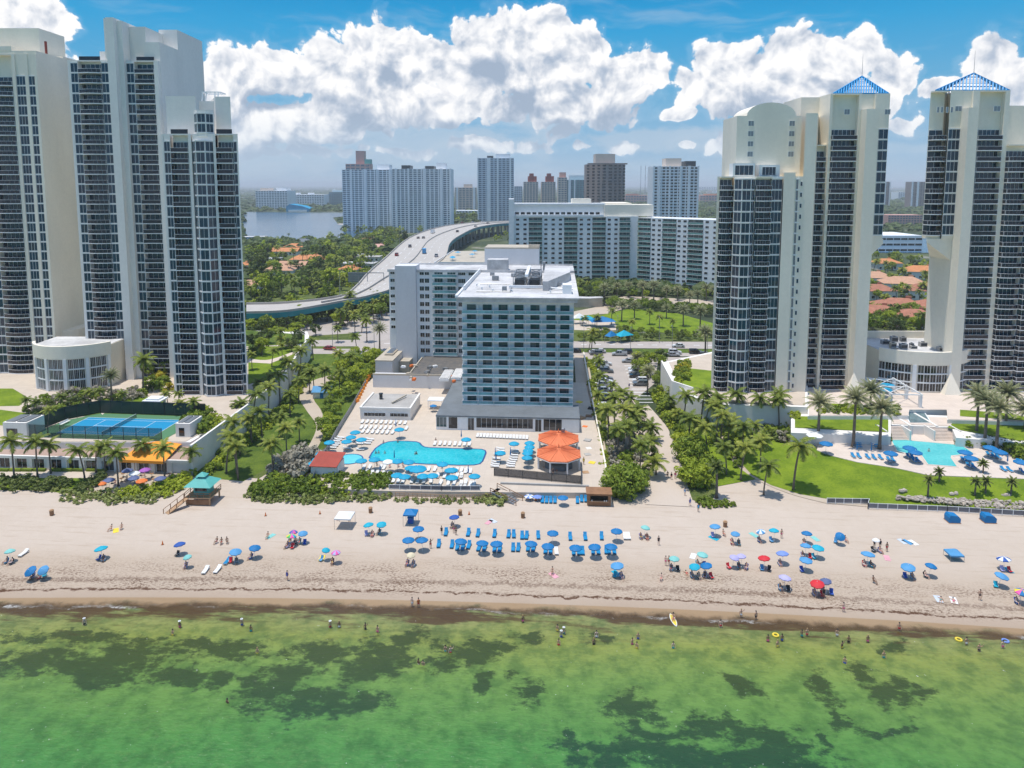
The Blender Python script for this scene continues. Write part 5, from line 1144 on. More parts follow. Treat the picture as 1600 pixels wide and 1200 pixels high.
far('brown and white striped tower seen against the right arch pier', 1424, 1446, 284, 326, 'far_bronze', 20, 5, 30, piers=[(.05, .12), (.45, .15)], glass='glass_dark')
far('low wide white block far behind the arch', 1404, 1424, 300, 312, 'far_white', 7, 6, 60, name='apartment_block', cat='building')
far('white waterfront block with rounded balconies left across the lake', 399, 449, 298, 327, 'far_white', 11, 12, 70, name='apartment_block', cat='building', roof=[(.1, .35, 7, 'far_beige'), (.6, .9, 7, 'far_white')])
far('long low white terraces across the lake', 452, 506, 304, 321, 'far_white', 6, 14, 60, name='apartment_block', cat='building', roof=[(.1, .2, 5, 'far_white'), (.5, .6, 5, 'far_white')])
far('pale teal waterfront block left of the twin slab', 514, 546, 300, 320, 'far_teal', 8, 9, 60, name='apartment_block', cat='building', roof=[(.1, .6, 6, 'far_white')])
far('low white block beneath the slender tower', 712, 760, 329, 341, 'far_white', 3, 10, 30, name='apartment_block', cat='building')
far('pink apartment block framed by the arch', 1390, 1444, 336, 354, 'far_pink', 5, 12, 30, name='apartment_block', cat='building')
far('white three-storey parking garage framed by the arch', 1366, 1446, 368, 394, 'far_white', 3, 7, 50, name='parking_garage', cat='garage', glass='glass_dark', wf=.9, hf=.35)
far('distant blue tower glimpsed between the two left towers', 112, 122, 292, 345, 'far_blue', 20, 2, 20)
far('low salmon shopping block right of the bronze tower', 977, 1020, 305, 317, 'far_pink', 3, 10, 60, name='apartment_block', cat='building', roof=[(.1, .5, 4, 'terracotta')])
far('low salmon block at the left edge of the barrel-topped tower', 1094, 1130, 305, 317, 'far_pink', 3, 8, 60, name='apartment_block', cat='building', roof=[(.3, .9, 4, 'orange_tile')])
far('pale low block far right of the pale pier tower', 1092, 1122, 292, 298, 'far_white', 4, 8, 60, name='apartment_block', cat='building')
rr = random.Random(11); FB = []
for k in range(26):
    px = rr.uniform(380, 1124) if k < 20 else rr.uniform(1376, 1440); yb = rr.uniform(293, 303); w = rr.uniform(5, 16); h = rr.uniform(1.5, 5)
    D = depth(px, yb); o = fw(X(px, D, 300), D); m = MB(); s = D/F; m.box(-w*s/2, w*s/2, 0, 30, 0, h*s); m.box(-w*s*.2, w*s*.2, 5, 20, h*s+.01, h*s*1.25)
    r = empty('far_building', o, YAW, None, 'building', 'small pale buildings near the horizon'); m.build('wall', ('far_white', 'far_beige', 'far_blue')[k % 3], r); FB.append(r)
rank(FB, 'small pale building far off near the horizon')
for px, lab in ((1001, 'leftmost'), (1008, 'middle'), (1015, 'rightmost')):
    D = 3800; o = fw(X(px, D, 290), D); r = empty('radio_mast', o, 0, lab + ' of three thin radio masts on the horizon', 'mast', 'radio masts'); MB().cyl(0, 0, 0, Z(259, D), 1.6, 1.2, n=4).build('mast', 'grey_metal', r)
# blue roofed pavilion across the lake
D = depth(465, 331); o = fw(X(447, D, 325), D); s = D/F
m = MB(); L = 36*s; m.add([(0, 0, 0), (L, 0, 0), (L, 40, 0), (0, 40, 0), (0, 0, 8*s), (L*.15, 0, 12*s), (L*.7, 0, 9*s), (L, 0, 5*s), (0, 40, 8*s), (L*.15, 40, 12*s), (L*.7, 40, 9*s), (L, 40, 5*s)], [(0,1,7,6,5,4), (3,8,9,10,11,2), (4,5,9,8), (5,6,10,9), (6,7,11,10), (0,4,8,3), (1,2,11,7)])
r = empty('lake_pavilion', o, YAW, 'bright blue roofed pavilion on the far lake shore', 'building'); m.build('roof', 'turq_canvas', r); MB().box(L*.1, L*.9, -1, 0, 0, 3*s).build('wall', 'far_white', r)
# ================================================================ viaduct
Lp = [(385,476,8),(451,474,8),(531,464,8.5),(556,449,9.5),(575,428,11),(601,405,12),(640,372,13),(680,357,14),(720,350,14),(760,347,14),(800,345.5,14)]
Rp = [(385,490,8),(451,487,8),(531,473,8.5),(580,463,9.5),(625,447,11),(692,406,12),(703,381,13),(720,368,14),(746,356,14),(780,350.5,14),(800,349.5,14)]
LL = spline([P(a, b_, z) for a, b_, z in Lp], 5); RR = spline([P(a, b_, z) for a, b_, z in Rp], 5)
o = LL[25].copy(); o.z = 0; r = empty('viaduct', o, 0, 'curving concrete highway viaduct with teal side panels behind the hotel', 'bridge')
m = MB(); n = len(LL)
for i in range(n-1):
    a, b_, c, d = LL[i]-o, RR[i]-o, RR[i+1]-o, LL[i+1]-o; dn = Vector((0, 0, -.9)); m.add([a, b_, c, d, a+dn, b_+dn, c+dn, d+dn], [(0,1,2,3), (7,6,5,4)])
m.build('deck', 'bridge_deck', r)
for line, nm in ((LL, 'far'), (RR, 'near')):
    m = MB(); fa = MB()
    for i in range(n-1):
        a, b_ = line[i]-o, line[i+1]-o; u = (b_-a); u.z = 0; u.normalize(); v = Vector((-u.y, u.x, 0))*.22
        up = Vector((0, 0, 1.0)); dn = Vector((0, 0, -2.2))
        m.add([a+v, b_+v, b_-v, a-v, a+v+up, b_+v+up, b_-v+up, a-v+up], [(0,1,2,3),(7,6,5,4),(0,4,5,1),(2,6,7,3)])
        v2 = v*1.6; fa.add([a+v2+dn, b_+v2+dn, b_-v2+dn, a-v2+dn, a+v2-up*.01, b_+v2-up*.01, b_-v2-up*.01, a-v2-up*.01], [(0,1,2,3),(7,6,5,4),(0,4,5,1),(2,6,7,3)])
    m.build('parapet', 'bridge_deck', r); fa.build('side_panel', 'teal_panel', r)
m = MB()
for i in range(8, n-1):
    a = LL[i].lerp(RR[i], .5)-o; b_ = LL[i+1].lerp(RR[i+1], .5)-o; m.bar(a+Vector((0, 0, .45)), b_+Vector((0, 0, .45)), .5, .9)
m.build('median_barrier', 'concrete', r)
m = MB()
for i in range(8, n-1):
    for f in (.17, .33, .67, .83):
        a = LL[i].lerp(RR[i], f)-o; b_ = LL[i+1].lerp(RR[i+1], f)-o; m.bar(a.lerp(b_, .1)+Vector((0, 0, .03)), a.lerp(b_, .55)+Vector((0, 0, .03)), .25, .04)
m.build('lane_lines', 'white_mark', r)
for i in range(26, n-1, 1):
    for f in (.15, .5, .88):
        a = LL[i].lerp(RR[i], f)-o; MB().box(a.x-.8, a.x+.8, a.y-.8, a.y+.8, 0, a.z-.9).build('pier', 'concrete', r)
    a, b_ = LL[i]-o, RR[i]-o; MB().bar(Vector((a.x, a.y, a.z-1.7)), Vector((b_.x, b_.y, b_.z-1.7)), 1.6, 1.5).build('cross_beam', 'concrete', r)
def deckpt(px, py):
    best = None
    for i in range(n-1):
        for f in (.1, .2, .3, .4, .6, .7, .8, .9):
            p = LL[i].lerp(RR[i], f); q = pix(p); d = (q[0]-px)**2 + (q[1]-py)**2
            if best is None or d < best[0]:
                u = (LL[i+1]-LL[i]).lerp(RR[i+1]-RR[i], f); best = (d, P(px, py, p.z), atan2(u.y, u.x))
    return best[1], best[2]
# ================================================================ houses
def house(label, px, py, w, d, rot, roofm, wallm='white_stucco', kind='hip', h=3.4, group=None):
    c = P(px, py, h); b = Bld('house', label, 'house', (c.x, c.y, 0), rot, group)
    b.wall.box(-w/2, w/2, -d/2, d/2, -.5, h)
    for k in range(max(2, int(w/3.5))): b.window(-w/2+w*(k+.5)/max(2, int(w/3.5)), -d/2, .9, 1.6, 1.4, 1, style='flat', glass='glass_dark')
    b.part('door', MB().box(-.6+w*.08, .6+w*.08, -d/2-.06, -d/2+.02, 0, 2.2), 'wood_brown')
    e = .6; m = MB()
    if kind == 'flat': m.box(-w/2-e, w/2+e, -d/2-e, d/2+e, h+.01, h+.45)
    else:
        rh = d*.24; ins = d*.5 if kind == 'hip' else 0
        v = [(-w/2-e, -d/2-e, h), (w/2+e, -d/2-e, h), (w/2+e, d/2+e, h), (-w/2-e, d/2+e, h), (-w/2-e+ins, 0, h+rh), (w/2+e-ins, 0, h+rh)]
        m.add(v, [(0,1,5,4), (2,3,4,5), (1,2,5), (3,0,4), (3,2,1,0)])
        m.box(w*.15, w*.25, d*.12, d*.2, h, h+rh+.6)
    b.part('roof', m, roofm); b.done(wallm); return b.root
HS = [(465,385,17,9,'orange_tile','hip','bright orange roofed house at the lake side of the grove'),(447,392,18,9,'orange_tile','gable','long orange gabled house with a blue pool beside it'),(473,377,13,9,'grey_roof','hip','dark grey roofed house on the lake shore'),(482,404,20,10,'orange_tile','hip','large orange roofed house behind the tall palms'),
      (458,414,16,9,'peach_tile','gable','peach roofed house nearer than its orange neighbour'),(437,421,15,10,'peach_tile','hip','pale peach roofed house at the edge of the dark trees'),(386,413,8,8,'orange_tile','hip','small orange roof touching the dark glass tower'),(390,444,9,8,'peach_tile','hip','low peach roof at the foot of the dark conifer'),
      (546,420,10,7,'orange_tile','hip','little orange house near the overhead sign'),(562,411,18,9,'white_roof','flat','wide white flat roofed house beside the highway'),(588,386,16,9,'far_pink','hip','pink striped roofed house beside the highway'),(598,377,14,9,'white_roof','flat','white flat roofed house farthest up the highway'),
      (578,374,14,8,'terracotta','hip','brown roofed house on the shore by the twin slab'),(421,404,12,9,'white_roof','flat','white flat roofed house left of the orange roofs'),(397,370,20,9,'white_roof','flat','white modern lakeside house with wide flat roof'),(542,374,12,8,'white_roof','flat','small white shore house below the sea wall'),
      (508,381,11,8,'orange_tile','hip','orange roof half hidden by a dark round tree'),(577,401,14,9,'concrete','flat','grey flat roofed house beside the highway'),(553,398,13,8,'white_roof','flat','white roofed house in the middle of the grove')]
for px, py, w, d, rm, kd, lab in HS: house(lab, px, py, w*1.35, d*1.4, R((px*7) % 26-8), rm, kind=kd)
HA = [(1440,423,20,12,'orange_tile','orange roofed villa at the top right of the arch view'),(1384,410,15,10,'orange_tile','orange roofed villa behind the tallest palm in the arch'),(1366,432,16,11,'peach_tile','pinkish villa roof at the left of the arch view'),(1411,441,20,12,'peach_tile','pale peach villa roof at the middle of the arch view'),
      (1442,452,15,11,'terracotta','dull pink villa roof at the right of the arch view'),(1366,452,16,10,'terracotta','dusty pink villa roof low at the left of the arch view'),(1405,478,19,13,'terracotta','large brick red villa roof lowest in the arch view'),(1368,486,16,10,'terracotta','brick red villa roof at the left foot of the arch view'),(1428,492,13,9,'terracotta','small brick red roof beside the drum'),(1448,478,12,11,'terracotta','brick red villa roof against the right arch pier')]
for px, py, w, d, rm, lab in HA: house(lab, px, py, w*1.2, d*1.25, R((px*5) % 30-15), rm, wallm='white_stucco', h=5)
# low buildings between the bridge and the hotel
c1 = P(712, 412, 12); 
b = Bld('parking_structure', 'long white roof deck with blue sunshades between the bridge and the hotel', 'building', (c1.x, c1.y, 0), 0)
b.wall.box(-14, 26, 0, 85, -.5, 12); b.part('roof', MB().box(-13.6, 25.6, .4, 84.6, 12.01, 12.2), 'beige_roof'); b.part('parapet', MB().box(-14, -13.6, 0, 85, 12.01, 13).box(-13.59, 26, 0, .4, 12.01, 13), 'white_paint')
for x, yy in ((-4, 14), (-5, 20), (6, 38), (-6, 52), (5, 62)): b.part('sunshade', MB().cyl(x, yy, 14.3, 15, 2.2, .1, n=8).cyl(x, yy, 12.2, 14.6, .08, n=6), 'turq_canvas')
for k in range(8): b.window(-14, 5+k*10, 6, 6, 2.4, 3, rot=-pi/2, glass='glass_dark')
b.done('white_stucco')
# ================================================================ vegetation
def leafmat(name, cols, scale=0.35, rough=.6):
    m = bpy.data.materials.new(name); m.use_nodes = True; MAT[name] = m
    t = NT(m.node_tree); bb = t.N['Principled BSDF']; bb.inputs['Roughness'].default_value = rough; bb.inputs['Specular IOR Level'].default_value = .3
    pos = t.node('ShaderNodeNewGeometry').outputs['Position']; oi = t.node('ShaderNodeObjectInfo').outputs['Random']
    isl = t.node('ShaderNodeNewGeometry').outputs['Random Per Island']
    f = t.m('ADD', t.m('MULTIPLY', t.noise(pos, scale, 3), .5), t.m('ADD', t.m('MULTIPLY', isl, .35), t.m('MULTIPLY', oi, .3)))
    t.put(bb.inputs['Base Color'], t.ramp(f, [(.2, cols[0]), (.55, cols[1]), (.95, cols[2])]))
    tl = t.node('ShaderNodeBsdfTranslucent'); t.L.new(bb.inputs['Base Color'].links[0].from_socket, tl.inputs[0]); ms = t.node('ShaderNodeMixShader'); ms.inputs[0].default_value = .28
    t.L.new(bb.outputs[0], ms.inputs[1]); t.L.new(tl.outputs[0], ms.inputs[2]); t.L.new(ms.outputs[0], t.N['Material Output'].inputs[0])
    return m
leafmat('palm_leaf', [(0.073, 0.116, 0.018), (0.200, 0.254, 0.036), (0.438, 0.430, 0.072)])
leafmat('palm_dark', [(0.055, 0.085, 0.018), (0.127, 0.169, 0.036), (0.274, 0.291, 0.072)])
leafmat('date_leaf', [(0.127, 0.153, 0.072), (0.274, 0.291, 0.143), (0.493, 0.460, 0.243)])
leafmat('leaf', [(0.073, 0.116, 0.011), (0.173, 0.245, 0.020), (0.347, 0.414, 0.043)])
leafmat('leaf_bright', [(0.127, 0.184, 0.011), (0.311, 0.384, 0.023), (0.547, 0.583, 0.051)])
leafmat('leaf_dark', [(0.027, 0.054, 0.011), (0.082, 0.123, 0.025), (0.182, 0.215, 0.043)])
leafmat('leaf_silver', [(0.218, 0.199, 0.157), (0.365, 0.337, 0.257), (0.584, 0.522, 0.415)])
leafmat('leaf_yellow', [(.22, .18, .01), (.42, .36, .02), (.55, .48, .05)])
leafmat('dune_grass', [(.17, .21, .05), (.27, .31, .08), (.40, .41, .14)])
def frond(m, L, droop, up, az, w, seg=9, mi=0, rr=random, leafl=.9, dens=2):
    # arching rachis with two rows of narrow leaflets
    p = Vector((0, 0, 0)); a = up; pts = [p.copy()]; st = L/seg
    for i in range(seg):
        p = p + Vector((cos(a)*st, 0, sin(a)*st)); pts.append(p.copy()); a -= droop/seg*(0.6+0.9*i/seg)
    Rz = Matrix.Rotation(az, 4, 'Z')
    m.tube([Rz @ q for q in pts], [.05*(1-.8*i/seg)+.01 for i in range(seg+1)], n=3, mi=mi)
    for i in range(seg*dens):
        f = (i+.7)/(seg*dens); k = min(seg-1, int(f*seg)); q = pts[k].lerp(pts[k+1], f*seg-k); d = (pts[k+1]-pts[k]).normalized()
        ll = leafl*(sin(pi*min(1, f*.85+.16))**.7)*(1+rr.uniform(-.15, .15))
        for s in (1, -1):
            side = Vector((0, s, 0)); dn = Vector((0, 0, -1)); tip = q + side*ll*.75 + d*ll*.5 + dn*ll*rr.uniform(.25, .6); b2 = d*(w*.5)
            m.add([Rz @ (q-b2), Rz @ (q+b2), Rz @ tip], [(0, 1, 2)], mi)
def palm_proto(name, h, lean, cr, nf, kind, seed):
    rr = random.Random(seed); root = empty(name, (0, 0, 0), 0); t = MB(); pts = []
    for i in range(8):
        f = i/7; pts.append((lean*h*(f**1.8), 0, h*f))
    r0 = {'coco': .2, 'date': .33, 'cab': .2, 'royal': .28}[kind]
    t.tube(pts, [r0*(1.35 if i == 0 else 1-.35*i/7) for i in range(8)], n=7)
    if kind == 'date': t.sphere((pts[-1][0], 0, h-.3), .55, 8, 5, sq=(1, 1, 1.3))
    t.build('trunk', 'trunk', root, smooth=True)
    m = MB()
    for i in range(nf):
        az = i*2.399+rr.uniform(-.2, .2); tier = i/nf
        if kind == 'date': up = R(78-tier*95); dr = R(55); L = cr*rr.uniform(.9, 1.05); lf = .62; w = .20
        elif kind == 'cab': up = R(75-tier*110); dr = R(60); L = cr*rr.uniform(.8, 1); lf = .7; w = .25
        else: up = R(68-tier*92); dr = R(88+rr.uniform(-12, 15)); L = cr*rr.uniform(.85, 1.12); lf = 1.0; w = .26
        o = len(m.v); frond(m, L, dr, up, az, w, seg=7, rr=rr, leafl=lf*cr/3.1, dens=3)
        for j in range(o, len(m.v)): v = m.v[j]; m.v[j] = (v[0]+pts[-1][0], v[1], v[2]+h)
    if kind == 'coco':
        for k in range(5): a = k*1.3; m.sphere((pts[-1][0]+.25*cos(a), .25*sin(a), h-.3), .15, 5, 4, mi=1)
    m.build('crown', ['date_leaf' if kind == 'date' else 'palm_leaf' if kind != 'cab' else 'palm_dark', 'wood_brown'], root)
    return proto(root)
PC = [palm_proto('coconut_palm', 8, .10, 3.3, 17, 'coco', 1), palm_proto('coconut_palm', 8, .02, 3.1, 20, 'coco', 2), palm_proto('coconut_palm', 8, .17, 3.5, 15, 'coco', 3), palm_proto('coconut_palm', 8, .06, 3.0, 19, 'coco', 4)]
PD = [palm_proto('date_palm', 8, .01, 3.6, 44, 'date', 5), palm_proto('date_palm', 8, .03, 3.5, 40, 'date', 6)]
PB = [palm_proto('cabbage_palm', 6, .02, 1.6, 22, 'cab', 7)]
def crown_mesh(rx, rz, nclump, per, leaf, seed, zc=0, flat=0):
    rr = random.Random(seed); m = MB()
    for c in range(nclump):
        while True:
            u = Vector((rr.uniform(-1, 1), rr.uniform(-1, 1), rr.uniform(-1 if not flat else -.2, 1)))
            if .25 < u.length < 1: break
        u *= (.62+.38*rr.random())/max(u.length, .5); cc = Vector((u.x*rx, u.y*rx, u.z*rz+zc)); cr = rx*rr.uniform(.2, .36)
        for k in range(per):
            d = Vector((rr.gauss(0, 1), rr.gauss(0, 1), rr.gauss(0.25, 1))).normalized(); p = cc + Vector((d.x*cr, d.y*cr, d.z*cr*.75))*rr.uniform(.75, 1.05)
            nn = (d+Vector((rr.uniform(-.6, .6), rr.uniform(-.6, .6), rr.uniform(-.2, .8)))).normalized(); a = nn.orthogonal().normalized(); a.rotate(Matrix.Rotation(rr.uniform(0, 6.28), 3, nn)); b = nn.cross(a); s = leaf*rr.uniform(.6, 1.2)
            m.add([p-a*s, p-b*s*.55, p+a*s, p+b*s*.55], [(0, 1, 2, 3)])
    return m
def tree_proto(name, h, rx, rz, seed, mat='leaf', ncl=34, per=30, leaf=.42):
    rr = random.Random(seed); root = empty(name, (0, 0, 0), 0); t = MB()
    t.tube([(0, 0, 0), (.1, 0, h*.3), (0, .1, h*.55)], [.32, .24, .18], n=6)
    for k in range(5):
        a = k*1.257+rr.random(); t.tube([(0, 0, h*.35+.2*k), (rx*.35*cos(a), rx*.35*sin(a), h*.6), (rx*.6*cos(a), rx*.6*sin(a), h*.78)], [.14, .09, .04], n=4)
    t.build('trunk', 'trunk', root)
    crown_mesh(rx, rz, ncl, per, leaf, seed, zc=h-rz*.75).build('crown', mat, root)
    return proto(root)
TB = [tree_proto('broadleaf_tree', 7, 3.6, 2.6, 11), tree_proto('broadleaf_tree', 7, 3.2, 3.0, 12, 'leaf_bright'), tree_proto('broadleaf_tree', 7, 3.8, 2.6, 13, 'leaf_dark')]
TF = [tree_proto('broadleaf_tree', 7, 3.6, 2.8, 21, 'leaf', 16, 16, .7), tree_proto('broadleaf_tree', 7, 3.8, 2.6, 22, 'leaf_dark', 16, 16, .7), tree_proto('broadleaf_tree', 7, 3.4, 3.0, 23, 'leaf_bright', 16, 16, .7)]
TCON = tree_proto('conifer_tree', 12, 2.6, 5.5, 31, 'leaf_dark', 50, 24, .45)
def shrub_proto(name, rx, rz, seed, mat, ncl=18, per=26, leaf=.28):
    root = empty(name, (0, 0, 0), 0); t = MB()
    rr = random.Random(seed)
    for k in range(4): a = k*1.6; t.tube([(0, 0, -.1), (rx*.5*cos(a), rx*.5*sin(a), rz*.6)], [.06, .03], n=4)
    t.build('stems', 'trunk', root); crown_mesh(rx, rz, ncl, per, leaf, seed, zc=rz*.35, flat=1).build('foliage', mat, root); return proto(root)
SH = {k: shrub_proto('shrub', 1.6, 1.4, 40+i, k) for i, k in enumerate(('leaf', 'leaf_bright', 'leaf_dark', 'leaf_silver', 'leaf_yellow'))}
SD = shrub_proto('dune_grass_clump', .9, .5, 60, 'dune_grass', 12, 18, .22)
SG = tree_proto('sea_grape_tree', 5.5, 4.4, 3.2, 71, 'leaf', 70, 60, .36)
SGb = tree_proto('sea_grape_tree', 5.5, 4.4, 3.2, 72, 'leaf_bright', 70, 60, .36)
RG = random.Random(99)
def put_palm(px, py, cy, protos, z=0.0, ph=8.0, group=None, label=None, s=None):
    # base pixel and the pixel height of the crown's heart
    b = P(px, py, z); d = depth(px, py, z); top = V(px, cy, d)[1]; h = max(3.0, top - z)
    pr = protos[RG.randrange(len(protos))]; sc = h/ph; cs = s or min(1.15, max(.62, .5*sc+.5))
    o = dup(pr, b, RG.uniform(0, 6.28), label, group, 'palm')
    o.scale = (cs, cs, sc) if abs(sc-cs) > .001 else (cs,)*3
    # keep the crown's own proportions while the trunk takes the height
    for c in o.children:
        if c.name.startswith('crown'):
            k = cs/sc; c.scale = (1, 1, k); c.location = (0, 0, ph*(1-k))
    return o
def palms(lst, text, protos, z=0.0, group=None, tr=None, horiz=True, ph=8.0, s=None):
    out = []
    for it in lst:
        x, y, cy = it[:3]
        if tr: x, y, cy = tr(x, y)[0], tr(x, y)[1], tr(x, cy)[1]
        out.append(put_palm(x, y, cy, protos, z, ph, group or text, s=s))
    rank(out, text, horiz); return out
def Z4(x, y): return (x/4, 540+y/4)
def Z2(x, y): return (360+x/3.75, 480+y/3.75)
def Z5(x, y): return (860+x/3.333, 460+y/3.333)
def ZP(x, y): return (780+x/4, 220+y/4)
def ZT(x, y): return (370+x/6.4, 340+y/6.4)
def ZR(x, y): return (1320+x/5.714, 600+y/5.714)
def ZA(x, y): return (1340+x/7.06, 390+y/7.06)
palms([(90,840,600),(235,825,600),(318,800,620),(530,840,640),(600,795,640),(655,800,630),(740,880,670),(1205,800,650)], 'coconut palm in the row before the tennis court wall', PC, tr=Z4)
palms([(895,770,620),(1030,835,640)], 'coconut palm leaning over the orange canopy', PC, tr=Z4)
palms([(1415,800,570),(1480,800,610)], 'tall coconut palm by the yellow play slide', PC, tr=Z4)
palms([(1505,495,360),(1570,610,455)], 'coconut palm against the tall retaining wall', PC, tr=Z4)
palms([(300,560,400),(180,430,340),(570,360,290),(630,360,285),(765,370,300),(1120,375,300),(1050,380,300),(230,440,350),(380,400,320)], 'small palm in the garden behind the tennis court', PC, z=5, tr=Z4, s=.6)
palms([(700,350,190)], 'stout palm left of the path behind the tennis court', PD, z=5, tr=Z4, s=.8)
palms([(895,290,90)], 'large dark palm before the tallest left tower', PC, z=5, tr=Z4, s=1.25)
palms([(1140,430,390),(1215,450,350)], 'palm at the corner of the tennis court hedge', PC, z=5, tr=Z4, s=.7)
palms([(45,1010,820),(250,985,800)], 'coconut palm beside the sandy track left of the pool deck', PC, tr=Z2)
palms([(125,800,660),(65,690,570),(350,640,510),(405,790,670),(330,870,710),(290,760,640)], 'coconut palm on the sunny lawn beneath the dark glass tower', PC, tr=Z2)
palms([(180,590,440),(250,530,400),(400,560,430),(335,450,320),(400,460,350),(160,560,460)], 'coconut palm in the shade beside the tall retaining wall', PC, tr=Z2)
palms([(555,520,365),(490,490,375),(465,500,385),(640,500,380),(700,400,290),(650,380,270),(585,560,470)], 'coconut palm around the blue shed in the left garden', PC, tr=Z2)
palms([(300,300,190),(485,310,200),(180,330,230),(370,290,215),(130,330,250)], 'palm on the small lawn behind the dark glass tower', PC, z=2, tr=Z2)
palms([(740,262,165),(630,205,120),(800,205,80),(730,150,60),(770,150,60)], 'palm on the hotel forecourt beside the avenue', PC, tr=Z2)
palms([(875,255,130)], 'bushy date palm at the corner of the hotel wing', PD, tr=Z2)
palms([(325,530,470),(255,430,350),(250,520,420),(240,630,520),(235,380,330),(200,300,230),(215,290,190)], 'palm in the strip beside the hotel drive wall', PC, tr=Z5, horiz=False)
palms([(365,585,510),(440,600,545),(310,720,610),(430,760,630),(380,800,700),(490,850,760),(350,790,690),(550,940,860),(455,690,600),(520,760,690)], 'coconut palm in the thicket left of the public path', PC, tr=Z5, s=1.05)
palms([(640,570,495),(660,690,620),(635,620,540)], 'coconut palm at the foot of the path retaining wall', PC, tr=Z5)
palms([(505,520,400),(450,380,330)], 'feathery palm at the edge of the parking lot', PD, tr=Z5, s=.8)
palms([(805,700,560),(865,785,580),(965,650,540),(1070,650,550),(1190,715,550)], 'coconut palm in the row at the foot of the barrel-topped tower', PC, tr=Z5)
palms([(925,820,690),(1045,790,680),(990,970,800),(1110,1045,890),(1110,850,750),(945,760,660)], 'coconut palm between the sandy path and the curving footpath', PC, tr=Z5)
palms([(1265,1020,790)], 'lone tall coconut palm at the left of the great lawn', PC, tr=Z5, s=1.2)
palms([(865,1060,900)], 'stout cabbage palm by the sea grape bushes', PB, tr=Z5, ph=6, s=1.5)
palms([(805,345,200)], 'date palm standing alone beside the avenue', PD, tr=Z5)
palms([(655,1030,920),(735,990,910),(810,980,905),(895,1005,905),(965,1035,905),(1045,1010,930),(1115,1000,930),(1190,1040,965),(1240,1050,960),(1295,1000,920),(1340,1010,930)], 'date palm in the back row of the park', PD, tr=ZP)
palms([(765,1130,1025),(845,1115,1030),(1045,1110,1045),(1150,1160,1055),(1255,1185,1065)], 'date palm on the park lawn', PD, tr=ZP)
palms([(510,950,880),(560,930,890),(480,960,900),(600,960,900)], 'palm behind the right end of the hotel', PC, tr=ZP)
palms([(700,1150,1060),(940,1150,1070),(1000,1170,1100),(1085,1170,1130),(520,1160,1110),(610,1170,1100),(830,1190,1130)], 'palm in the hedge between the park and the avenue', PC, tr=ZP)
palms([(75,560,130),(220,330,60),(310,580,220)], 'grey green date palm on the left side of the terrace pool', PD, z=2.5, tr=ZR, s=1.15)
palms([(1245,560,160),(1350,610,220),(1170,500,100),(1430,440,80),(1600,480,230)], 'grey green date palm on the right side of the terrace pool', PD, z=2.5, tr=ZR, s=1.15)
palms([(1278,690,630)], 'grey green date palm by the garden hedge left of the terrace pool', PD, z=2, s=1.15)
palms([(740,1010,850),(840,920,780),(1230,860,710),(1160,1000,880),(1255,990,900),(1480,1000,900)], 'small cabbage palm on the great lawn', PB, z=.9, tr=ZR, ph=6, s=.95)
palms([(430,130,70),(370,420,290),(560,580,420),(680,580,460),(700,830,660),(590,970,880),(330,150,90),(480,150,60)], 'palm among the villas seen through the arch', PC, tr=ZA)
palms([(575,520,330),(655,470,360),(705,470,350),(930,690,470),(520,200,165),(920,280,190)], 'tall palm above the orange roofs by the lake', PC, tr=ZT, ph=8)
palms([(1240,460,350),(1075,440,370),(820,400,330)], 'palm near the white roofed houses beside the highway', PC, tr=ZT)
palms([(150,860,700),(120,960,850)], 'palm right beside the dark glass tower above the teal ramp', PC, tr=ZT)
# --- scattered planting
TAKEN = []
def scatter(poly, n, fn, mind, z=0.0, seed=1):
    rr = random.Random(seed); q = [(P(a, b, z).x, P(a, b, z).y) for a, b in poly]; xs = [p[0] for p in q]; ys = [p[1] for p in q]; out = []; tries = 0; pts = []
    while len(pts) < n and tries < n*60:
        tries += 1; x, y = rr.uniform(min(xs), max(xs)), rr.uniform(min(ys), max(ys))
        if not inside(x, y, q) or any((x-a)**2+(y-b)**2 < mind*mind for a, b in pts): continue
        pts.append((x, y)); o = fn(x, y, z, rr)
        if o: out.append(o)
    if out:
        nb = max(1, math.ceil(len(out)/34)); out.sort(key=lambda o: -o.location.y); base = out[0]['label']
        words = {1: [''], 2: ['far half', 'near half'], 3: ['far third', 'middle third', 'near third'], 4: ['farthest quarter', 'second farthest quarter', 'second nearest quarter', 'nearest quarter']}[nb]
        per = math.ceil(len(out)/nb)
        for i in range(nb): rank(out[i*per:(i+1)*per], base + (', ' + words[i] if words[i] else ''))
    return out

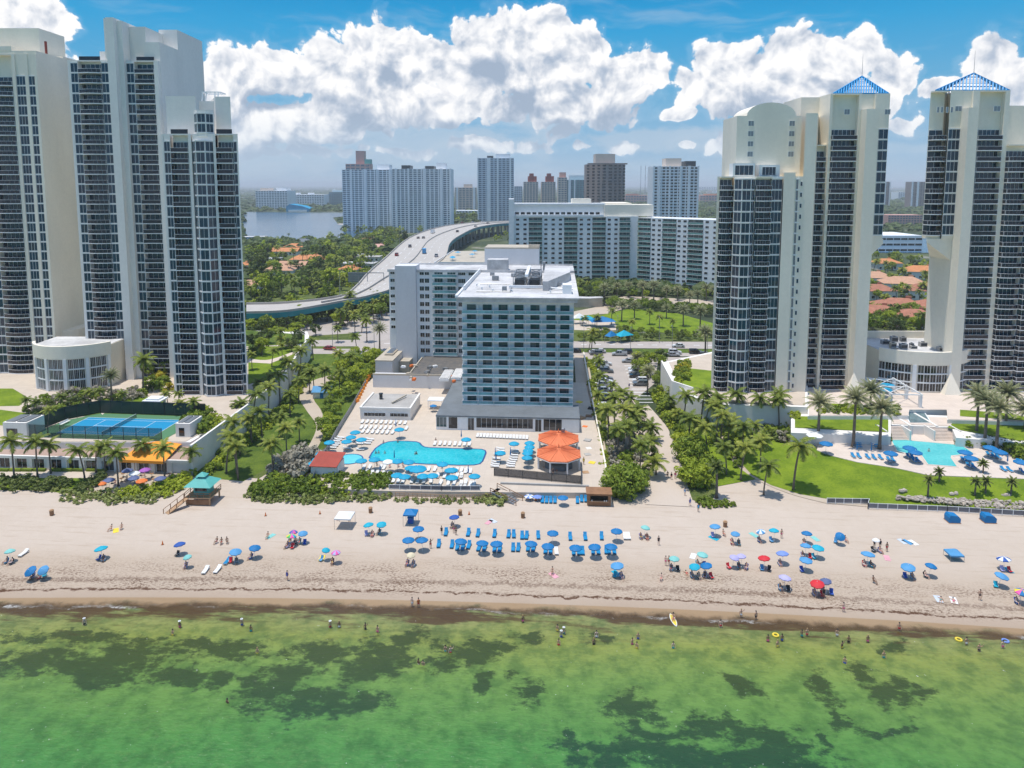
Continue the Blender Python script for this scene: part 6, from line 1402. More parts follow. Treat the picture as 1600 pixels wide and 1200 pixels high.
def merged(name, label, cat, kind, poly, n, protos, s0, s1, mind, z=0.0, seed=1, part='foliage'):
    import numpy as np
    pts = []; scatter(poly, n, lambda x, y, zz, rr: pts.append((x, y, rr.random(), rr.uniform(0, 6.28), rr.uniform(s0, s1))), mind, z, seed)
    V_, F_, I_, mats, off = [], [], [], [], 0
    for (x, y, r0, a, sc) in pts:
        c = [k for k in protos[int(r0*len(protos))].children if k.name.split('.')[0] in ('crown', 'foliage')][0].data
        nv = len(c.vertices); co = np.empty(nv*3, 'f'); c.vertices.foreach_get('co', co); co = co.reshape(-1, 3)
        nq = len(c.polygons); lv = np.empty(nq*4, 'i') if len(c.loops) == nq*4 else None
        if lv is None: continue
        c.loops.foreach_get('vertex_index', lv)
        ca, sa = cos(a), sin(a); R_ = np.array([[ca, -sa, 0], [sa, ca, 0], [0, 0, 1]], 'f'); V_.append(co @ R_.T*sc + np.array([x, y, z], 'f')); F_.append(lv+off); off += nv
        mt = c.materials[0]
        if mt not in mats: mats.append(mt)
        I_.append(np.full(nq, mats.index(mt), 'i'))
    me = bpy.data.meshes.new(name); v = np.concatenate(V_); f = np.concatenate(F_); nq = len(f)//4
    me.vertices.add(len(v)); me.vertices.foreach_set('co', v.ravel()); me.loops.add(len(f)); me.loops.foreach_set('vertex_index', f)
    me.polygons.add(nq); me.polygons.foreach_set('loop_start', np.arange(0, nq*4, 4, dtype='i')); me.polygons.foreach_set('material_index', np.concatenate(I_))
    for mt in mats: me.materials.append(mt)
    me.update(calc_edges=True); me.validate()
    return tag(link(name, me), label, cat, None, kind)
def mk(protos, s0, s1, label, group=None, cat='tree', zs=1.0):
    def f(x, y, z, rr):
        s = rr.uniform(s0, s1); o = dup(protos[rr.randrange(len(protos))], (x, y, z), rr.uniform(0, 6.28), label, group or label, cat); o.scale = (s, s, s*zs*rr.uniform(.85, 1.15)); return o
    return f
grove = [(388,478),(388,400),(430,392),(470,420),(500,395),(545,388),(595,375),(640,372),(598,404),(572,428),(552,448),(528,462),(455,474)]
scatter(grove, 105, mk(TB+TF, .95, 1.6, 'tree in the dense grove left of the highway'), 5.2, seed=2)
scatter(grove, 42, mk(PC, .85, 1.35, 'palm in the grove left of the highway', cat='palm'), 6, seed=3)
merged('woodland', 'round trees along the near lake shore', 'trees', 'stuff', [(388,390),(388,378),(450,377),(520,374),(620,368),(600,378),(500,388)], 30, TF, .7, 1.2, 9, seed=4)
scatter([(392,545),(392,495),(440,492),(560,480),(606,470),(606,498),(560,510),(500,520),(470,540)], 62, mk(TB, .65, 1.05, 'spreading tree between ramp and forecourt'), 4.6, seed=5)
scatter([(520,515),(560,482),(606,470),(606,498),(565,515)], 20, mk(PC, .8, 1.2, 'palm between the ramp and the forecourt', cat='palm'), 4.5, seed=6)
merged('hedge', 'tall leafy hedge crowded along the pool deck fence', 'hedge', None, [(505,640),(520,600),(545,560),(590,553),(590,575),(560,612),(530,660),(510,700),(498,715)], 42, TB[:2], .42, .68, 2.4, seed=7)
scatter([(548,570),(600,553),(606,563),(590,575)], 10, mk([SH['leaf']], .9, 1.3, 'clipped shrub by the storage house', cat='shrub'), 1.8, seed=8)
merged('hedge', 'dense sea grape hedge along the sand below the pool deck', 'hedge', None, [(392,772),(440,748),(605,752),(606,770),(560,775),(470,776),(400,778)], 58, [SH['leaf'], SH['leaf'], SH['leaf_bright']], .85, 1.35, 1.5, seed=9)
merged('dune_grass', 'dry dune grass fringing the hedge below the pool deck', 'dune grass', 'stuff', [(388,774),(470,778),(560,780),(606,776),(600,784),(470,786),(396,783)], 40, [SD], .9, 1.5, 1.2, seed=10)
scatter([(440,735),(470,715),(500,718),(498,745),(470,752),(440,748)], 9, mk([SH['leaf_silver']], 1.4, 2.0, 'silver grey shrub left of the red roofed shed', cat='shrub'), 2.2, seed=11)
merged('dune_grass', 'dune grass strip below the boardwalk', 'dune grass', 'stuff', [(612,781),(770,779),(772,786),(700,787),(612,784)], 26, [SD], .6, 1.1, 1.3, seed=12)
merged('dune_grass', 'dune grass clumps at the foot of the wooden stairs', 'dune grass', 'stuff', [(760,780),(785,782),(790,790),(765,788)], 6, [SD], 1.1, 1.7, 1.1, seed=13)
merged('dune_grass', 'dune grass clumps before the orange canopy terrace', 'dune grass', 'stuff', [(100,772),(180,770),(255,772),(248,784),(150,786),(100,784)], 34, [SD], .9, 1.6, 1.4, seed=14)
merged('dune_grass', 'low dune plants below the left lawn', 'dune grass', 'stuff', [(0,752),(105,755),(100,768),(0,766)], 40, [SD, SH['leaf_dark']], .7, 1.1, 1.6, seed=15)
merged('hedge', 'bright green hedge between the canopy terrace and the sand', 'hedge', None, [(225,766),(300,742),(300,750),(262,776),(190,778),(190,770)], 34, [SH['leaf_bright']], .6, .9, 1.2, seed=16)
merged('hedge', 'dark hedge left of the orange canopy terrace', 'hedge', None, [(118,768),(160,742),(168,746),(128,772)], 14, [SH['leaf_dark']], .6, .8, 1.2, seed=17)
for (px, py, s, pr, lab) in ((973,773,1.0,SG,'huge round sea grape tree left of the public path'),(990,764,.8,SG,'sea grape tree tucked behind the huge round one'),(1080,720,.95,SG,'large sea grape tree right of the public path'),(1086,757,.85,SGb,'lower sea grape tree right of the public path'),(1112,742,.6,SG,'small sea grape tree beside the footpath'),(1068,700,.6,SGb,'sea grape tree at the bend of the public path'),
                          (1308,700,.62,SG,'dark round tree left of the terrace pool'),(960,775,.5,SG,'sea grape bush against the brown kiosk corner')):
    dup(pr, P(px, py), RG.uniform(0, 6), lab, None, 'tree', s)
dup(TCON, P(407, 442), 0, 'tall dark narrow conifer close to the dark glass tower', None, 'tree', 1.5)
scatter([(1036,612),(1062,652),(1086,690),(1076,700),(1050,668),(1022,620)], 30, mk([SH['leaf'], SH['leaf_bright']], .9, 1.3, 'shrub between the path and retaining wall', cat='shrub'), 2.0, seed=18)
merged('hedge', 'hedge along the outside of the hotel drive wall', 'hedge', None, [(916,562),(930,562),(952,690),(950,780),(944,740),(930,660)], 44, [SH['leaf'], SH['leaf_bright']], .6, .9, 1.7, seed=19)
scatter([(948,690),(1000,640),(1020,700),(1015,740),(960,760)], 26, mk([SH['leaf'], SH['leaf_silver']], .7, 1.2, 'shrub under the palm thicket', cat='shrub'), 2.4, seed=20)
scatter([(990,562),(1036,562),(1030,592),(1005,600),(990,580)], 12, mk(TB, .45, .7, 'small tree shading the parking lot', cat='tree'), 3.5, seed=21)
scatter([(1020,592),(1034,594),(1056,640),(1044,650)], 14, mk(TB[:2], .3, .45, 'small tree at the foot of the retaining wall', cat='tree'), 2, seed=22)
merged('hedge', 'clipped hedge above the terrace pool, left of the steps', 'hedge', None, [(1236,686),(1386,692),(1386,684),(1236,679)], 44, [SH['leaf_dark'], SH['leaf']], .75, 1.0, 1.2, z=2.4, seed=23)
merged('hedge', 'clipped hedge above the terrace pool, right of the steps', 'hedge', None, [(1500,691),(1700,702),(1700,712),(1500,698)], 40, [SH['leaf_dark'], SH['leaf']], .9, 1.2, 1.2, z=2.5, seed=24)
scatter([(1560,694),(1620,700),(1620,724),(1580,712)], 16, mk([SH['leaf']], 1.0, 1.3, 'large bush at the right end of the terrace pool', cat='shrub'), 1.6, z=2.5, seed=25)
merged('hedge', 'low planting below the tower buttress', 'hedge', None, [(1236,655),(1262,650),(1262,640),(1232,640)], 6, [SH['leaf_bright']], .6, .8, 1.4, z=4.6, seed=26)
scatter([(1180,668),(1290,690),(1282,702),(1240,694),(1190,686)], 34, mk([SH['leaf'], SH['leaf_silver'], SH['leaf_dark']], .8, 1.3, 'shrub in the bed left of the terrace pool', cat='shrub'), 1.8, seed=27)
merged('hedge', 'low hedge along the foot of the tower terrace', 'hedge', None, [(1100,652),(1240,655),(1240,664),(1100,662)], 30, [SH['leaf_bright'], SH['leaf']], .5, .8, 1.5, seed=28)
scatter([(1104,664),(1160,668),(1180,690),(1150,730),(1120,700)], 18, mk([SH['leaf'], SH['leaf_bright']], .7, 1.2, 'shrub among the palms right of the public path', cat='shrub'), 2.2, seed=29)
merged('hedge', 'green planting on the raised garden beside the parking lot', 'hedge', None, [(1050,588),(1064,568),(1078,566),(1070,604),(1060,604)], 22, [SH['leaf'], SH['leaf_bright']], .7, .9, 1.5, z=6.5, seed=30)
merged('flower_bed', 'yellow flowering patch on the raised garden beside the parking lot', 'flower bed', None, [(1060,574),(1074,572),(1070,580),(1058,584)], 6, [SH['leaf_yellow']], .7, .9, 1.5, z=6.5, seed=31)
merged('ground_cover', 'creeping beach plants on the sand below the sea grapes', 'ground cover', 'stuff', [(1088,782),(1150,789),(1140,793),(1096,793)], 26, [SH['leaf']], .45, .6, 1.0, seed=32)
# garden behind the court
merged('hedge', 'mixed garden bed behind the tennis court', 'hedge', None, [(40,640),(110,612),(230,610),(236,622),(140,632),(60,655)], 46, [SH['leaf'], SH['leaf_dark'], SH['leaf_silver']], .7, 1.2, 1.7, z=5, seed=33)
scatter([(230,590),(262,586),(268,612),(230,622)], 10, mk([SH['leaf'], SH['leaf_yellow']], .9, 1.4, 'shrub at the foot of the dark glass tower', cat='shrub'), 2.0, z=5, seed=34)
merged('hedge', 'planting between the two glass towers', 'hedge', None, [(215,574),(262,570),(262,590),(225,592)], 6, TB[:1], .5, .7, 3, z=5, seed=35)
scatter([(290,655),(325,640),(345,660),(325,678),(300,676)], 20, mk([SH['leaf'], SH['leaf_bright']], .9, 1.3, 'shrub at the right end of the tennis court', cat='shrub'), 1.7, z=5, seed=36)
# park and avenue
merged('hedge', 'dense dark hedge of trees along the back of the park', 'hedge', None, [(945,474),(1125,486),(1125,500),(1090,492),(950,482)], 62, TB[2:]+TB[:1], .45, .65, 3.2, seed=37)
merged('hedge', 'hedge between the park and the avenue', 'hedge', None, [(900,530),(960,518),(1125,528),(1125,533),(900,534)], 46, TB[:1]+TB[2:], .3, .48, 2.6, seed=38)
scatter([(898,462),(940,452),(944,475),(900,478)], 16, mk(TB, .7, 1.0, 'tree behind the right end of the hotel'), 5, seed=39)
merged('woodland', 'green belt at the foot of the white condominium', 'trees', 'stuff', [(940,455),(1130,462),(1130,470),(960,466)], 26, TF+TB, .6, .9, 6, seed=40)
scatter([(1348,520),(1470,524),(1470,500),(1350,496)], 44, mk(TB+TF, .7, 1.0, 'leafy tree right behind the drum'), 4, seed=41)
scatter([(1348,492),(1470,498),(1465,408),(1352,400)], 42, mk(TB+TF, .7, 1.1, 'villa garden tree seen through the arch'), 8, seed=42)
scatter([(1348,520),(1470,524),(1465,420),(1352,410)], 26, mk(PC, .8, 1.2, 'villa garden palm seen through the arch', cat='palm'), 7, seed=43)
merged('woodland', 'green glimpsed between the two left towers', 'trees', 'stuff', [(-60,545),(0,540),(0,500),(-60,500),(110,500),(128,512),(128,440),(112,440)], 14, TF, .8, 1.2, 7, seed=44)
merged('woodland', 'wood below the bridge beyond the twin slab', 'trees', 'stuff', [(700,350),(745,345),(745,338),(706,340)], 22, TF, 1.2, 1.9, 14, seed=45)
merged('woodland', 'planting at the foot of the twin slab', 'trees', 'stuff', [(530,366),(700,364),(700,352),(600,362),(530,360)], 24, TF, .9, 1.3, 12, seed=46)
merged('woodland', 'wood on the shore beside the highway', 'trees', 'stuff', [(550,372),(590,380),(640,366),(700,352),(640,362)], 20, TF, .9, 1.3, 10, seed=47)
merged('woodland', 'green under the viaduct', 'trees', 'stuff', [(640,425),(690,372),(745,358),(790,352),(800,360),(800,385),(720,385)], 20, TF, .8, 1.1, 12, seed=48)
palms([(1068,672,618),(1095,668,612),(1120,676,622),(1150,668,616),(1180,672,622),(1215,668,618)], 'coconut palm against the curved tower terrace wall', PC)
palms([(1075,715,655),(1105,722,668),(1125,708,650),(1160,722,668),(1188,735,690),(1135,742,700)], 'coconut palm in the group left of the great lawn', PC)
palms([(960,668,622),(975,690,640),(985,712,665),(1000,738,695),(965,718,672),(950,690,640)], 'dense thicket palm just right of the hotel drive', PC)
palms([(395,668,618),(420,655,606),(438,632,585),(452,612,566),(470,590,548),(410,690,640),(375,712,660)], 'coconut palm close to the tall left retaining wall', PC)
merged('hedge', 'green planting along the foot of the tall left retaining wall', 'hedge', None, [(318,735),(395,672),(440,634),(478,575),(488,580),(452,640),(405,682),(330,742)], 60, [SH['leaf'], SH['leaf_bright']], .7, 1.1, 1.6, seed=61)
merged('hedge', 'green planting along the foot of the curved terrace wall', 'hedge', None, [(1062,650),(1100,660),(1150,664),(1240,666),(1240,672),(1150,670),(1090,668),(1066,660)], 70, [SH['leaf'], SH['leaf_bright'], SH['leaf_dark']], .8, 1.4, 1.5, seed=62)
merged('hedge', 'planting on the terrace before the curved lobby of the right towers', 'hedge', None, [(1280,646),(1400,648),(1400,638),(1290,636)], 30, [SH['leaf'], SH['leaf_bright']], .5, .8, 1.5, 5.6, seed=63)
scatter([(392,590),(392,540),(474,524),(470,548),(440,580)], 9, mk(TB+PC, .55, .85, 'tree on the terrace lawn behind the dark glass tower'), 5, z=5, seed=64)
merged('undergrowth', 'bushes filling the grove left of the highway', 'undergrowth', 'stuff', grove, 300, [SH['leaf'], SH['leaf_dark'], SH['leaf_bright']], 1.3, 2.4, 4.2, seed=65)
# far wood: nobody could count it
rr = random.Random(5); m = MB()
def blob(x, y, s, hz, z0=0):
    o = len(m.v); n = 6; ring = []
    for j, (f, zf) in enumerate(((1.0, .15), (.85, .7), (.4, 1.0))):
        for i in range(n): a = 2*pi*i/n+j*.5+x; rj = rr.uniform(.8, 1.2); m.v.append((x+s*f*rj*cos(a), y+s*f*rj*sin(a), z0+hz*zf*rr.uniform(.85, 1.1)))
    for j in range(2):
        for i in range(n): m.f.append((o+j*n+i, o+j*n+(i+1)%n, o+(j+1)*n+(i+1)%n, o+(j+1)*n+i)); m.mi.append(0)
    m.f.append(tuple(o+2*n+i for i in range(n))); m.mi.append(0)
skip = [[(380,378),(545,378),(600,365),(528,350),(545,337),(538,331),(380,331)], [(380,560),(620,560),(620,395),(380,395)], [(895,535),(895,462),(1340,465),(1340,560)], [(1345,560),(1480,560),(1480,362),(1345,366)], [(560,450),(640,372),(720,350),(800,345),(800,385),(700,420),(620,460)]]
sk = [[(P(a, b).x, P(a, b).y) for a, b in p] for p in skip]
for k in range(15000):
    py = 292.5 + 210*(rr.random()**3.2); px = rr.uniform(340, 1480) if py < 360 else rr.choice([rr.uniform(340, 620), rr.uniform(900, 1480)])
    p = P(px, py)
    if any(inside(p.x, p.y, q) for q in sk): continue
    d = p.y; s = 3.5 + d*.0028; blob(p.x, p.y, s*rr.uniform(.7, 1.3), (5+d*.0009)*rr.uniform(.7, 1.4))
leafmat('wood_far', [(.04, .07, .018), (.085, .125, .032), (.16, .20, .06)], .02)
w = m.build('woodland', 'wood_far'); tag(w, 'far green woodland reaching to the horizon', 'woodland', kind='stuff')
# ================================================================ beach and pool furniture, people, cars
for nm, col in dict(umb_blue=(0, .16, .40), umb_royal=(.02, .09, .36), umb_light=(.08, .30, .55), umb_turq=(0, .38, .52), umb_pool=(0, .32, .50), umb_mint=(.22, .55, .50), umb_red=(.62, .02, .03), umb_white=(.78, .78, .76), umb_lilac=(.45, .42, .68), umb_peri=(.18, .28, .62), umb_slate=(.10, .13, .26), umb_purple=(.35, .10, .42), umb_pink=(.75, .10, .35), umb_yellow=(.8, .6, .05), umb_green=(.1, .5, .12), umb_orange=(.75, .18, .03), umb_cream=(.7, .6, .4), lounger_blue=(.0, .22, .46), plastic_white=(.76, .75, .72), towel_pink=(.7, .35, .4), towel_stripe=(.55, .6, .65), skin=(.52, .30, .20), skin_dark=(.24, .13, .08), skin_pale=(.66, .44, .34), hair_dark=(.02, .012, .01), hair_fair=(.35, .22, .1), suit_black=(.015, .015, .02), suit_red=(.55, .02, .03), suit_blue=(.02, .08, .4), suit_pink=(.7, .1, .25), suit_white=(.7, .7, .7), suit_yellow=(.7, .55, .05), suit_teal=(.0, .3, .3)).items():
    pmat(nm, col, .7, .07, 1.0)
def canopy(m, R_, zc, rise, n=8, mats=(0,), scal=.06, over=.0):
    K = 3
    for i in range(n):
        a0, a1 = 2*pi*i/n, 2*pi*(i+1)/n; mi = mats[i % len(mats)]; g = []
        for k in range(K+1):
            f = k/K; r = R_*f; z = zc + rise*(1-f**1.7); row = []
            for j in range(3):
                a = a0+(a1-a0)*j/2; rr_ = r*(1 - (scal if j == 1 else 0)*f); row.append((rr_*cos(a), rr_*sin(a), z - (0 if j != 1 else -.04*f)))
            g.append(row)
        vs = [p for r in g for p in r]; fs = []
        for k in range(K):
            for j in range(2): fs.append((k*3+j, (k+1)*3+j, (k+1)*3+j+1, k*3+j+1))
        m.add(vs, fs, mi)
        a, b = g[K][0], g[K][2]; mid = g[K][1]; m.add([a, mid, b, (b[0], b[1], b[2]-.14), (mid[0], mid[1], mid[2]-.14), (a[0], a[1], a[2]-.14)], [(0, 5, 4, 1), (1, 4, 3, 2)], mi)
UP = {}
def umb_proto(kind, colors, R_=1.25, h=2.0, flat=False):
    k = (kind, tuple(colors))
    if k in UP: return UP[k]
    root = empty(kind, (0, 0, 0)); m = MB(); canopy(m, R_, h, .42 if not flat else .35, mats=tuple(range(len(colors)))); m.build('canopy', list(colors), root)
    MB().cyl(0, 0, -.1, h+.5, .03, n=6).cyl(0, 0, h+.42, h+.58, .045, n=6).build('pole', 'white_paint', root)
    if kind == 'pool_umbrella': MB().cyl(0, 0, 0, .12, .3, n=10).cyl(0, 0, .12, .4, .05, n=6).build('base', 'concrete', root)
    mm = MB()
    for i in range(8): a = 2*pi*i/8; mm.bar((0, 0, h-.25), (R_*.6*cos(a), R_*.6*sin(a), h+.18), .02)
    mm.build('ribs', 'white_paint', root)
    UP[k] = proto(root); return UP[k]
def umb(px, py, cols, label, R_=1.25, h=2.0, tilt=(0, 0), kind='beach_umbrella', z=0.0, group=None, sc=None):
    cols = cols if isinstance(cols, (list, tuple)) else [cols]; c = P(px, py, z+h+.2); z = z if z else sandz(c.x, c.y)
    o = dup(umb_proto(kind, cols), (c.x, c.y, z), (tilt[0], tilt[1], RG.uniform(0, 1)), label, group, 'umbrella'); s = (R_/1.25)*(.8 if kind == 'beach_umbrella' else .84); o.scale = (s, s, h/2.0); return o
# loungers
def lounger_proto(name, frame, cush, up=0.0):
    root = empty(name, (0, 0, 0)); f = MB()
    f.box(-.33, -.27, -.95, .95, .24, .30).box(.27, .33, -.95, .95, .24, .30).box(-.27, .27, -.95, -.89, .24, .30).box(-.27, .27, .89, .95, .24, .30); f.build('frame', frame, root)
    for sx in (-.3, .3):
        for sy in (-.75, .7): MB().box(sx-.03, sx+.03, sy-.03, sy+.03, 0, .24).build('leg', frame, root)
    MB().box(-.31, .31, -.93, .28, .30, .36).build('seat', cush, root)
    b = MB(); M = Matrix.Translation((0, .29, .33)) @ Matrix.Rotation(up, 4, 'X'); b.box(-.31, .31, 0, .72, 0, .06, 0, M).box(-.2, .2, .48, .66, .06, .10, 0, M); b.build('backrest', cush, root)
    return proto(root)
LW = lounger_proto('sun_lounger', 'plastic_white', 'plastic_white', R(18)); LB = lounger_proto('sun_lounger', 'lounger_blue', 'lounger_blue', R(48)); LBf = lounger_proto('sun_lounger', 'plastic_white', 'lounger_blue', R(12))
def chair_proto(name, col):
    root = empty(name, (0, 0, 0)); MB().box(-.28, .28, -.28, .25, .24, .28).build('seat', col, root)
    M = Matrix.Translation((0, .25, .26)) @ Matrix.Rotation(R(-20), 4, 'X'); MB().box(-.28, .28, -.02, .02, 0, .62, 0, M).build('backrest', col, root)
    for sx in (-.29, .29):
        for sy in (-.25, .25): MB().box(sx-.015, sx+.015, sy-.015, sy+.015, 0, .25).build('leg', 'grey_metal', root)
        MB().box(sx-.025, sx+.025, -.28, .3, .45, .48).build('armrest', 'plastic_white', root)
    return proto(root)
CH = {c: chair_proto('beach_chair', c) for c in ('suit_blue', 'umb_light', 'suit_black', 'umb_lilac', 'suit_red', 'umb_turq')}
# people: one skinned body per pose, swimwear and hair as children
def body_mesh(name, joints, edges, rad):
    me = bpy.data.meshes.new(name); me.from_pydata([j for j in joints], edges, []); ob = bpy.data.objects.new(name, me); COL.objects.link(ob)
    sk = ob.modifiers.new('s', 'SKIN'); sk.use_smooth_shade = True; ss = ob.modifiers.new('b', 'SUBSURF'); ss.levels = 1; ss.render_levels = 1
    lay = me.skin_vertices[0].data
    for i, r in enumerate(rad): lay[i].radius = r if hasattr(r, '__len__') else (r, r); lay[i].use_root = (i == 0)
    dg = bpy.context.evaluated_depsgraph_get(); out = bpy.data.meshes.new_from_object(ob.evaluated_get(dg)); bpy.data.objects.remove(ob); out.name = name; return out
def pose(kind):
    # returns joints, edges, radii for a 1.7 m figure facing -y
    if kind in ('stand', 'walk', 'arms'):
        s = .16 if kind == 'walk' else .03; w = kind == 'arms'
        J = [(0,0,.93),(0,0,1.15),(0,0,1.38),(0,-.01,1.50),(0,-.02,1.60),(.0,-.03,1.68),
             (.09,0,.88),(.10,-s,.48),(.10,s*.4-.02,.09),(.10,-.13+s*.4,.03),(-.09,0,.88),(-.10,s*.6,.48),(-.10,s*1.3,.09),(-.10,s*1.3-.13,.03),
             (.18,0,1.38),(.24,0,1.12) if not w else (.36,-.05,1.5),(.24,-.08,.88) if not w else (.40,-.12,1.72),(.24,-.11,.78) if not w else (.40,-.14,1.82),(-.18,0,1.38),(-.24,.02,1.12),(-.24,-.06,.88),(-.24,-.09,.78)]
    elif kind == 'sit':
        J = [(0,.1,.34),(0,.17,.56),(0,.24,.78),(0,.26,.90),(0,.25,1.0),(0,.23,1.08),
             (.09,.05,.34),(.11,-.36,.44),(.11,-.52,.06),(.11,-.64,.03),(-.09,.05,.34),(-.11,-.34,.46),(-.11,-.56,.06),(-.11,-.68,.03),
             (.18,.23,.78),(.27,.08,.58),(.22,-.14,.52),(.2,-.22,.50),(-.18,.23,.78),(-.27,.1,.58),(-.2,-.1,.5),(-.18,-.18,.48)]
    else:
        J = [(0,0,.12),(0,.22,.12),(0,.45,.13),(0,.57,.14),(0,.67,.15),(0,.75,.15),
             (.09,-.05,.12),(.12,-.45,.14),(.13,-.85,.08),(.14,-.9,.14),(-.09,-.05,.12),(-.13,-.43,.2),(-.12,-.85,.08),(-.13,-.9,.14),
             (.18,.43,.12),(.34,.25,.08),(.3,.0,.06),(.28,-.08,.05),(-.18,.43,.12),(-.36,.5,.08),(-.42,.7,.06),(-.42,.78,.05)]
    E_ = [(0,1),(1,2),(2,3),(3,4),(4,5),(0,6),(6,7),(7,8),(8,9),(0,10),(10,11),(11,12),(12,13),(2,14),(14,15),(15,16),(16,17),(2,18),(18,19),(19,20),(20,21)]
    Rr = [(.13,.10),(.11,.085),(.14,.095),.05,.085,.07,.085,.055,.04,.03,.085,.055,.04,.03,.055,.042,.032,.035,.055,.042,.032,.035]
    return J, E_, Rr
BODY = {}
def person_proto(kind, skin, suit, hair, hat=None, top=None):
    k = (kind, skin, suit, hair, hat, top)
    if k in BODY: return BODY[k]
    J, E_, Rr = pose(kind)
    if (kind, skin) not in BODY:
        me = body_mesh('person', J, E_, Rr); me.materials.clear(); me.materials.append(MAT[skin]); BODY[(kind, skin)] = me
    root = empty('person', (0, 0, 0)); link('body', BODY[(kind, skin)], root)
    hp, ch, hd = Vector(J[0]), Vector(J[2]), Vector(J[4]); m = MB()
    if kind in ('stand', 'walk', 'arms'):
        m.tube([(0, 0, .78), (0, 0, .86), (0, 0, 1.0)], [.155, .175, .15], n=10)
        m.v = [(x, y*.72, z) for x, y, z in m.v]
    else: m.sphere(tuple(hp), .165, 10, 6, sq=(1.1, 1, .8))
    m.build('swimwear', suit, root)
    if top:
        t = MB()
        if kind in ('stand', 'walk', 'arms'): t.tube([(0, 0, .98), (0, 0, 1.2), (0, 0, 1.42)], [.15, .155, .16], n=10); t.v = [(x*1.15, y*.75, z) for x, y, z in t.v]
        else: t.sphere(tuple((hp+ch)/2+Vector((0, 0, .05))), .2, 10, 6, sq=(1, .8, 1.2))
        t.build('shirt', top, root)
    h = MB(); h.sphere((hd.x, hd.y+.03, hd.z+.06), .105, 8, 6, sq=(1, 1.05, .95)); h.build('hair', hair, root)
    if hat: MB().cyl(hd.x, hd.y, hd.z+.1, hd.z+.12, .2, n=12).cyl(hd.x, hd.y, hd.z+.12, hd.z+.22, .1, .08, n=10).build('hat', hat, root)
    BODY[k] = proto(root); return BODY[k]
SK = ('skin', 'skin', 'skin_pale', 'skin_dark'); SU = ('suit_black', 'suit_red', 'suit_blue', 'suit_pink', 'suit_white', 'suit_teal', 'suit_yellow')
CW = {'suit_black': 'black', 'suit_red': 'red', 'suit_blue': 'blue', 'suit_pink': 'pink', 'suit_white': 'white', 'suit_teal': 'teal', 'suit_yellow': 'yellow'}
def person(px, py, kind='stand', suit=None, z=None, rot=None, label=None, skin=None, hat=None, top=None, hair='hair_dark', wade=0.0, group=None):
    suit = suit or SU[RG.randrange(len(SU))]; skin = skin or SK[RG.randrange(4)]
    c = P(px, py, 0.0 if z is None else z); zz = (sandz(c.x, c.y) if z is None else z)
    return dup(person_proto(kind, skin, suit, hair, hat, top), (c.x, c.y, zz-wade), RG.uniform(-.6, .6) if rot is None else rot, label, group, 'person')
# ---------------- towels
def towel(px, py, col, label, rot=0.3, z=None):
    c = P(px, py, 0); r = link('towel', MB().box(-.45, .45, -.9, .9, 0, .03).mesh('towel', col)); r.location = (c.x, c.y, sandz(c.x, c.y)+.01 if z is None else z); r.rotation_euler = (0, 0, rot); return tag(r, label, 'towel')
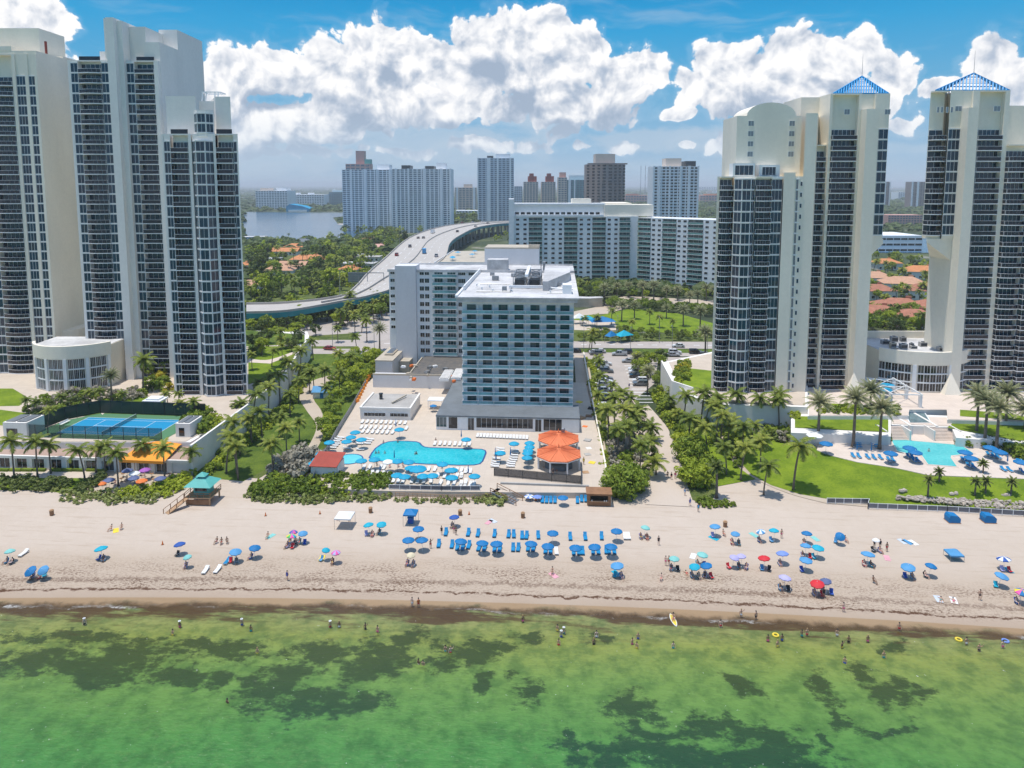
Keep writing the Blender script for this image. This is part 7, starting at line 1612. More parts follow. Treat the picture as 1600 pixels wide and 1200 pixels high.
# ---------------- the beach umbrellas, one by one
T6 = lambda x, y: (x/2.857, 780+y/2.857)
T7 = lambda x, y: (520+x/2.857, 780+y/2.857)
T8 = lambda x, y: (1040+x/2.857, 780+y/2.857)
BU = [(T6, 43, 230, 'umb_mint', 1.0, 'small mint umbrella at the far left of the beach'), (T6, 163, 294, 'umb_blue', 1.15, 'tilted deep blue umbrella nearest the water on the left'), (T6, 214, 289, 'umb_light', 1.05, 'light blue umbrella touching the tilted deep blue one'),
      (T6, 455, 217, 'umb_turq', 1.3, 'turquoise umbrella on the left with blue gear beside it'), (T6, 805, 199, 'umb_royal', 1.2, 'royal blue umbrella above the small mint and maroon one'), (T6, 845, 251, 'umb_mint', .85, 'small mint umbrella over maroon bags'),
      (T6, 1047, 228, 'umb_light', 1.25, 'light blue umbrella with a striped lounger in front'), (T6, 1133, 211, 'umb_blue', 1.2, 'mid blue umbrella right of the striped lounger'), (T6, 1308, 144, ['umb_pink', 'umb_blue', 'umb_purple'], .9, 'pink and purple umbrella behind the rainbow one'),
      (T6, 1295, 163, ['umb_yellow', 'umb_green', 'umb_pink', 'umb_turq'], 1.1, 'rainbow panelled umbrella among a crowd left of the white tent'), (T6, 1351, 146, 'umb_light', 1.05, 'blue umbrella immediately right of the rainbow one'), (T6, 1448, 220, 'umb_turq', .85, 'small teal umbrella with an orange towel below the white tent'), (T6, 1500, 234, ['umb_lilac', 'umb_pink'], .95, 'lilac and pink umbrella below the white tent'),
      (T7, 165, 111, 'umb_turq', 1.15, 'left one of the turquoise pair beside the white tent'), (T7, 219, 105, 'umb_turq', 1.15, 'right one of the turquoise pair beside the white tent'), (T7, 347, 240, 'umb_cream', .9, 'small cream umbrella over a white seat below the hotel rows'),
      (T7, 545, 77, 'umb_royal', 1.2, 'royal blue umbrella with a red float beneath, beside a barrel'), (T7, 1390, 124, 'umb_mint', 1.05, 'pale aqua umbrella alone right of the hotel rows'), (T7, 1275, 291, 'umb_light', 1.35, 'large light blue umbrella nearest the water in the middle'), (T7, 1525, 261, 'umb_mint', 1.05, 'pale mint umbrella with people in pink beside it'),
      (T8, 225, 118, 'umb_light', 1.2, 'bright blue umbrella next to the rightmost barrel'), (T8, 312, 149, 'umb_light', 1.0, 'pale blue umbrella right of the barrel group'), (T8, 434, 139, ['umb_white', 'umb_light'], 1.0, 'blue and white striped umbrella left of a teal one'), (T8, 487, 138, 'umb_turq', 1.1, 'teal umbrella touching the blue and white striped one'),
      (T8, 632, 150, 'umb_blue', 1.15, 'blue umbrella standing above the cluster of three'), (T8, 628, 206, 'umb_light', 1.15, 'light blue umbrella at the left of the cluster of three'), (T8, 678, 211, 'umb_turq', 1.25, 'turquoise umbrella at the right of the cluster of three'), (T8, 624, 267, 'umb_light', 1.3, 'blue umbrella lowest in the cluster of three'),
      (T8, 772, 142, 'umb_blue', 1.05, 'blue umbrella tilted flat by the wind with a dark shadow'), (T8, 943, 181, 'umb_white', .8, 'small pale umbrella over two dark figures'), (T8, 903, 243, 'umb_light', 1.4, 'large light blue umbrella beside a pink towel'), (T8, 1085, 295, 'umb_light', 1.35, 'light blue umbrella with a purple bag at its left'), (T8, 1178, 292, 'umb_blue', 1.1, 'dark teal blue umbrella right of the light blue one'),
      (T8, 1518, 265, ['umb_royal', 'umb_white'], 1.3, 'royal blue and white ringed umbrella near the right edge'), (T8, 1488, 333, 'umb_light', 1.25, 'sky blue umbrella below the blue and white ringed one'), (T8, 1585, 405, ['umb_pink', 'umb_blue', 'umb_yellow'], 1.2, 'rainbow umbrella cut by the right edge'), (T8, 445, 260, 'umb_red', 1.2, 'red umbrella standing alone'), (T8, 527, 240, 'umb_peri', 1.25, 'periwinkle umbrella right of the lone red one'),
      (T8, 298, 253, 'umb_lilac', 1.0, 'left one of the pale lilac pair'), (T8, 343, 252, 'umb_lilac', 1.0, 'right one of the pale lilac pair'), (T8, 135, 293, 'umb_turq', 1.1, 'bright blue umbrella lower left of the mint green one'), (T8, 190, 291, 'umb_blue', 1.2, 'deeper blue umbrella lower right of the mint green one'), (T8, 160, 243, 'umb_mint', 1.15, 'mint green umbrella above two blue ones'),
      (T8, 530, 347, 'umb_lilac', 1.2, 'lilac umbrella below the lone red one'), (T8, 682, 369, 'umb_red', 1.3, 'red umbrella nearest the water, over red chairs'), (T8, 722, 361, 'umb_slate', 1.1, 'slate blue umbrella touching the lower red one')]
ci = 0; CK = list(CH.values()); PN = 0
for (T, x, y, cols, R_, lab) in BU:
    px, py = T(x, y); tl = (R(RG.uniform(-9, 9)), R(RG.uniform(-9, 9)))
    if 'tilted' in lab: tl = (R(26), R(-20))
    u = umb(px, py, cols, lab, R_, 1.85, tl, group='beach umbrellas brought by visitors')
    short = lab.split(' umbrella')[0] if ' umbrella' in lab else lab
    for k in range(RG.choice((1, 2, 2))):
        ci += 1; dx = -.55+1.05*k; o = dup(CK[ci % 6], (u.location.x+dx, u.location.y-.35-.2*k, u.location.z), pi+RG.uniform(-.5, .5)-pi, None, 'beach chairs under umbrellas', 'beach chair')
        nm = lab.split(' umbrella')[0]
        o['label'] = (('left' if k == 0 else 'right') + ' chair under the ' + ' '.join(lab.replace('umbrella', 'umbrella').split()[:10])).replace('the left one of', 'the left umbrella of').replace('the right one of', 'the right umbrella of')
        if RG.random() < .55:
            p = dup(person_proto('sit', SK[ci % 4], SU[ci % 7], 'hair_dark' if ci % 3 else 'hair_fair'), (o.location.x, o.location.y+.02, o.location.z), o.rotation_euler.z, None, 'people sitting under umbrellas', 'person')
            p['label'] = 'person in ' + CW[SU[ci % 7]] + ' seated in the ' + o['label'].replace(' chair', ' chair')
            p['label'] = ' '.join(p['label'].split()[:16])
# hotel rows
hu = [umb(*T7(x, y), 'umb_blue', None, 1.35, 1.95, (R(RG.uniform(-5, 5)), R(RG.uniform(-5, 5))), group='blue umbrellas of the hotel rows') for x, y in ((337,178),(400,180),(568,184),(665,193),(732,195),(883,195),(960,205),(1085,212),(1172,208),(1242,207))]
rank(hu, 'blue umbrella in the front hotel row on the sand')
hu = [umb(*T7(x, y), 'umb_blue', None, 1.3, 1.95, group='blue umbrellas of the hotel rows') for x, y in ((382,128),(982,147),(1267,138))]
rank(hu, 'blue umbrella in the back hotel row on the sand')
def lay(lst, pr, text, T=None, rot=0.0, z=None, group=None, jit=.08):
    out = []
    for x, y in lst:
        px, py = T(x, y) if T else (x, y); c = P(px, py, (z or 0)+.3); zz = sandz(c.x, c.y) if z is None else z
        out.append(dup(pr, (c.x, c.y, zz), rot+RG.uniform(-jit, jit), None, group or text, 'lounger'))
    rank(out, text); return out
lay([(505,148),(605,150),(648,153),(722,155),(785,157),(808,157),(845,163),(865,163),(917,162),(1060,168),(1127,168),(1200,166)], LB, 'blue lounger in the back hotel row on the sand', T7)
lay([(473,200),(532,203),(556,212),(580,212),(607,206),(652,215),(677,216),(722,220),(745,220),(805,217),(828,217),(872,216),(895,217),(950,227),(972,228),(1075,233),(1098,232),(1115,232),(1162,230),(1185,230),(1221,228),(1232,228),(1256,229)], LB, 'blue lounger in the front hotel row on the sand', T7)
lay([(1305,165),(1320,165)], LW, 'pale striped lounger right of the back hotel row', T7); lay([(998,232)], LW, 'white lounger in the front hotel row', T7)
lay([(917,316),(971,313)], LW, 'white lounger near the water on the left', T6); lay([(105,240)], LW, 'white lounger by the small mint umbrella', T6); lay([(1015,275)], LBf, 'blue and white striped lounger before the light blue umbrella', T6)
lay([(910,840),(925,840),(940,842),(955,842),(970,842),(1022,842),(1035,845),(1050,845)], LB, 'stack row of blue loungers by the wall', lambda x, y: (700+x/6.154, 640+y/6.154)) if False else None
TQ = lambda x, y: (700+x/6.154, 640+y/6.154)
lay([(910,840),(950,842),(990,842),(1030,843)], LB, 'blue lounger standing in the group left of the stored umbrella', TQ, jit=.02)
lay([(908,870),(948,872),(988,872),(1028,873)], LB, 'blue lounger in front of the group left of the stored umbrella', TQ, jit=.02)
lay([(1245,875),(1285,862),(1325,862)], LB, 'blue lounger beside the brown kiosk', TQ, jit=.02)
umb(*TQ(1105, 838), 'umb_blue', 'blue umbrella before the wall between groups of blue loungers', 1.35, 1.6); umb(*TQ(780, 825), ['umb_peri', 'umb_white'], 'low blue and white folded umbrella by the wooden stairs', 1.2, .8); umb(*TQ(860, 828), 'umb_peri', 'low pale blue umbrella beside the orange cone', 1.1, .8)
# ---------------- pool deck furniture
Z48 = lambda x, y: (480+x/6.667, 640+y/6.667)
lay([(575,125),(625,125),(675,127),(722,128),(772,130),(822,132),(870,133),(920,134),(970,136),(1020,138)], LW, 'white lounger in the back row on the pool deck', Z48, z=DZ, jit=.02)
lay([(565,183),(610,184),(660,185),(712,187),(765,188),(815,189),(865,189),(1033,195)], LW, 'white lounger in the second row on the pool deck', Z48, z=DZ, jit=.02)
lay([(580,226),(630,228),(682,230),(732,232),(785,233),(835,235),(890,236)], LW, 'white lounger in the third row on the pool deck', Z48, z=DZ, jit=.02)
lay([(350,288),(322,308),(300,326),(300,350),(282,370),(262,392),(545,350),(655,306),(635,326),(622,348),(552,412),(415,400)], LW, 'white lounger crosswise by the pool deck fence', Z48, rot=pi/2, z=DZ, jit=.05)
lay([(1330,352),(1385,352),(1435,352),(1485,354),(1540,356),(1590,358),(1640,358),(1690,358)], LW, 'white lounger along the back of the large pool', Z48, z=DZ, jit=.03)
lay([(590,600),(650,598),(765,598),(800,602),(1265,618),(1330,620),(1500,632),(1560,630)], LW, 'white lounger in the row along the pool front', Z48, z=DZ, jit=.06)
lay([(560,655),(612,657),(672,660),(728,662),(790,665),(845,668),(1360,688),(1430,690),(1560,690),(1605,690),(1650,640),(1700,640)], LW, 'white lounger in the middle row before the pool', Z48, z=DZ, jit=.06)
lay([(800,722),(850,730),(900,735),(950,740),(1000,742),(1090,742),(1150,745),(1215,742),(1290,740),(1390,760),(1470,765),(1530,765),(1600,770),(1650,765)], LW, 'white lounger in the row nearest the beach wall', Z48, z=DZ, jit=.08)
lay([(505,372),(505,392),(480,430),(465,468),(460,500),(455,522),(450,542)], LW, 'white lounger in the first column right of the pool', TQ, rot=pi/2, z=DZ, jit=.04)
lay([(640,388),(640,408),(635,434),(630,458),(625,480),(610,500),(605,520),(600,542)], LW, 'white lounger in the second column right of the pool', TQ, rot=pi/2, z=DZ, jit=.04)
lay([(285+31.6*k, 248+k*1.4) for k in range(16)], LW, 'white lounger lined up under the lounge windows', TQ, z=DZ, jit=.01)
lay([(130,632),(170,690),(125,715),(165,715),(215,716),(250,716),(130,580),(185,582)], LW, 'white lounger in the front right corner before the pool', TQ, z=DZ, jit=.08)
pu = [umb(*Z48(x, y), 'umb_pool', None, 1.5, 2.2, kind='pool_umbrella', z=DZ, group='turquoise umbrellas on the pool deck') for x, y in ((500,230),(455,280),(410,325),(230,335),(565,305),(145,450),(110,508),(75,540),(50,560),(960,200))]
rank(pu, 'turquoise pool umbrella on the left part of the deck')
pu = [umb(*Z48(x, y), 'umb_pool', None, 1.5, 2.2, kind='pool_umbrella', z=DZ, group='turquoise umbrellas on the pool deck') for x, y in ((565,525),(700,512),(940,530),(1075,600),(1060,538),(1410,560),(1510,622),(1510,700),(1205,685),(1305,680),(935,675),(1015,690))]
rank(pu, 'turquoise pool umbrella between the pool and the beach wall')
umb(*Z48(1150, 608), 'umb_pool', 'largest turquoise umbrella at the front of the pool', 2.3, 2.5, kind='pool_umbrella', z=DZ); umb(*Z48(840, 535), 'umb_white', 'only white umbrella at the front of the pool', 1.4, 2.2, kind='pool_umbrella', z=DZ)
pu = [umb(*TQ(x, y), 'umb_pool', None, 1.45, 2.2, kind='pool_umbrella', z=DZ, group='turquoise umbrellas on the pool deck') for x, y in ((175,280),(505,410),(635,320),(785,315),(785,352),(772,385),(765,412),(760,455),(255,632),(20,575),(30,645))]
rank(pu, 'turquoise pool umbrella on the right part of the deck')
umb(677, 633, 'umb_blue', 'blue umbrella under the small flat white canopy', 1.2, 1.6, kind='pool_umbrella', z=DZ)
# closed umbrellas
cp_root = empty('closed_umbrella', (0, 0, 0)); MB().cyl(0, 0, .9, 2.5, .16, .05, n=8).cyl(0, 0, .75, .9, .1, .16, n=8).build('canopy', 'umb_blue', cp_root); MB().cyl(0, 0, 0, 2.6, .03, n=6).build('pole', 'white_paint', cp_root); CUP = proto(cp_root)
out = [dup(CUP, P(*TQ(x, y), DZ), 0, None, 'closed umbrellas by the pool', 'umbrella') for x, y in ((455,470),(462,510),(600,465),(195,640),(128,290))] + [dup(CUP, P(*Z48(x, y), DZ), 0, None, 'closed umbrellas by the pool', 'umbrella') for x, y in ((925,205),(760,690),(908,535))]
rank(out, 'closed blue umbrella on the hotel pool deck')
# terrace pool, right
LBp = lounger_proto('sun_lounger', 'plastic_white', 'lounger_blue', R(30))
lay([(75,640),(127,643),(205,650),(262,655),(320,655),(395,675),(430,675)], LBp, 'blue lounger along the lawn edge of the terrace pool', ZR, z=2.5)
lay([(570,645),(605,650),(620,680),(655,680),(1060,675),(1100,680),(1110,728),(1150,735)], LBp, 'blue lounger under an umbrella in front of the terrace pool', ZR, z=2.5)
lay([(1415,760),(1472,765),(1585,780),(1560,695),(1590,700)], LBp, 'blue lounger at the right front of the terrace pool', ZR, z=2.5)
lay([(95,470),(100,488),(105,506),(108,524),(112,542),(118,560)], LBp, 'blue lounger in the first stack left of the terrace pool', ZR, rot=pi/2, z=2.5)
lay([(255,480),(258,500),(262,520),(268,540),(280,560)], LBp, 'blue lounger in the second stack left of the terrace pool', ZR, rot=pi/2, z=2.5)
lay([(1290,630),(1330,640),(1370,650),(1390,600),(1480,600),(1500,620),(1400,520)], LBp, 'blue lounger in the shade right of the terrace pool', ZR, z=2.5)
pu = [umb(*ZR(x, y), 'umb_blue', None, 1.75, 2.3, kind='pool_umbrella', z=2.5, group='blue umbrellas around the terrace pool') for x, y in ((580,565),(630,603),(410,612),(1075,603),(1130,655),(1300,562),(1385,600),(1575,690))] + [umb(1291, 692, 'umb_blue', None, 1.75, 2.3, kind='pool_umbrella', z=2.5)]
rank(pu, 'blue umbrella beside the terrace pool')
umb(1273, 679, 'umb_white', 'white umbrella tucked by the round dark tree', 2.2, 2.3, kind='pool_umbrella', z=2.5)
out = [dup(CUP, P(*ZR(x, y), 2.5), 0, None, 'closed umbrellas at the terrace pool', 'umbrella') for x, y in ((235,622),(107,612),(1450,720),(270,450))]
rank(out, 'closed blue umbrella at the terrace pool')
# restaurant terrace, left
T1 = lambda x, y: (x/4, 540+y/4)
for x, y, c, lab in ((840,793,'umb_white','white umbrella before the orange canopy'),(885,840,'umb_orange','coral umbrella before the orange canopy'),(795,775,'umb_slate','slate umbrella behind the white one at the canopy'),(905,772,'umb_purple','dark purple umbrella at the canopy edge'),(680,835,'umb_slate','slate umbrella at the left end of the canopy terrace'),(640,858,'umb_orange','small coral umbrella left of the canopy'),(1000,825,'umb_slate','slate umbrella right of the coral one'),(835,822,'umb_slate','slate umbrella just below the white one')):
    umb(*T1(x, y), [c], lab, 1.35 if 'small' not in lab else .9, 2.1, kind='pool_umbrella', z=.1)
a = P(187, 739, 0); r = empty('canopy', a, R(-2), 'large orange fabric canopy over the beachside restaurant', 'canopy'); m = MB()
m.add([(0, 0, 3.0), (10.5, 0, 3.0), (10.8, 5, 4.6), (6.5, 5.2, 5.4), (2, 5, 4.6), (1.2, 7, 4.5), (10.8, 7, 4.5)], [(0, 1, 2, 3), (0, 3, 4), (4, 3, 5), (3, 2, 6), (3, 6, 5)]); m.add([(0, 0, 2.4), (10.5, 0, 2.4), (10.5, 0, 2.99), (0, 0, 2.99)], [(0, 1, 2, 3)]); m.build('fabric', 'orange_canvas', r)
for x in (.1, 3.5, 7, 10.3): MB().cyl(x, .1, 0, 3.0, .08, n=6).build('post', 'wood_tan', r)
for x in (2.2, 6, 9): MB().cyl(x, 6.8, 0, 4.5, .08, n=6).build('post', 'wood_tan', r)
# tables
tb = empty('cafe_table', (0, 0, 0)); MB().cyl(0, 0, .72, .76, .42, n=12).build('tabletop', 'wood_brown', tb); MB().cyl(0, 0, 0, .72, .04, n=6).cyl(0, 0, 0, .04, .25, n=8).build('stand', 'dark_metal', tb); TBL = proto(tb)
out = [dup(TBL, P(*T1(x, y), .08), 0, None, 'cafe tables under the canopy', 'table') for x, y in ((640,870),(700,860),(760,850),(840,860),(900,865),(960,855),(1000,860),(820,830),(880,810),(1060,820),(770,820),(950,820))]
rank(out, 'small round cafe table on the canopy terrace')
out = [person(*T1(x, y), 'sit', SU[i % 7], z=.08) for i, (x, y) in enumerate(((655,872),(720,866),(790,845),(860,868),(915,872),(980,862),(1015,866),(900,820)))]
rank(out, 'person seated at the canopy terrace')
# ---------------- cabana row below the tennis court
a = P(-60, 730, 0); e = P(296, 741, 0); b = Bld('cabana_row', 'long low row of glazed cabanas with a sloping planted roof below the tennis court', 'building', a, atan2((e-a).y, (e-a).x)); w = (e-a).length
m = MB(); z0c, z1c = 2.9, 4.9; m.add([(0, .5, z0c), (w, .5, z0c), (w, 9.5, z1c), (0, 9.5, z1c)], [(0, 1, 2, 3)]); b.part('planted_roof', m, 'planter_floor')
b.wall.box(0, w, 0, .49, 2.4, 3.0); b.wall.box(0, w, .5, 1.5, 0, 2.88)
k = 0; x = .3
while x < w-7.5:
    b.wall.box(x-.3, x+.25, 0, .49, 0, 2.39); b.window(x+1.6, .5, .1, 2.4, 2.2, 2, glass='glass_dark'); b.wall.box(x+2.95, x+4.0, .1, .49, 0, 2.39); x += 4.0
b.done('white_stucco')
for i, px in enumerate((5, 25, 42, 62, 88, 105, 122, 145, 158)):
    c = P(px, 736, 0); r = link('planter_box', MB().box(-1.3, 1.3, -.4, .4, 0, .55).mesh('planter_box', 'leaf')); r.location = c; tag(r, None, 'planter', 'low clipped planters before the cabanas')
rank([o for o in COL.objects if o.name.startswith('planter_box')], 'low clipped planter before the cabanas')
# ---------------- tennis court
CT = [P(a_, b_, 5) for a_, b_ in ((130,654),(276,657),(247,680),(95,680))]; o0 = (CT[0]+CT[1]+CT[2]+CT[3])/4
r = empty('tennis_court', (o0.x, o0.y, 5.1), R(-1), 'blue tennis court with green surround and white lines on the raised deck', 'tennis court'); 
def slab(m, x0, x1, y0, y1, z, mi=0): m.add([(x0,y0,z),(x1,y0,z),(x1,y1,z),(x0,y1,z)], [(0,1,2,3)], mi)
m = MB(); m.prism([(-17.5, -8), (15.3, -8), (16.5, 8.2), (-11, 8.6), (-16, 3)], -.05, .06); m.build('surround', 'court_green', r)
m = MB(); slab(m, -11.9, 11.9, -5.5, 5.5, .075); m.build('playing_surface', 'court_blue', r)
m = MB(); z = .085
for y_ in (-5.49, -4.11, 4.11, 5.49): slab(m, -11.89, 11.89, y_-.05, y_+.05, z)
for x_ in (-11.84, 11.84): slab(m, x_-.05, x_+.05, -5.44, 5.44, z+.004)
for x_ in (-6.4, 6.4): slab(m, x_-.05, x_+.05, -4.06, 4.06, z+.004)
slab(m, -6.35, 6.35, -.05, .05, z+.003); m.build('lines', 'white_mark', r)
pmat('net_mesh', (.03, .04, .04), .8, .1, 1, alpha=.4); n_ = MB(); n_.box(-.02, .02, -6.2, 6.2, .1, .95); n_.build('net', 'net_mesh', r); MB().box(-.03, .03, -6.2, 6.2, .98, 1.06).build('net_tape', 'white_paint', r)
for y_ in (-6.3, 6.3): MB().cyl(0, y_, 0, 1.12, .05, n=6).build('net_post', 'dark_metal', r)
m = MB(); m.box(0, .5, 0, 2.2, .45, .5)
MB().box(-14.5, -13.9, -1, 2, .42, .48).box(-14.5, -14.42, -1, 2, .49, .9).build('bench', 'plastic_white', r)
pmat('windscreen', (.012, .045, .035), .8, .15, .5, alpha=.88)
def W(x, y): return (o0.x + x*cos(R(-1))-y*sin(R(-1)), o0.y + x*sin(R(-1))+y*cos(R(-1)))
railing('court_fence', 'tall fence with dark green windscreen round the back of the tennis court', 'fence', [W(-17.6,-8.2), W(-16.2,3.2), W(-11.1,8.8), W(6,8.5), W(16.6,8.4)], 5.1, 3.4, 'dark_metal', 'windscreen', 3, px=False)
pmat('mesh_light', (.02, .05, .045), .8, .15, .5, alpha=.42)
railing('court_fence', 'see-through mesh fence with round lamps along the front of the tennis court', 'fence', [W(-17.6,-8.2), W(15.5,-8.2)], 5.1, 3.0, 'dark_metal', 'mesh_light', 3, px=False)
a = W(2, 9.6); r = empty('garden_gate', (a[0], a[1], 5.05), 0, 'white pavilion gate with steps behind the tennis court', 'gate')
for x in (-1.9, 1.5): MB().box(x, x+.5, 0, .5, 0, 3.1).box(x, x+.5, 2.5, 3, 0, 3.1).build('pillar', 'white_paint', r)
MB().box(-2.3, 2.4, -.4, 3.4, 3.11, 3.4).box(-1.6, 1.7, .2, 2.8, 3.41, 3.8).build('roof', 'white_paint', r); s_ = MB(); [s_.box(-1.35, 1.45, .5+k*.4, 3.2, k*.18, (k+1)*.18) for k in range(5)]; s_.build('steps', 'deck_pink', r)
for (px, py, w, d, h, lab) in ((6, 684, 5.6, 5.5, 3.6, 'small grey flat-roofed house at the left end of the tennis court'), (275, 683, 3.4, 5.5, 3.2, 'narrow white stair house at the right end of the tennis court')):
    c = P(px, py, 5.05); r = empty('stair_house', c, 0, lab, 'building'); m = MB(); m.box(0, w, 0, d, 0, h); m.build('wall', 'white_stucco', r); m = MB(); m.box(.4, w*.45, .5, d-.5, h+.01, h+.2).box(w*.55, w-.4, .5, d-.5, h+.01, h+.2); m.build('roof_hatch', 'grey_roof', r); MB().box(.8, w*.6, -.06, .02, .3, 2.2).build('window', 'glass_dark', r)
# ---------------- lifeguard tower
c = P(318, 783, 0); r = empty('lifeguard_tower', c, R(0), 'raised wooden lifeguard hut with a tiered teal roof and a long ramp', 'lifeguard tower')
MB().box(-2.6, 2.6, -2.2, 2.2, 1.5, 1.7).build('platform', 'wood_tan', r)
for x in (-2.3, 2.3):
    for y in (-1.9, 1.9): MB().box(x-.12, x+.12, y-.12, y+.12, 0, 1.49).build('post', 'wood_tan', r)
MB().box(-1.5, 1.5, -.8, 1.4, 1.71, 3.7).build('cabin', 'teal_roof', r); MB().box(-1.2, 1.2, -.86, -.79, 2.4, 3.4).build('window', 'glass_dark', r)
m = MB(); zz = 3.75; m.add([(-2.7,-2.3,zz),(2.7,-2.3,zz),(2.7,2.3,zz),(-2.7,2.3,zz),(-.7,-.6,zz+1.3),(.7,-.6,zz+1.3),(.7,.6,zz+1.3),(-.7,.6,zz+1.3)], [(0,1,5,4),(1,2,6,5),(2,3,7,6),(3,0,4,7),(3,2,1,0),(4,5,6,7)]); m.build('roof', 'teal_roof', r)
m = MB(); m.box(-.6, .6, -.5, .5, zz+1.31, zz+1.6); m.add([(-.95,-.85,zz+1.6),(.95,-.85,zz+1.6),(.95,.85,zz+1.6),(-.95,.85,zz+1.6),(0,0,zz+2.3)], [(0,1,4),(1,2,4),(2,3,4),(3,0,4),(3,2,1,0)]); m.build('roof_lantern', 'teal_roof', r)
m = MB()
for x in (-2.55, 2.55): m.bar((x, -2.2, 2.6), (x, 2.2, 2.6), .09).bar((x, -2.2, 2.2), (x, 2.2, 2.2), .07); [m.box(x-.05, x+.05, y-.05, y+.05, 1.7, 2.6) for y in (-2.15, 0, 2.15)]
m.bar((-1.6, -2.15, 2.6), (2.55, -2.15, 2.6), .09).bar((-1.6, -2.15, 2.2), (2.55, -2.15, 2.2), .07); [m.box(x-.05, x+.05, -2.2, -2.1, 1.7, 2.6) for x in (-1.6, 0, 1.3)]; m.build('handrail', 'wood_brown', r)
m = MB(); m.bar((-2.1, -2.2, 1.6), (-4.3, -5.6, 0), 1.2, .1); m.build('ramp', 'wood_tan', r); m = MB(); m.bar((-2.7, -2.2, 2.5), (-4.9, -5.6, .9), .08).bar((-1.5, -2.2, 2.5), (-3.7, -5.6, .9), .08)
for f in (0, .33, .66, 1): 
    for dx in (-2.7, -1.5): x = dx-2.2*f; y = -2.2-3.4*f; m.box(x-.05, x+.05, y-.05, y+.05, 1.6*(1-f), 2.5-1.6*f)
m.build('ramp_rail', 'wood_brown', r); MB().box(-2.5, 2.5, -2.0, -1.9, .2, 1.2).build('cross_brace', 'wood_brown', r)
umb(*T1(1272, 858), 'umb_light', 'blue umbrella fixed on the lifeguard platform', 1.2, 1.0, z=2.4); umb(*T1(1200, 866), 'umb_mint', 'small pale umbrella left of the lifeguard platform', 1.0, 1.8)
# ---------------- kiosk, shed, cabanas, tents, barrels, cones, boats
c = P(936, 791, 0); r = empty('kiosk', c, 0, 'brown timber beach kiosk with an open counter', 'kiosk')
MB().box(-2.3, 2.3, 0, .15, 0, 1.1).box(-2.3, -2.1, .15, 2.6, 0, 2.5).box(2.1, 2.3, .15, 2.6, 0, 2.5).box(-2.1, 2.1, 2.45, 2.6, 0, 2.5).box(-2.3, -1.7, 0, .15, 1.1, 2.5).box(1.7, 2.3, 0, .15, 1.1, 2.5).box(-1.7, 1.7, 0, .15, 2.1, 2.5).build('wall', 'wood_brown', r)
MB().box(-2.5, 2.5, -.4, 2.8, 2.51, 2.65).build('roof', 'wood_brown', r); MB().box(-1.8, 1.8, -.35, 0, 1.0, 1.1).build('counter', 'wood_tan', r)
for x in (-1.4, 1.0, 1.4): MB().cyl(x, -.2, 1.1, 1.35, .1, n=8).build('bowl', 'plastic_white', r)
c = P(486, 745, DZ); r = empty('shed', c, R(-2), 'small grey shed with a sloping brick red roof beside the wading pool', 'shed'); MB().box(0, 5.4, 0, 5.2, -.5, 2.3).build('wall', 'white_stucco', r); m = MB(); m.add([(-.3,-.3,2.32),(5.7,-.3,2.32),(5.7,5.5,3.3),(-.3,5.5,3.3),(-.3,-.3,2.44),(5.7,-.3,2.44),(5.7,5.5,3.42),(-.3,5.5,3.42)], [(3,2,1,0),(4,5,6,7),(0,1,5,4),(1,2,6,5),(2,3,7,6),(3,0,4,7)]); m.build('roof', 'red_roof', r); MB().box(5.39, 5.46, 1, 1.9, -.1, 1.9).build('door', 'white_paint', r)
c = P(505, 620, 0); r = empty('garden_shed', c, R(4), 'blue pitched roof shed half hidden by palms in the left garden', 'shed'); MB().box(-2.6, 2.6, -1.6, 1.6, 0, 2.0).build('wall', 'white_stucco', r); m = MB(); m.add([(-2.9,-2,1.9),(2.9,-2,1.9),(2.9,2,1.9),(-2.9,2,1.9),(-2.9,0,3.3),(2.9,0,3.3)], [(0,1,5,4),(2,3,4,5),(1,2,5),(3,0,4),(3,2,1,0)]); m.build('roof', 'umb_light', r); MB().box(-.5, .5, -1.66, -1.59, 0, 1.8).build('door', 'blue_canvas', r)
for px, lab in ((1492, 'left one of two covered blue cabanas on the sand'), (1548, 'right one of two covered blue cabanas on the sand')):
    c = P(px, 818, 0); r = empty('covered_cabana', c, 0, lab, 'cabana', 'covered blue cabanas'); m = MB(); pr_ = [(-1, 0), (1, 0), (1.05, .9), (.6, 1.35), (-.8, 1.5), (-1.05, 1.0)]
    for s in (0, 1.7): m.v += [(x, s, z) for x, z in pr_]
    m.f = [tuple(range(6)), tuple(range(11, 5, -1))] + [(i, 6+i, 6+(i+1)%6, (i+1)%6) for i in range(6)]; m.mi = [0]*8; m.build('cover', 'blue_canvas', r); MB().box(-1.1, 1.1, -.1, 1.8, -.05, .08).build('base', 'wood_brown', r)
def tent(px, py, col, lab, w=1.5, h=2.1, bag=True):
    c = P(px, py, 0); r = empty('canopy_tent', c, 0, lab, 'tent'); m = MB(); m.add([(-w,-w,h),(w,-w,h),(w,w,h),(-w,w,h),(0,0,h+.7)], [(0,1,4),(1,2,4),(2,3,4),(3,0,4)]); m.add([(-w,-w,h),(w,-w,h),(w,w,h),(-w,w,h),(-w,-w,h-.25),(w,-w,h-.25),(w,w,h-.25),(-w,w,h-.25)], [(0,4,5,1),(1,5,6,2),(2,6,7,3),(3,7,4,0)]); m.build('canopy', col, r)
    for x in (-w, w):
        for y in (-w, w): MB().cyl(x*.98, y*.98, 0, h, .03, n=5).build('leg', 'grey_metal', r)
    return c
tc = tent(539, 822, 'umb_white', 'white pop-up canopy tent with people in its shade'); tent(642, 818, 'blue_canvas', 'square blue attendant tent behind the hotel rows', 1.2, 2.2)
tent(1490, 873, 'umb_light', 'wind stretched pale blue sun tent near the right edge', 1.1, 1.1)
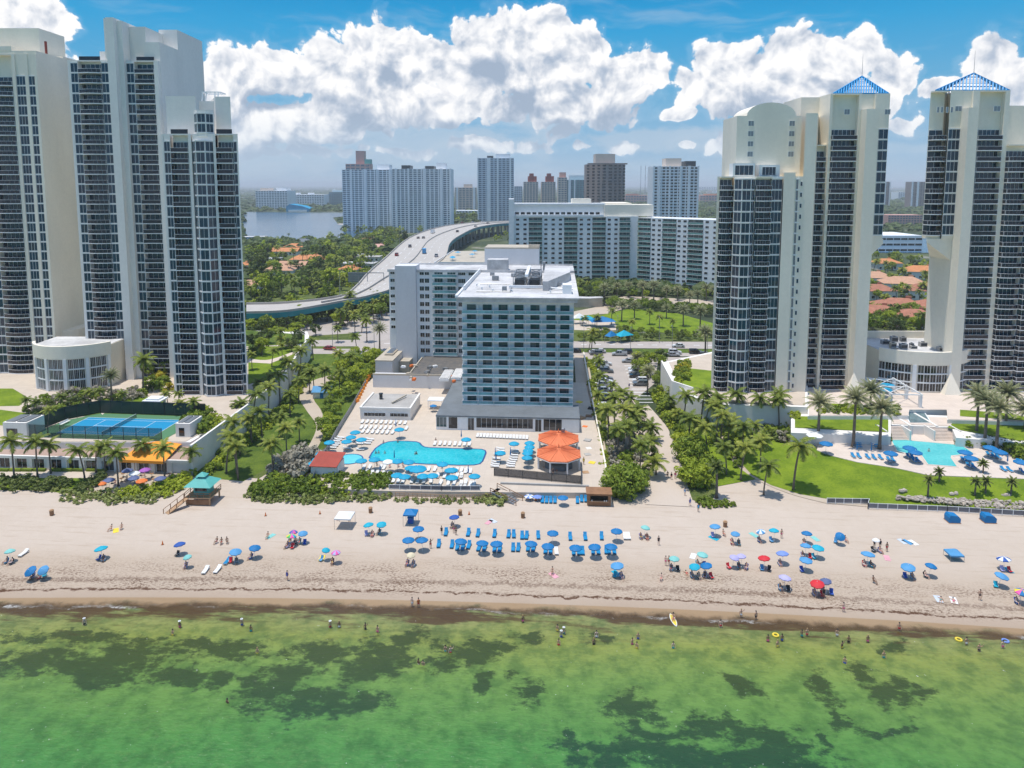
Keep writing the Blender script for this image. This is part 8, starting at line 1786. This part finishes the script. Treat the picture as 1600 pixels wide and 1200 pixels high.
r = empty('attendant_stand', P(642, 817, 0), 0, 'dark blue attendant stand under the square tent', 'stand'); MB().box(-.5, .5, -.4, .4, 0, 1.1).box(-.6, .6, -.5, .5, 1.11, 1.18).build('desk', 'blue_canvas', r); MB().box(-.4, .4, -.42, -.39, .2, 1.0).build('panel', 'suit_blue', r)
out = []
for px, py in ((81,805),(579,801),(719,805),(817,809),(1133,823)):
    c = P(px, py, 0); r = empty('trash_barrel', c, 0, None, 'trash barrel', 'brown trash barrels on the sand'); MB().cyl(0, 0, 0, .95, .36, .38, n=12).build('barrel', 'wood_brown', r); MB().cyl(0, 0, .96, 1.05, .42, .36, n=12).cyl(0, 0, 1.05, 1.15, .25, n=10).build('lid', 'wood_tan', r); out.append(r)
rank(out, 'brown wooden trash barrel on the sand')
out = []
for px, py in ((415,806),(500,803),(733,804),(837,782),(254,851)):
    c = P(px, py, 0); r = empty('traffic_cone', c, 0, None, 'cone', 'orange cones on the sand'); MB().cyl(0, 0, .04, .7, .16, .04, n=10).build('cone', 'umb_orange', r); MB().box(-.2, .2, -.2, .2, 0, .04).build('base', 'rubber', r); out.append(r)
rank(out, 'orange marker cone on the sand')
# ---------------- people on land and in the sea
for (x, y, kd, su, lab, T, kw) in [(690,836,'stand','suit_black','person in dark clothes walking by the back hotel row',None,dict(top='suit_black')),(709,833,'stand','suit_pink','left one of two people standing below the royal blue umbrella',None,{}),(712.5,836,'stand','suit_black','right one of two people standing below the royal blue umbrella',None,{}),(673,857,'arms','suit_red','person with a raised arm between front row umbrellas',None,{}),(1029,852,'stand','suit_black','tall person in dark wear standing near the pale aqua umbrella',None,dict(top='suit_black')),
      (449,907,'walk','suit_blue','person in dark blue walking alone near the wrack line',None,dict(top='suit_blue')),(644,946,'stand','suit_white','left wader of the pair at the waterline',None,dict(wade=.15)),(654,947,'stand','suit_red','right wader of the pair, in orange red',None,dict(top='umb_orange',wade=.15)),(1385.5,862,'stand','suit_red','person in red swimwear standing right of two dark figures',None,{}),(1287,934,'stand','suit_black','dark figure standing by the lower red umbrella',None,dict(top='suit_black')),
      (1318,955,'stand','suit_pink','person standing alone at the waterline on the right',None,dict(wade=.2)),(1531,938,'walk','suit_black','person walking on the lower sand near the right edge',None,{}),(1078,791,'walk','suit_blue','left walker where the public path meets the beach',None,dict(top='suit_blue')),(1091,800,'walk','suit_teal','right walker where the public path meets the beach',None,dict(top='umb_light')),
      (1070,775,'stand','suit_white','person in light blue on the public path near the sea grapes',None,dict(top='umb_light')),(1043,748,'walk','suit_black','left one of three people walking up the public path',None,{}),(1049,750,'walk','suit_red','middle one of three people walking up the public path',None,dict(top='suit_black')),(1055,749,'walk','suit_white','right one of three people walking up the public path',None,dict(top='suit_pink')),
      (983,607,'walk','suit_black','person walking across the parking lot',None,dict(top='suit_blue')),(173,829,'sit','suit_red','left sunbather beside the yellow towel on the upper left sand',None,{}),(190,827,'sit','suit_black','right sunbather beside the yellow towel on the upper left sand',None,{}),(418,841,'sit','suit_teal','person sitting on a green towel left of the rainbow umbrella',None,{}),
      (338,849,'sit','suit_pink','left one of three people sitting together on the sand',None,{}),(346,850,'sit','suit_red','middle one of three people sitting together on the sand',None,{}),(355,849,'sit','suit_black','right one of three people sitting together on the sand',None,{}),(863,897,'sit','suit_black','person sitting on a pink towel below the hotel rows',None,{}),(1033,907,'sit','suit_red','person sitting low by the wrack line right of the middle',None,{}),
      (1040,884,'stand','suit_pink','left one of two people beside the pale mint umbrella',None,{}),(1045,884,'stand','suit_red','right one of two people beside the pale mint umbrella',None,{}),(1131,837,'sit','suit_red','person kneeling beside the bright blue barrel umbrella',None,{}),(1221,841,'stand','suit_pink','person standing beside the teal and striped umbrellas',None,{}),(1322,847,'sit','suit_pink','person sitting at the end of the wind tilted umbrella shadow',None,{}),
      (1366,856,'stand','suit_black','left one of two dark figures under the small pale umbrella',None,dict(top='suit_black')),(1375,857,'stand','suit_black','right one of two dark figures under the small pale umbrella',None,dict(top='suit_black')),(1366,911,'sit','suit_black','person between two blue chairs near the right',None,{}),(1490,940,'lie','suit_pink','right sunbather lying on the white towels',None,{}),(1470,938,'lie','suit_teal','left sunbather lying on the white towels',None,{}),
      (1073,897,'lie','suit_red','sunbather lying below the bright blue umbrella',None,{}),(530,812,'sit','suit_blue','person sitting at the left under the white tent',None,{}),(545,813,'sit','suit_pink','person sitting at the right under the white tent',None,{}),(912,726,'stand','suit_yellow','worker in a yellow vest by the orange bars',None,dict(z=DZ, top='suit_yellow')),(864,743,'stand','suit_black','person in black behind the mesh fence',None,dict(z=DZ, top='suit_black'))]:
    person(x, y, kd, su, label=lab, **kw)
for x, y, c, lab in ((181,829,'umb_yellow','yellow and blue towel between two sunbathers'),(423,838,'umb_mint','green towel left of the rainbow umbrella'),(865,899,'towel_pink','pink towel below the hotel rows'),(770,814,'towel_stripe','striped towel on the sand below the wooden stairs'),(764,816,'towel_pink','pink striped towel beside the grey one below the stairs'),(1386,872,'towel_pink','large pink towel right of the light blue umbrella'),(1466,936,'towel_stripe','white towel at the left of the lying sunbathers'),(1490,938,'umb_white','white towel at the right of the lying sunbathers'),
                     (1410,846,'towel_stripe','left striped towel of the empty group'),(1418,847,'umb_light','blue towel of the empty group'),(1427,848,'umb_white','right white towel of the empty group'),(1115,841,'umb_turq','turquoise towel below the bright blue barrel umbrella'),(1274,842,'umb_mint','mint towel above the cluster of three'),(1178,836,'umb_mint','mint board shaped towel left of the striped umbrella'),(503,872,'umb_yellow','orange yellow towel below the small teal umbrella'),(963,896,'umb_turq','turquoise towel below the large light blue umbrella'),(1083,869,'umb_white','pale towel left of the mint green umbrella'),(1575,891,'umb_turq','turquoise towel below the ringed umbrella')):
    towel(x, y, c, lab, RG.uniform(-.6, .9))
SW = [(132,971),(281,975),(270,987),(378,972),(392,981),(516,975),(530,975),(571,978),(590,982),(402,1014),(355,1092),(696,1011),(704,1013),(654,1031),(661,1033),(817,967),(871,981),(877,990),(881,985),(873,1002),(932,990),(928,1001),(988,1001),(995,1007),(997,993),(1052,1007),(1126,975),(1158,959),(1181,962),(1200,997),(1215,1005),(1222,996),(1253,990),(1261,988),(1308,989),(1326,999),(1356,998),(1316,1007),(1320,1030),(1381,1022),(1405,980),(1510,1002),(1530,1012),(1567,1007)]
out = []
for i, (x, y) in enumerate(SW):
    off = shore(P(x, y).x) - P(x, y).y; wd = min(1.1, .35+off*.05)
    hat = 'suit_white' if i in (0, 1, 3, 17, 18, 5) else None
    out.append(person(x, y+4, 'arms' if i % 5 == 2 else 'stand', SU[(i*3) % 7], z=0.0, wade=wd+.2, hat=hat, hair='hair_dark' if i % 3 else 'hair_fair', group='bathers in the sea'))
L3 = sorted(out, key=lambda o: pix(o.location)[0]); 
rank(L3[:15], 'bather standing in the sea, left third'); rank(L3[15:29], 'bather standing in the sea, middle third'); rank(L3[29:], 'bather standing in the sea, right third')
def ringm(px, py, col, lab, r0=.36):
    c = P(px, py, -.1); m = MB(); n, k = 16, 8
    for i in range(n):
        for j in range(k): a, b_ = 2*pi*i/n, 2*pi*j/k; m.v.append(((r0+.13*cos(b_))*cos(a), (r0+.13*cos(b_))*sin(a), .13*sin(b_)))
    m.f = [(i*k+j, ((i+1)%n)*k+j, ((i+1)%n)*k+(j+1)%k, i*k+(j+1)%k) for i in range(n) for j in range(k)]; m.mi = [0]*len(m.f)
    tag(m.build('swim_ring', col, smooth=True, loc=(c.x, c.y, -.12)), lab, 'swim ring')
ringm(1212, 992, 'umb_yellow', 'yellow swim ring among bathers right of the paddle board'); ringm(1498, 999, 'umb_yellow', 'yellow swim ring near the right edge'); ringm(1571, 1001, 'umb_peri', 'purple swim ring at the far right')
c = P(1052, 969, -.1); r = empty('paddle_board', (c.x, c.y, -.1), R(8), 'yellow and white paddle board floating beyond the weed line', 'paddle board'); m = MB(); pl = [(.38*sin(pi*f)**.6*s, -1.5+3*f) for s, fs in ((1, [i/10 for i in range(11)]), (-1, [1-i/10 for i in range(1, 10)])) for f in fs]; m.prism(pl, -.05, .07); m.build('board', 'umb_white', r); m = MB(); m.prism([(x*.8, y*.9) for x, y in pl], .072, .085); m.build('deck_pad', 'umb_yellow', r)
person(1052, 969, 'sit', 'suit_red', z=-.1, wade=.12, label='person sitting on the yellow paddle board')
# ---------------- cars
pmat('tyre', (.015, .015, .015), .8, .1, 2)
CARC = dict(white=(.72, .72, .72), silver=(.40, .42, .44), grey=(.13, .14, .15), black=(.012, .012, .015), blue=(.03, .07, .20), red=(.35, .02, .02), tan=(.35, .30, .22))
for k, c in CARC.items():
    m = pmat('car_'+k, c, .28, .03, .5); m.node_tree.nodes['Principled BSDF'].inputs['Coat Weight'].default_value = .6
CARP = {}
def car_proto(kind, col):
    if (kind, col) in CARP: return CARP[(kind, col)]
    nm = {'sedan': 'parked_car', 'suv': 'parked_car', 'pickup': 'pickup_truck'}[kind]
    root = empty(nm, (0, 0, 0)); L, Wd, hb, hr = {'sedan': (4.7, 1.85, .95, 1.45), 'suv': (4.8, 1.95, 1.1, 1.75), 'pickup': (5.6, 2.0, 1.1, 1.85)}[kind]
    x0, x1 = -L/2, L/2
    low = [(x0, .35), (x0+.05, hb-.15), (x0+.25, hb), (x1-1.25, hb), (x1-.15, hb-.2), (x1, .5), (x1, .3)]
    cab = {'sedan': [(x0+.45, hb), (x0+1.05, hr-.03), (x0+1.6, hr), (x1-2.1, hr), (x1-1.3, hb)], 'suv': [(x0+.1, hb), (x0+.3, hr-.05), (x0+.7, hr), (x1-2.0, hr), (x1-1.25, hb)], 'pickup': [(x0+2.05, hb), (x0+2.1, hr), (x0+2.4, hr+.02), (x1-2.0, hr), (x1-1.35, hb)]}[kind]
    def extr(m, pr, w, wt=None, mi=0):
        o = len(m.v); k = len(pr); zb, zt_ = min(p[1] for p in pr), max(p[1] for p in pr)
        for s in (-1, 1):
            for x, z in pr: ww = w/2 if wt is None else w/2+(wt-w)/2*(z-zb)/(zt_-zb); m.v.append((x, s*ww, z))
        m.f += [tuple(o+i for i in range(k)), tuple(o+2*k-1-i for i in range(k))] + [(o+i, o+k+i, o+k+(i+1)%k, o+(i+1)%k) for i in range(k)]; m.mi += [mi]*(k+2)
    b = MB(); extr(b, low, Wd); 
    roof = [(p[0], p[1]) for p in cab if p[1] > hr-.1]; rx0, rx1 = roof[0][0], roof[-1][0]
    b.box(rx0, rx1, -Wd*.39, Wd*.39, hr-.04, hr+.03)
    for s in (-1, 1): b.bar((cab[0][0], s*Wd*.46, hb), (rx0, s*Wd*.385, hr), .09).bar((cab[-1][0], s*Wd*.46, hb), (rx1, s*Wd*.385, hr), .09).bar(((rx0+rx1)/2, s*Wd*.47, hb), ((rx0+rx1)/2, s*Wd*.395, hr), .09)
    if kind == 'pickup': b.box(x0+.1, x0+2.0, -Wd*.48, -Wd*.42, hb, hb+.3).box(x0+.1, x0+2.0, Wd*.42, Wd*.48, hb, hb+.3).box(x0+.1, x0+.18, -Wd*.42, Wd*.42, hb, hb+.3)
    b.build('body', 'car_'+col, root); g = MB(); extr(g, cab, Wd*.93, Wd*.76); g.build('windows', 'glass_dark', root)
    for x in (x0+.85, x1-.9):
        for s in (-1, 1):
            M = Matrix.Translation((x, s*(Wd/2-.12), .34)) @ Matrix.Rotation(pi/2, 4, 'X'); w_ = MB(); w_.cyl(0, 0, -.13, .13, .34, n=12, M=M); w = w_.build('wheel', 'tyre', root); h_ = MB(); h_.cyl(0, 0, -.14, .14, .18, n=8, M=M); h_.build('rim', 'grey_metal', w)
    for s in (-1, 1): MB().box(x1-.08, x1+.02, s*Wd*.35-.18, s*Wd*.35+.18, .58, .72).build('headlight', 'plastic_white', root); MB().box(x0-.02, x0+.06, s*Wd*.38-.14, s*Wd*.38+.14, .6, .8).build('tail_light', 'umb_red', root)
    CARP[(kind, col)] = proto(root); return CARP[(kind, col)]
def car(px, py, kind, col, rot, label=None, z=.13, group=None):
    c = P(px, py, z+.3); return dup(car_proto(kind, col), (c.x, c.y, z), rot, label, group, 'car' if kind != 'pickup' else 'pickup truck')
C5 = lambda x, y: (880+x/7.5, 520+y/7.5)
for x, y, k, c, r_, lab in ((660,255,'pickup','silver',pi,'silver pickup truck crossing the parking lot entrance'),(735,235,'suv','black',pi,'black car beside the silver pickup truck'),(390,248,'suv','grey',pi,'dark grey car at the left of the lot entrance'),(425,222,'sedan','white',pi,'white car behind the dark grey one at the lot entrance'),(140,218,'sedan','black',pi,'black car half hidden by the hotel corner'),
                        (490,365,'sedan','white',0,'white car farthest in the left parking column'),(460,395,'sedan','silver',0,'silver car second farthest in the left parking column'),(505,452,'suv','grey',0,'grey car third in the left parking column'),(500,540,'sedan','grey',0,'grey sedan in the middle of the left parking column'),(495,575,'sedan','white',0,'white sedan in the middle of the left parking column'),(485,612,'sedan','silver',0,'silver hatch beneath the palm in the left column'),(490,675,'sedan','silver',0,'silver sedan near the front of the left column'),(520,760,'suv','silver',0,'silver car just behind the black one in front'),(515,805,'suv','black',0,'black car at the near end of the left column'),(500,865,'sedan','white',0,'white car nearest the beach in the left column'),
                        (765,335,'sedan','silver',pi,'silver car farthest in the right parking column'),(840,428,'sedan','white',pi,'white car second in the right parking column'),(850,465,'suv','white',pi,'white suv third in the right parking column'),(860,510,'suv','black',pi,'black car fourth in the right parking column'),(950,512,'sedan','black',pi,'black car tucked right of the fourth one'),(895,570,'suv','white',pi,'white suv near the front of the right column'),(905,605,'suv','grey',pi,'grey car at the near end of the right column'),
                        (1310,235,'suv','white',0,'white car on the avenue above the raised garden'),(1290,262,'sedan','silver',0,'silver car beside the white one above the raised garden')):
    car(*C5(x, y), k, c, r_+RG.uniform(-.04, .04), lab)
for px, py, k, c, lab in ((1087,551,'suv','black','black suv on the avenue before the barrel-topped tower'),(1103,556,'suv','grey','dark car right of the black suv on the avenue'),(1120,556,'sedan','grey','grey car half behind the barrel-topped tower'),(930,551,'sedan','white','white car on the avenue left of the lot entrance'),(1060,541,'sedan','white','white car on the far carriageway')):
    car(px, py, k, c, RG.choice((0, pi)), lab)
for px, py, k, c, lab in ((541,500,'suv','black','black suv under the palms on the forecourt'),(588,489,'sedan','black','black car at the left foot of the hotel wing'),(470,548,'sedan','white','white car parked left beneath the grove'),(430,549,'sedan','silver','silver car left on the avenue'),(535,508,'sedan','black','black sedan on the forecourt drive'),(590,497,'suv','white','white suv at the left foot of the hotel wing'),(466,497,'suv','white','white van shaped car below the teal ramp'),(515,545,'sedan','red','red car on the avenue behind the garden')):
    car(px, py, k, c, RG.uniform(-.3, .3), lab)
Zv = lambda x, y: (370+x/3.72, 220+y/3.72)
for x, y, k, c, lab in ((1312,480,'suv','red','red vehicle farthest up the viaduct'),(1372,476,'sedan','white','white car far up the viaduct'),(1388,500,'sedan','grey','dark car far up the near carriageway'),(1283,531,'suv','black','black car alone on the near carriageway'),(1085,567,'sedan','black','right one of two dark cars side by side on the viaduct'),(1055,568,'sedan','black','left one of two dark cars side by side on the viaduct'),(1007,618,'suv','grey','grey car in the middle of the far carriageway'),(930,668,'suv','red','dark red car on the far carriageway above the hotel wing'),(1160,674,'suv','silver','silver suv right above the hotel wing roof'),(1430,474,'sedan','white','white car at the crest of the viaduct'),(1460,482,'sedan','black','black car at the crest of the viaduct')):
    p, a = deckpt(*Zv(x, y)); dup(car_proto(k, c), p+Vector((0, 0, .02)), a, lab, 'cars on the viaduct', 'car', 1.25)
def truck(x, y, lab, col, L):
    p, a = deckpt(*Zv(x, y)); r = empty('box_truck', p+Vector((0, 0, .02)), a, lab, 'truck'); MB().box(-L/2, L/2-2.2, -1.25, 1.25, .6, 3.8).build('cargo_box', col, r); MB().box(L/2-2.1, L/2, -1.15, 1.15, .5, 2.7).build('cab', 'car_white', r); MB().box(L/2-.02, L/2+.03, -1, 1, 1.5, 2.4).build('windscreen', 'glass_dark', r)
    for xx in (-L/2+1.3, L/2-1.1):
        for s in (-1, 1): MB().cyl(0, 0, -.15, .15, .5, n=10, M=Matrix.Translation((xx, s*1.05, .5)) @ Matrix.Rotation(pi/2, 4, 'X')).build('wheel', 'tyre', r)
truck(1090, 655, 'white truck with a blue band above the hotel wing', 'umb_light', 9); truck(1140, 537, 'white bus-like truck on the far carriageway', 'car_white', 11)
# overhead sign on the highway (its blank back faces the camera)
p1, a1 = deckpt(577, 440); r = empty('sign_gantry', (p1.x, p1.y, p1.z), 0, 'grey overhead sign gantry beside the highway', 'sign')
for x in (-1, 8): MB().box(x-.15, x+.15, -.15, .15, -8, 5).build('post', 'grey_metal', r)
MB().box(-1, 8, -.1, .1, 4.6, 5).build('beam', 'grey_metal', r)
p1 = P(560, 436, 8); r = empty('sign_board', (p1.x, p1.y, 0), 0, 'large grey sign panel seen from behind at the left of the highway', 'sign'); MB().box(-6, 5, -.15, .1, 6, 12).build('panel', 'grey_metal', r); m = MB(); [m.box(-6, 5, -.3, -.16, z_, z_+.2) for z_ in (7, 8.5, 10, 11.5)]; m.build('stringers', 'concrete', r); [MB().cyl(x, .3, 0, 6.2, .2, n=6).build('post', 'grey_metal', r) for x in (-4, 3)]
# ---------------- street lamps
lp = empty('street_lamp', (0, 0, 0)); MB().cyl(0, 0, 0, 10, .11, .06, n=6).build('pole', 'grey_metal', lp); MB().bar((0, 0, 9.9), (1.8, 0, 10.2), .08).box(1.5, 2.3, -.15, .15, 10.1, 10.28).build('lamp_head', 'grey_metal', lp); LAMP = proto(lp)
out = [dup(LAMP, P(x, y), RG.choice((pi/2, -pi/2)), None, 'street lamps along the avenue', 'street lamp') for x, y in ((520,546),(585,548),(912,551),(985,552),(1050,553),(1105,555),(965,534),(1030,536))]
rank(out, 'grey street lamp along the avenue')
for k in (10, 16, 22, 28, 34, 40):
    a = LL[k]; dup(LAMP, a, 0, 'street lamp on the far edge of the viaduct, number %s from the near end' % {10: 'one', 16: 'two', 22: 'three', 28: 'four', 34: 'five', 40: 'six'}[k], 'street lamps on the viaduct', 'street lamp', 1.2)
# ---------------- fences on the right, riprap, steps, park tents, play slide
railing('beach_fence', 'long white fence between the great lawn and the sand', 'fence', [(1292,787),(1358,788),(1356,795),(1480,800),(1600,807),(1800,818)], .1, 1.2, 'white_paint', 'umb_mint2' if 'umb_mint2' in MAT else 'rail_far', 1.8)
rr = random.Random(8); m = MB()
for k in range(420):
    f = rr.random(); px = 1400+230*f; py = 777+f*9+rr.uniform(0, 1)*(3+12*f) ; p = P(px, py, .55); s = rr.uniform(.15, .42); o = len(m.v)
    m.sphere((p.x, p.y, .5+rr.uniform(0, .5)), s, 5, 4, sq=(rr.uniform(.8, 1.4), rr.uniform(.8, 1.3), rr.uniform(.5, .9)))
    for i in range(o, len(m.v)): v = m.v[i]; m.v[i] = (v[0]+rr.uniform(-.06, .06), v[1]+rr.uniform(-.06, .06), v[2]+rr.uniform(-.05, .05))
pmat('rock', (.55, .48, .40), .9, .3, .9, col2=(.26, .22, .18)); tag(m.build('riprap', 'rock'), 'band of pale rocks across the lower great lawn', 'rocks', kind='stuff')
for i, (x, y) in enumerate(((505,955),(975,985),(740,795),(990,835),(1440,1000))):
    c = P(*ZR(x, y), 1.0); m = MB(); [m.sphere((rr.uniform(-.8, .8), rr.uniform(-.4, .4), .15), rr.uniform(.25, .45), 6, 4) for _ in range(6)]; tag(m.build('rock_cluster', 'rock', loc=(c.x, c.y, 1.0)), ('small rock cluster on the middle of the great lawn', 'rock cluster just above the band of rocks', 'rock cluster at the left foot of the terrace pool edge', 'rock cluster at the right foot of the terrace pool edge', 'rock cluster at the right above the band of rocks')[i], 'rocks')
c = P(*ZR(800, 770), 2.0); r = empty('overflow_steps', (c.x, c.y, 1.6), 0, 'dark stepped overflow below the terrace pool edge', 'steps'); m = MB(); [m.box(0, 5.2, -k*.5, -k*.5+.5, -.5, .7-k*.22) for k in range(3)]; m.build('steps', 'white_stucco', r)
for i, (px, py, col, lab) in enumerate(((918,497,'umb_turq','turquoise shade sail at the playground'),(941,499,'blue_canvas','large blue pyramid shade over the playground'),(905,494,'umb_white','white tent at the edge of the playground'),(975,521,'umb_turq','turquoise shade near the avenue hedge'),(955,522,'blue_canvas','small blue shade near the avenue hedge'))):
    w = (3.4, 5.5, 3, 3.4, 2.4)[i]; c = P(px, py, 3.4); r = empty('shade_tent', (c.x, c.y, 0), .2*i, lab, 'tent'); m = MB(); m.add([(-w,-w*.6,2.8),(w,-w*.6,2.8),(w,w*.6,2.8),(-w,w*.6,2.8),(0,0,4.8)], [(0,1,4),(1,2,4),(2,3,4),(3,0,4)]); m.build('canopy', col, r); [MB().cyl(x, y, 0, 2.8, .07, n=5).build('post', 'grey_metal', r) for x in (-w*.97, w*.97) for y in (-w*.58, w*.58)]
c = P(908, 480, 0); r = empty('amphitheatre_wall', c, 0, 'low curved beige wall building behind the hotel corner', 'building'); MB().prism([(-6, 0), (4, -1), (11, 2), (11, 6), (4, 4), (-6, 6)], 0, 4.5).build('wall', 'beige_roof', r); MB().prism([(-6.2, -.2), (4, -1.2), (11.2, 1.9), (11.2, 6.2), (4, 4.2), (-6.2, 6.2)], 4.51, 4.8).build('roof', 'white_roof', r)
c = P(358, 700, 0); r = empty('play_slide', c, 0, 'yellow and blue play structure at the foot of the retaining wall', 'play structure'); MB().cyl(0, 0, 0, 3.0, .12, n=6).cyl(2, .5, 0, 3.0, .12, n=6).cyl(0, 2, 0, 3.0, .12, n=6).build('post', 'umb_blue', r); m = MB(); m.tube([(0, 0, 2.8), (1.4, -.6, 2.4), (1.8, .6, 1.8), (.6, 1.2, 1.2), (-.5, .2, .7), (.2, -1.4, .2)], .42, n=10); m.build('slide', 'umb_yellow', r)
# works beside the storage house and drive
pmat('hazard_orange', (.85, .28, .01), .6, .05, 1)
rr = random.Random(21); out = []
for k in range(12):
    f = k/11; px = 560+f*(585-560)*1.0; py = 628-f*52; c = P(px-2, py, DZ); r = link('safety_barrier', MB().box(-.8, .8, -.2, .2, 0, .9).box(-.8, .8, -.35, .35, 0, .15).mesh('safety_barrier', 'hazard_orange')); r.location = c; r.rotation_euler = (0, 0, 1.2); tag(r, None, 'barrier', 'orange barriers along the works'); out.append(r)
rank(out, 'orange plastic barrier in the line left of the pool building', horiz=False)
out = []
for k in range(16):
    px = rr.uniform(628, 716); py = rr.uniform(572, 600); c = P(px, py, 5.1); s = rr.uniform(.3, .9); m = MB(); m.box(-s, s, -s*.6, s*.6, 0, .3+s*.3).box(-s*.8, s*.8, -s*.5, s*.5, .31+s*.3, .45+s*.3); r = link('material_pallet', m.mesh('material_pallet', ('beige_roof', 'umb_orange', 'grey_metal', 'white_paint')[k % 4])); r.location = c; r.rotation_euler = (0, 0, rr.uniform(0, 3)); tag(r, None, 'pallet', 'building materials on the dark roof'); out.append(r)
rank(out, 'pile of building material on the dark roof')
for px, py, lab in ((698, 590, 'long white skylight at the right of the dark roof'), (716, 588, 'white skylight hard against the hotel tower')):
    c = P(px, py, 5.1); r = empty('roof_skylight', c, 0, lab, 'skylight'); m = MB(); m.prism([(-1.6, -4), (1.2, -4), (1.2, 6), (-1.6, 6)], 0, .7); m.build('curb', 'white_paint', r); MB().box(-1.4, 1.0, -3.8, 5.8, .71, .9).build('cover', 'white_roof', r)
out = []
for k, (px, py, c_) in enumerate(((905,630,'umb_yellow'),(920,652,'wood_brown'),(914,668,'umb_orange'),(918,690,'concrete'),(920,702,'plastic_white'),(918,712,'concrete'),(925,725,'umb_yellow'),(915,740,'wood_tan'),(930,745,'plastic_white'),(908,655,'wood_tan'),(924,640,'rubber'))):
    c = P(px, py, .9); m = MB(); s = rr.uniform(.6, 1.1); m.box(-s, s, -s, s, 0, s).box(-s*.9, s*.9, -s*.9, s*.9, s+.01, s+.15); r = link('builders_crate', m.mesh('builders_crate', c_)); r.location = (c.x, c.y, .36 if k else .36); r.rotation_euler = (0, 0, rr.uniform(0, 2)); tag(r, None, 'crate', 'materials along the hotel drive'); out.append(r)
rank(out, 'builders crate along the hotel drive', horiz=False)
# people on the two pool decks
out = []
for x, y, k in ((715,462,0),(745,460,0),(810,462,0),(1125,470,0),(1140,468,0),(945,345,0),(795,350,0),(590,585,1),(725,580,1),(860,600,1),(950,595,1),(1000,600,1),(1110,680,1),(1400,610,1),(1340,345,1),(1520,660,1)):
    out.append(person(*Z48(x, y), 'sit' if k else 'stand', SU[(x//7) % 7], z=DZ, wade=0 if k else .95))
rank(out, 'person at the large hotel pool')
person(*ZR(750, 605), 'stand', 'suit_black', z=2.5, wade=.9, label='dark haired bather in the terrace pool')
# haze over the whole scene
m = bpy.data.materials.new('haze_air'); m.use_nodes = True; nt = m.node_tree; nt.nodes.remove(nt.nodes['Principled BSDF'])
v = nt.nodes.new('ShaderNodeVolumePrincipled'); v.inputs['Color'].default_value = (.93, .965, 1, 1); v.inputs['Density'].default_value = 1.3e-4; v.inputs['Anisotropy'].default_value = 0.0
nt.links.new(v.outputs[0], nt.nodes['Material Output'].inputs['Volume']); MAT['haze_air'] = m
hz = MB(); hz.box(-31000, 31000, -3100, 41000, -3.5, 135); tag(hz.build('haze', 'haze_air'), 'thin blue haze over the whole coast', 'haze', kind='stuff')
drop_protos()
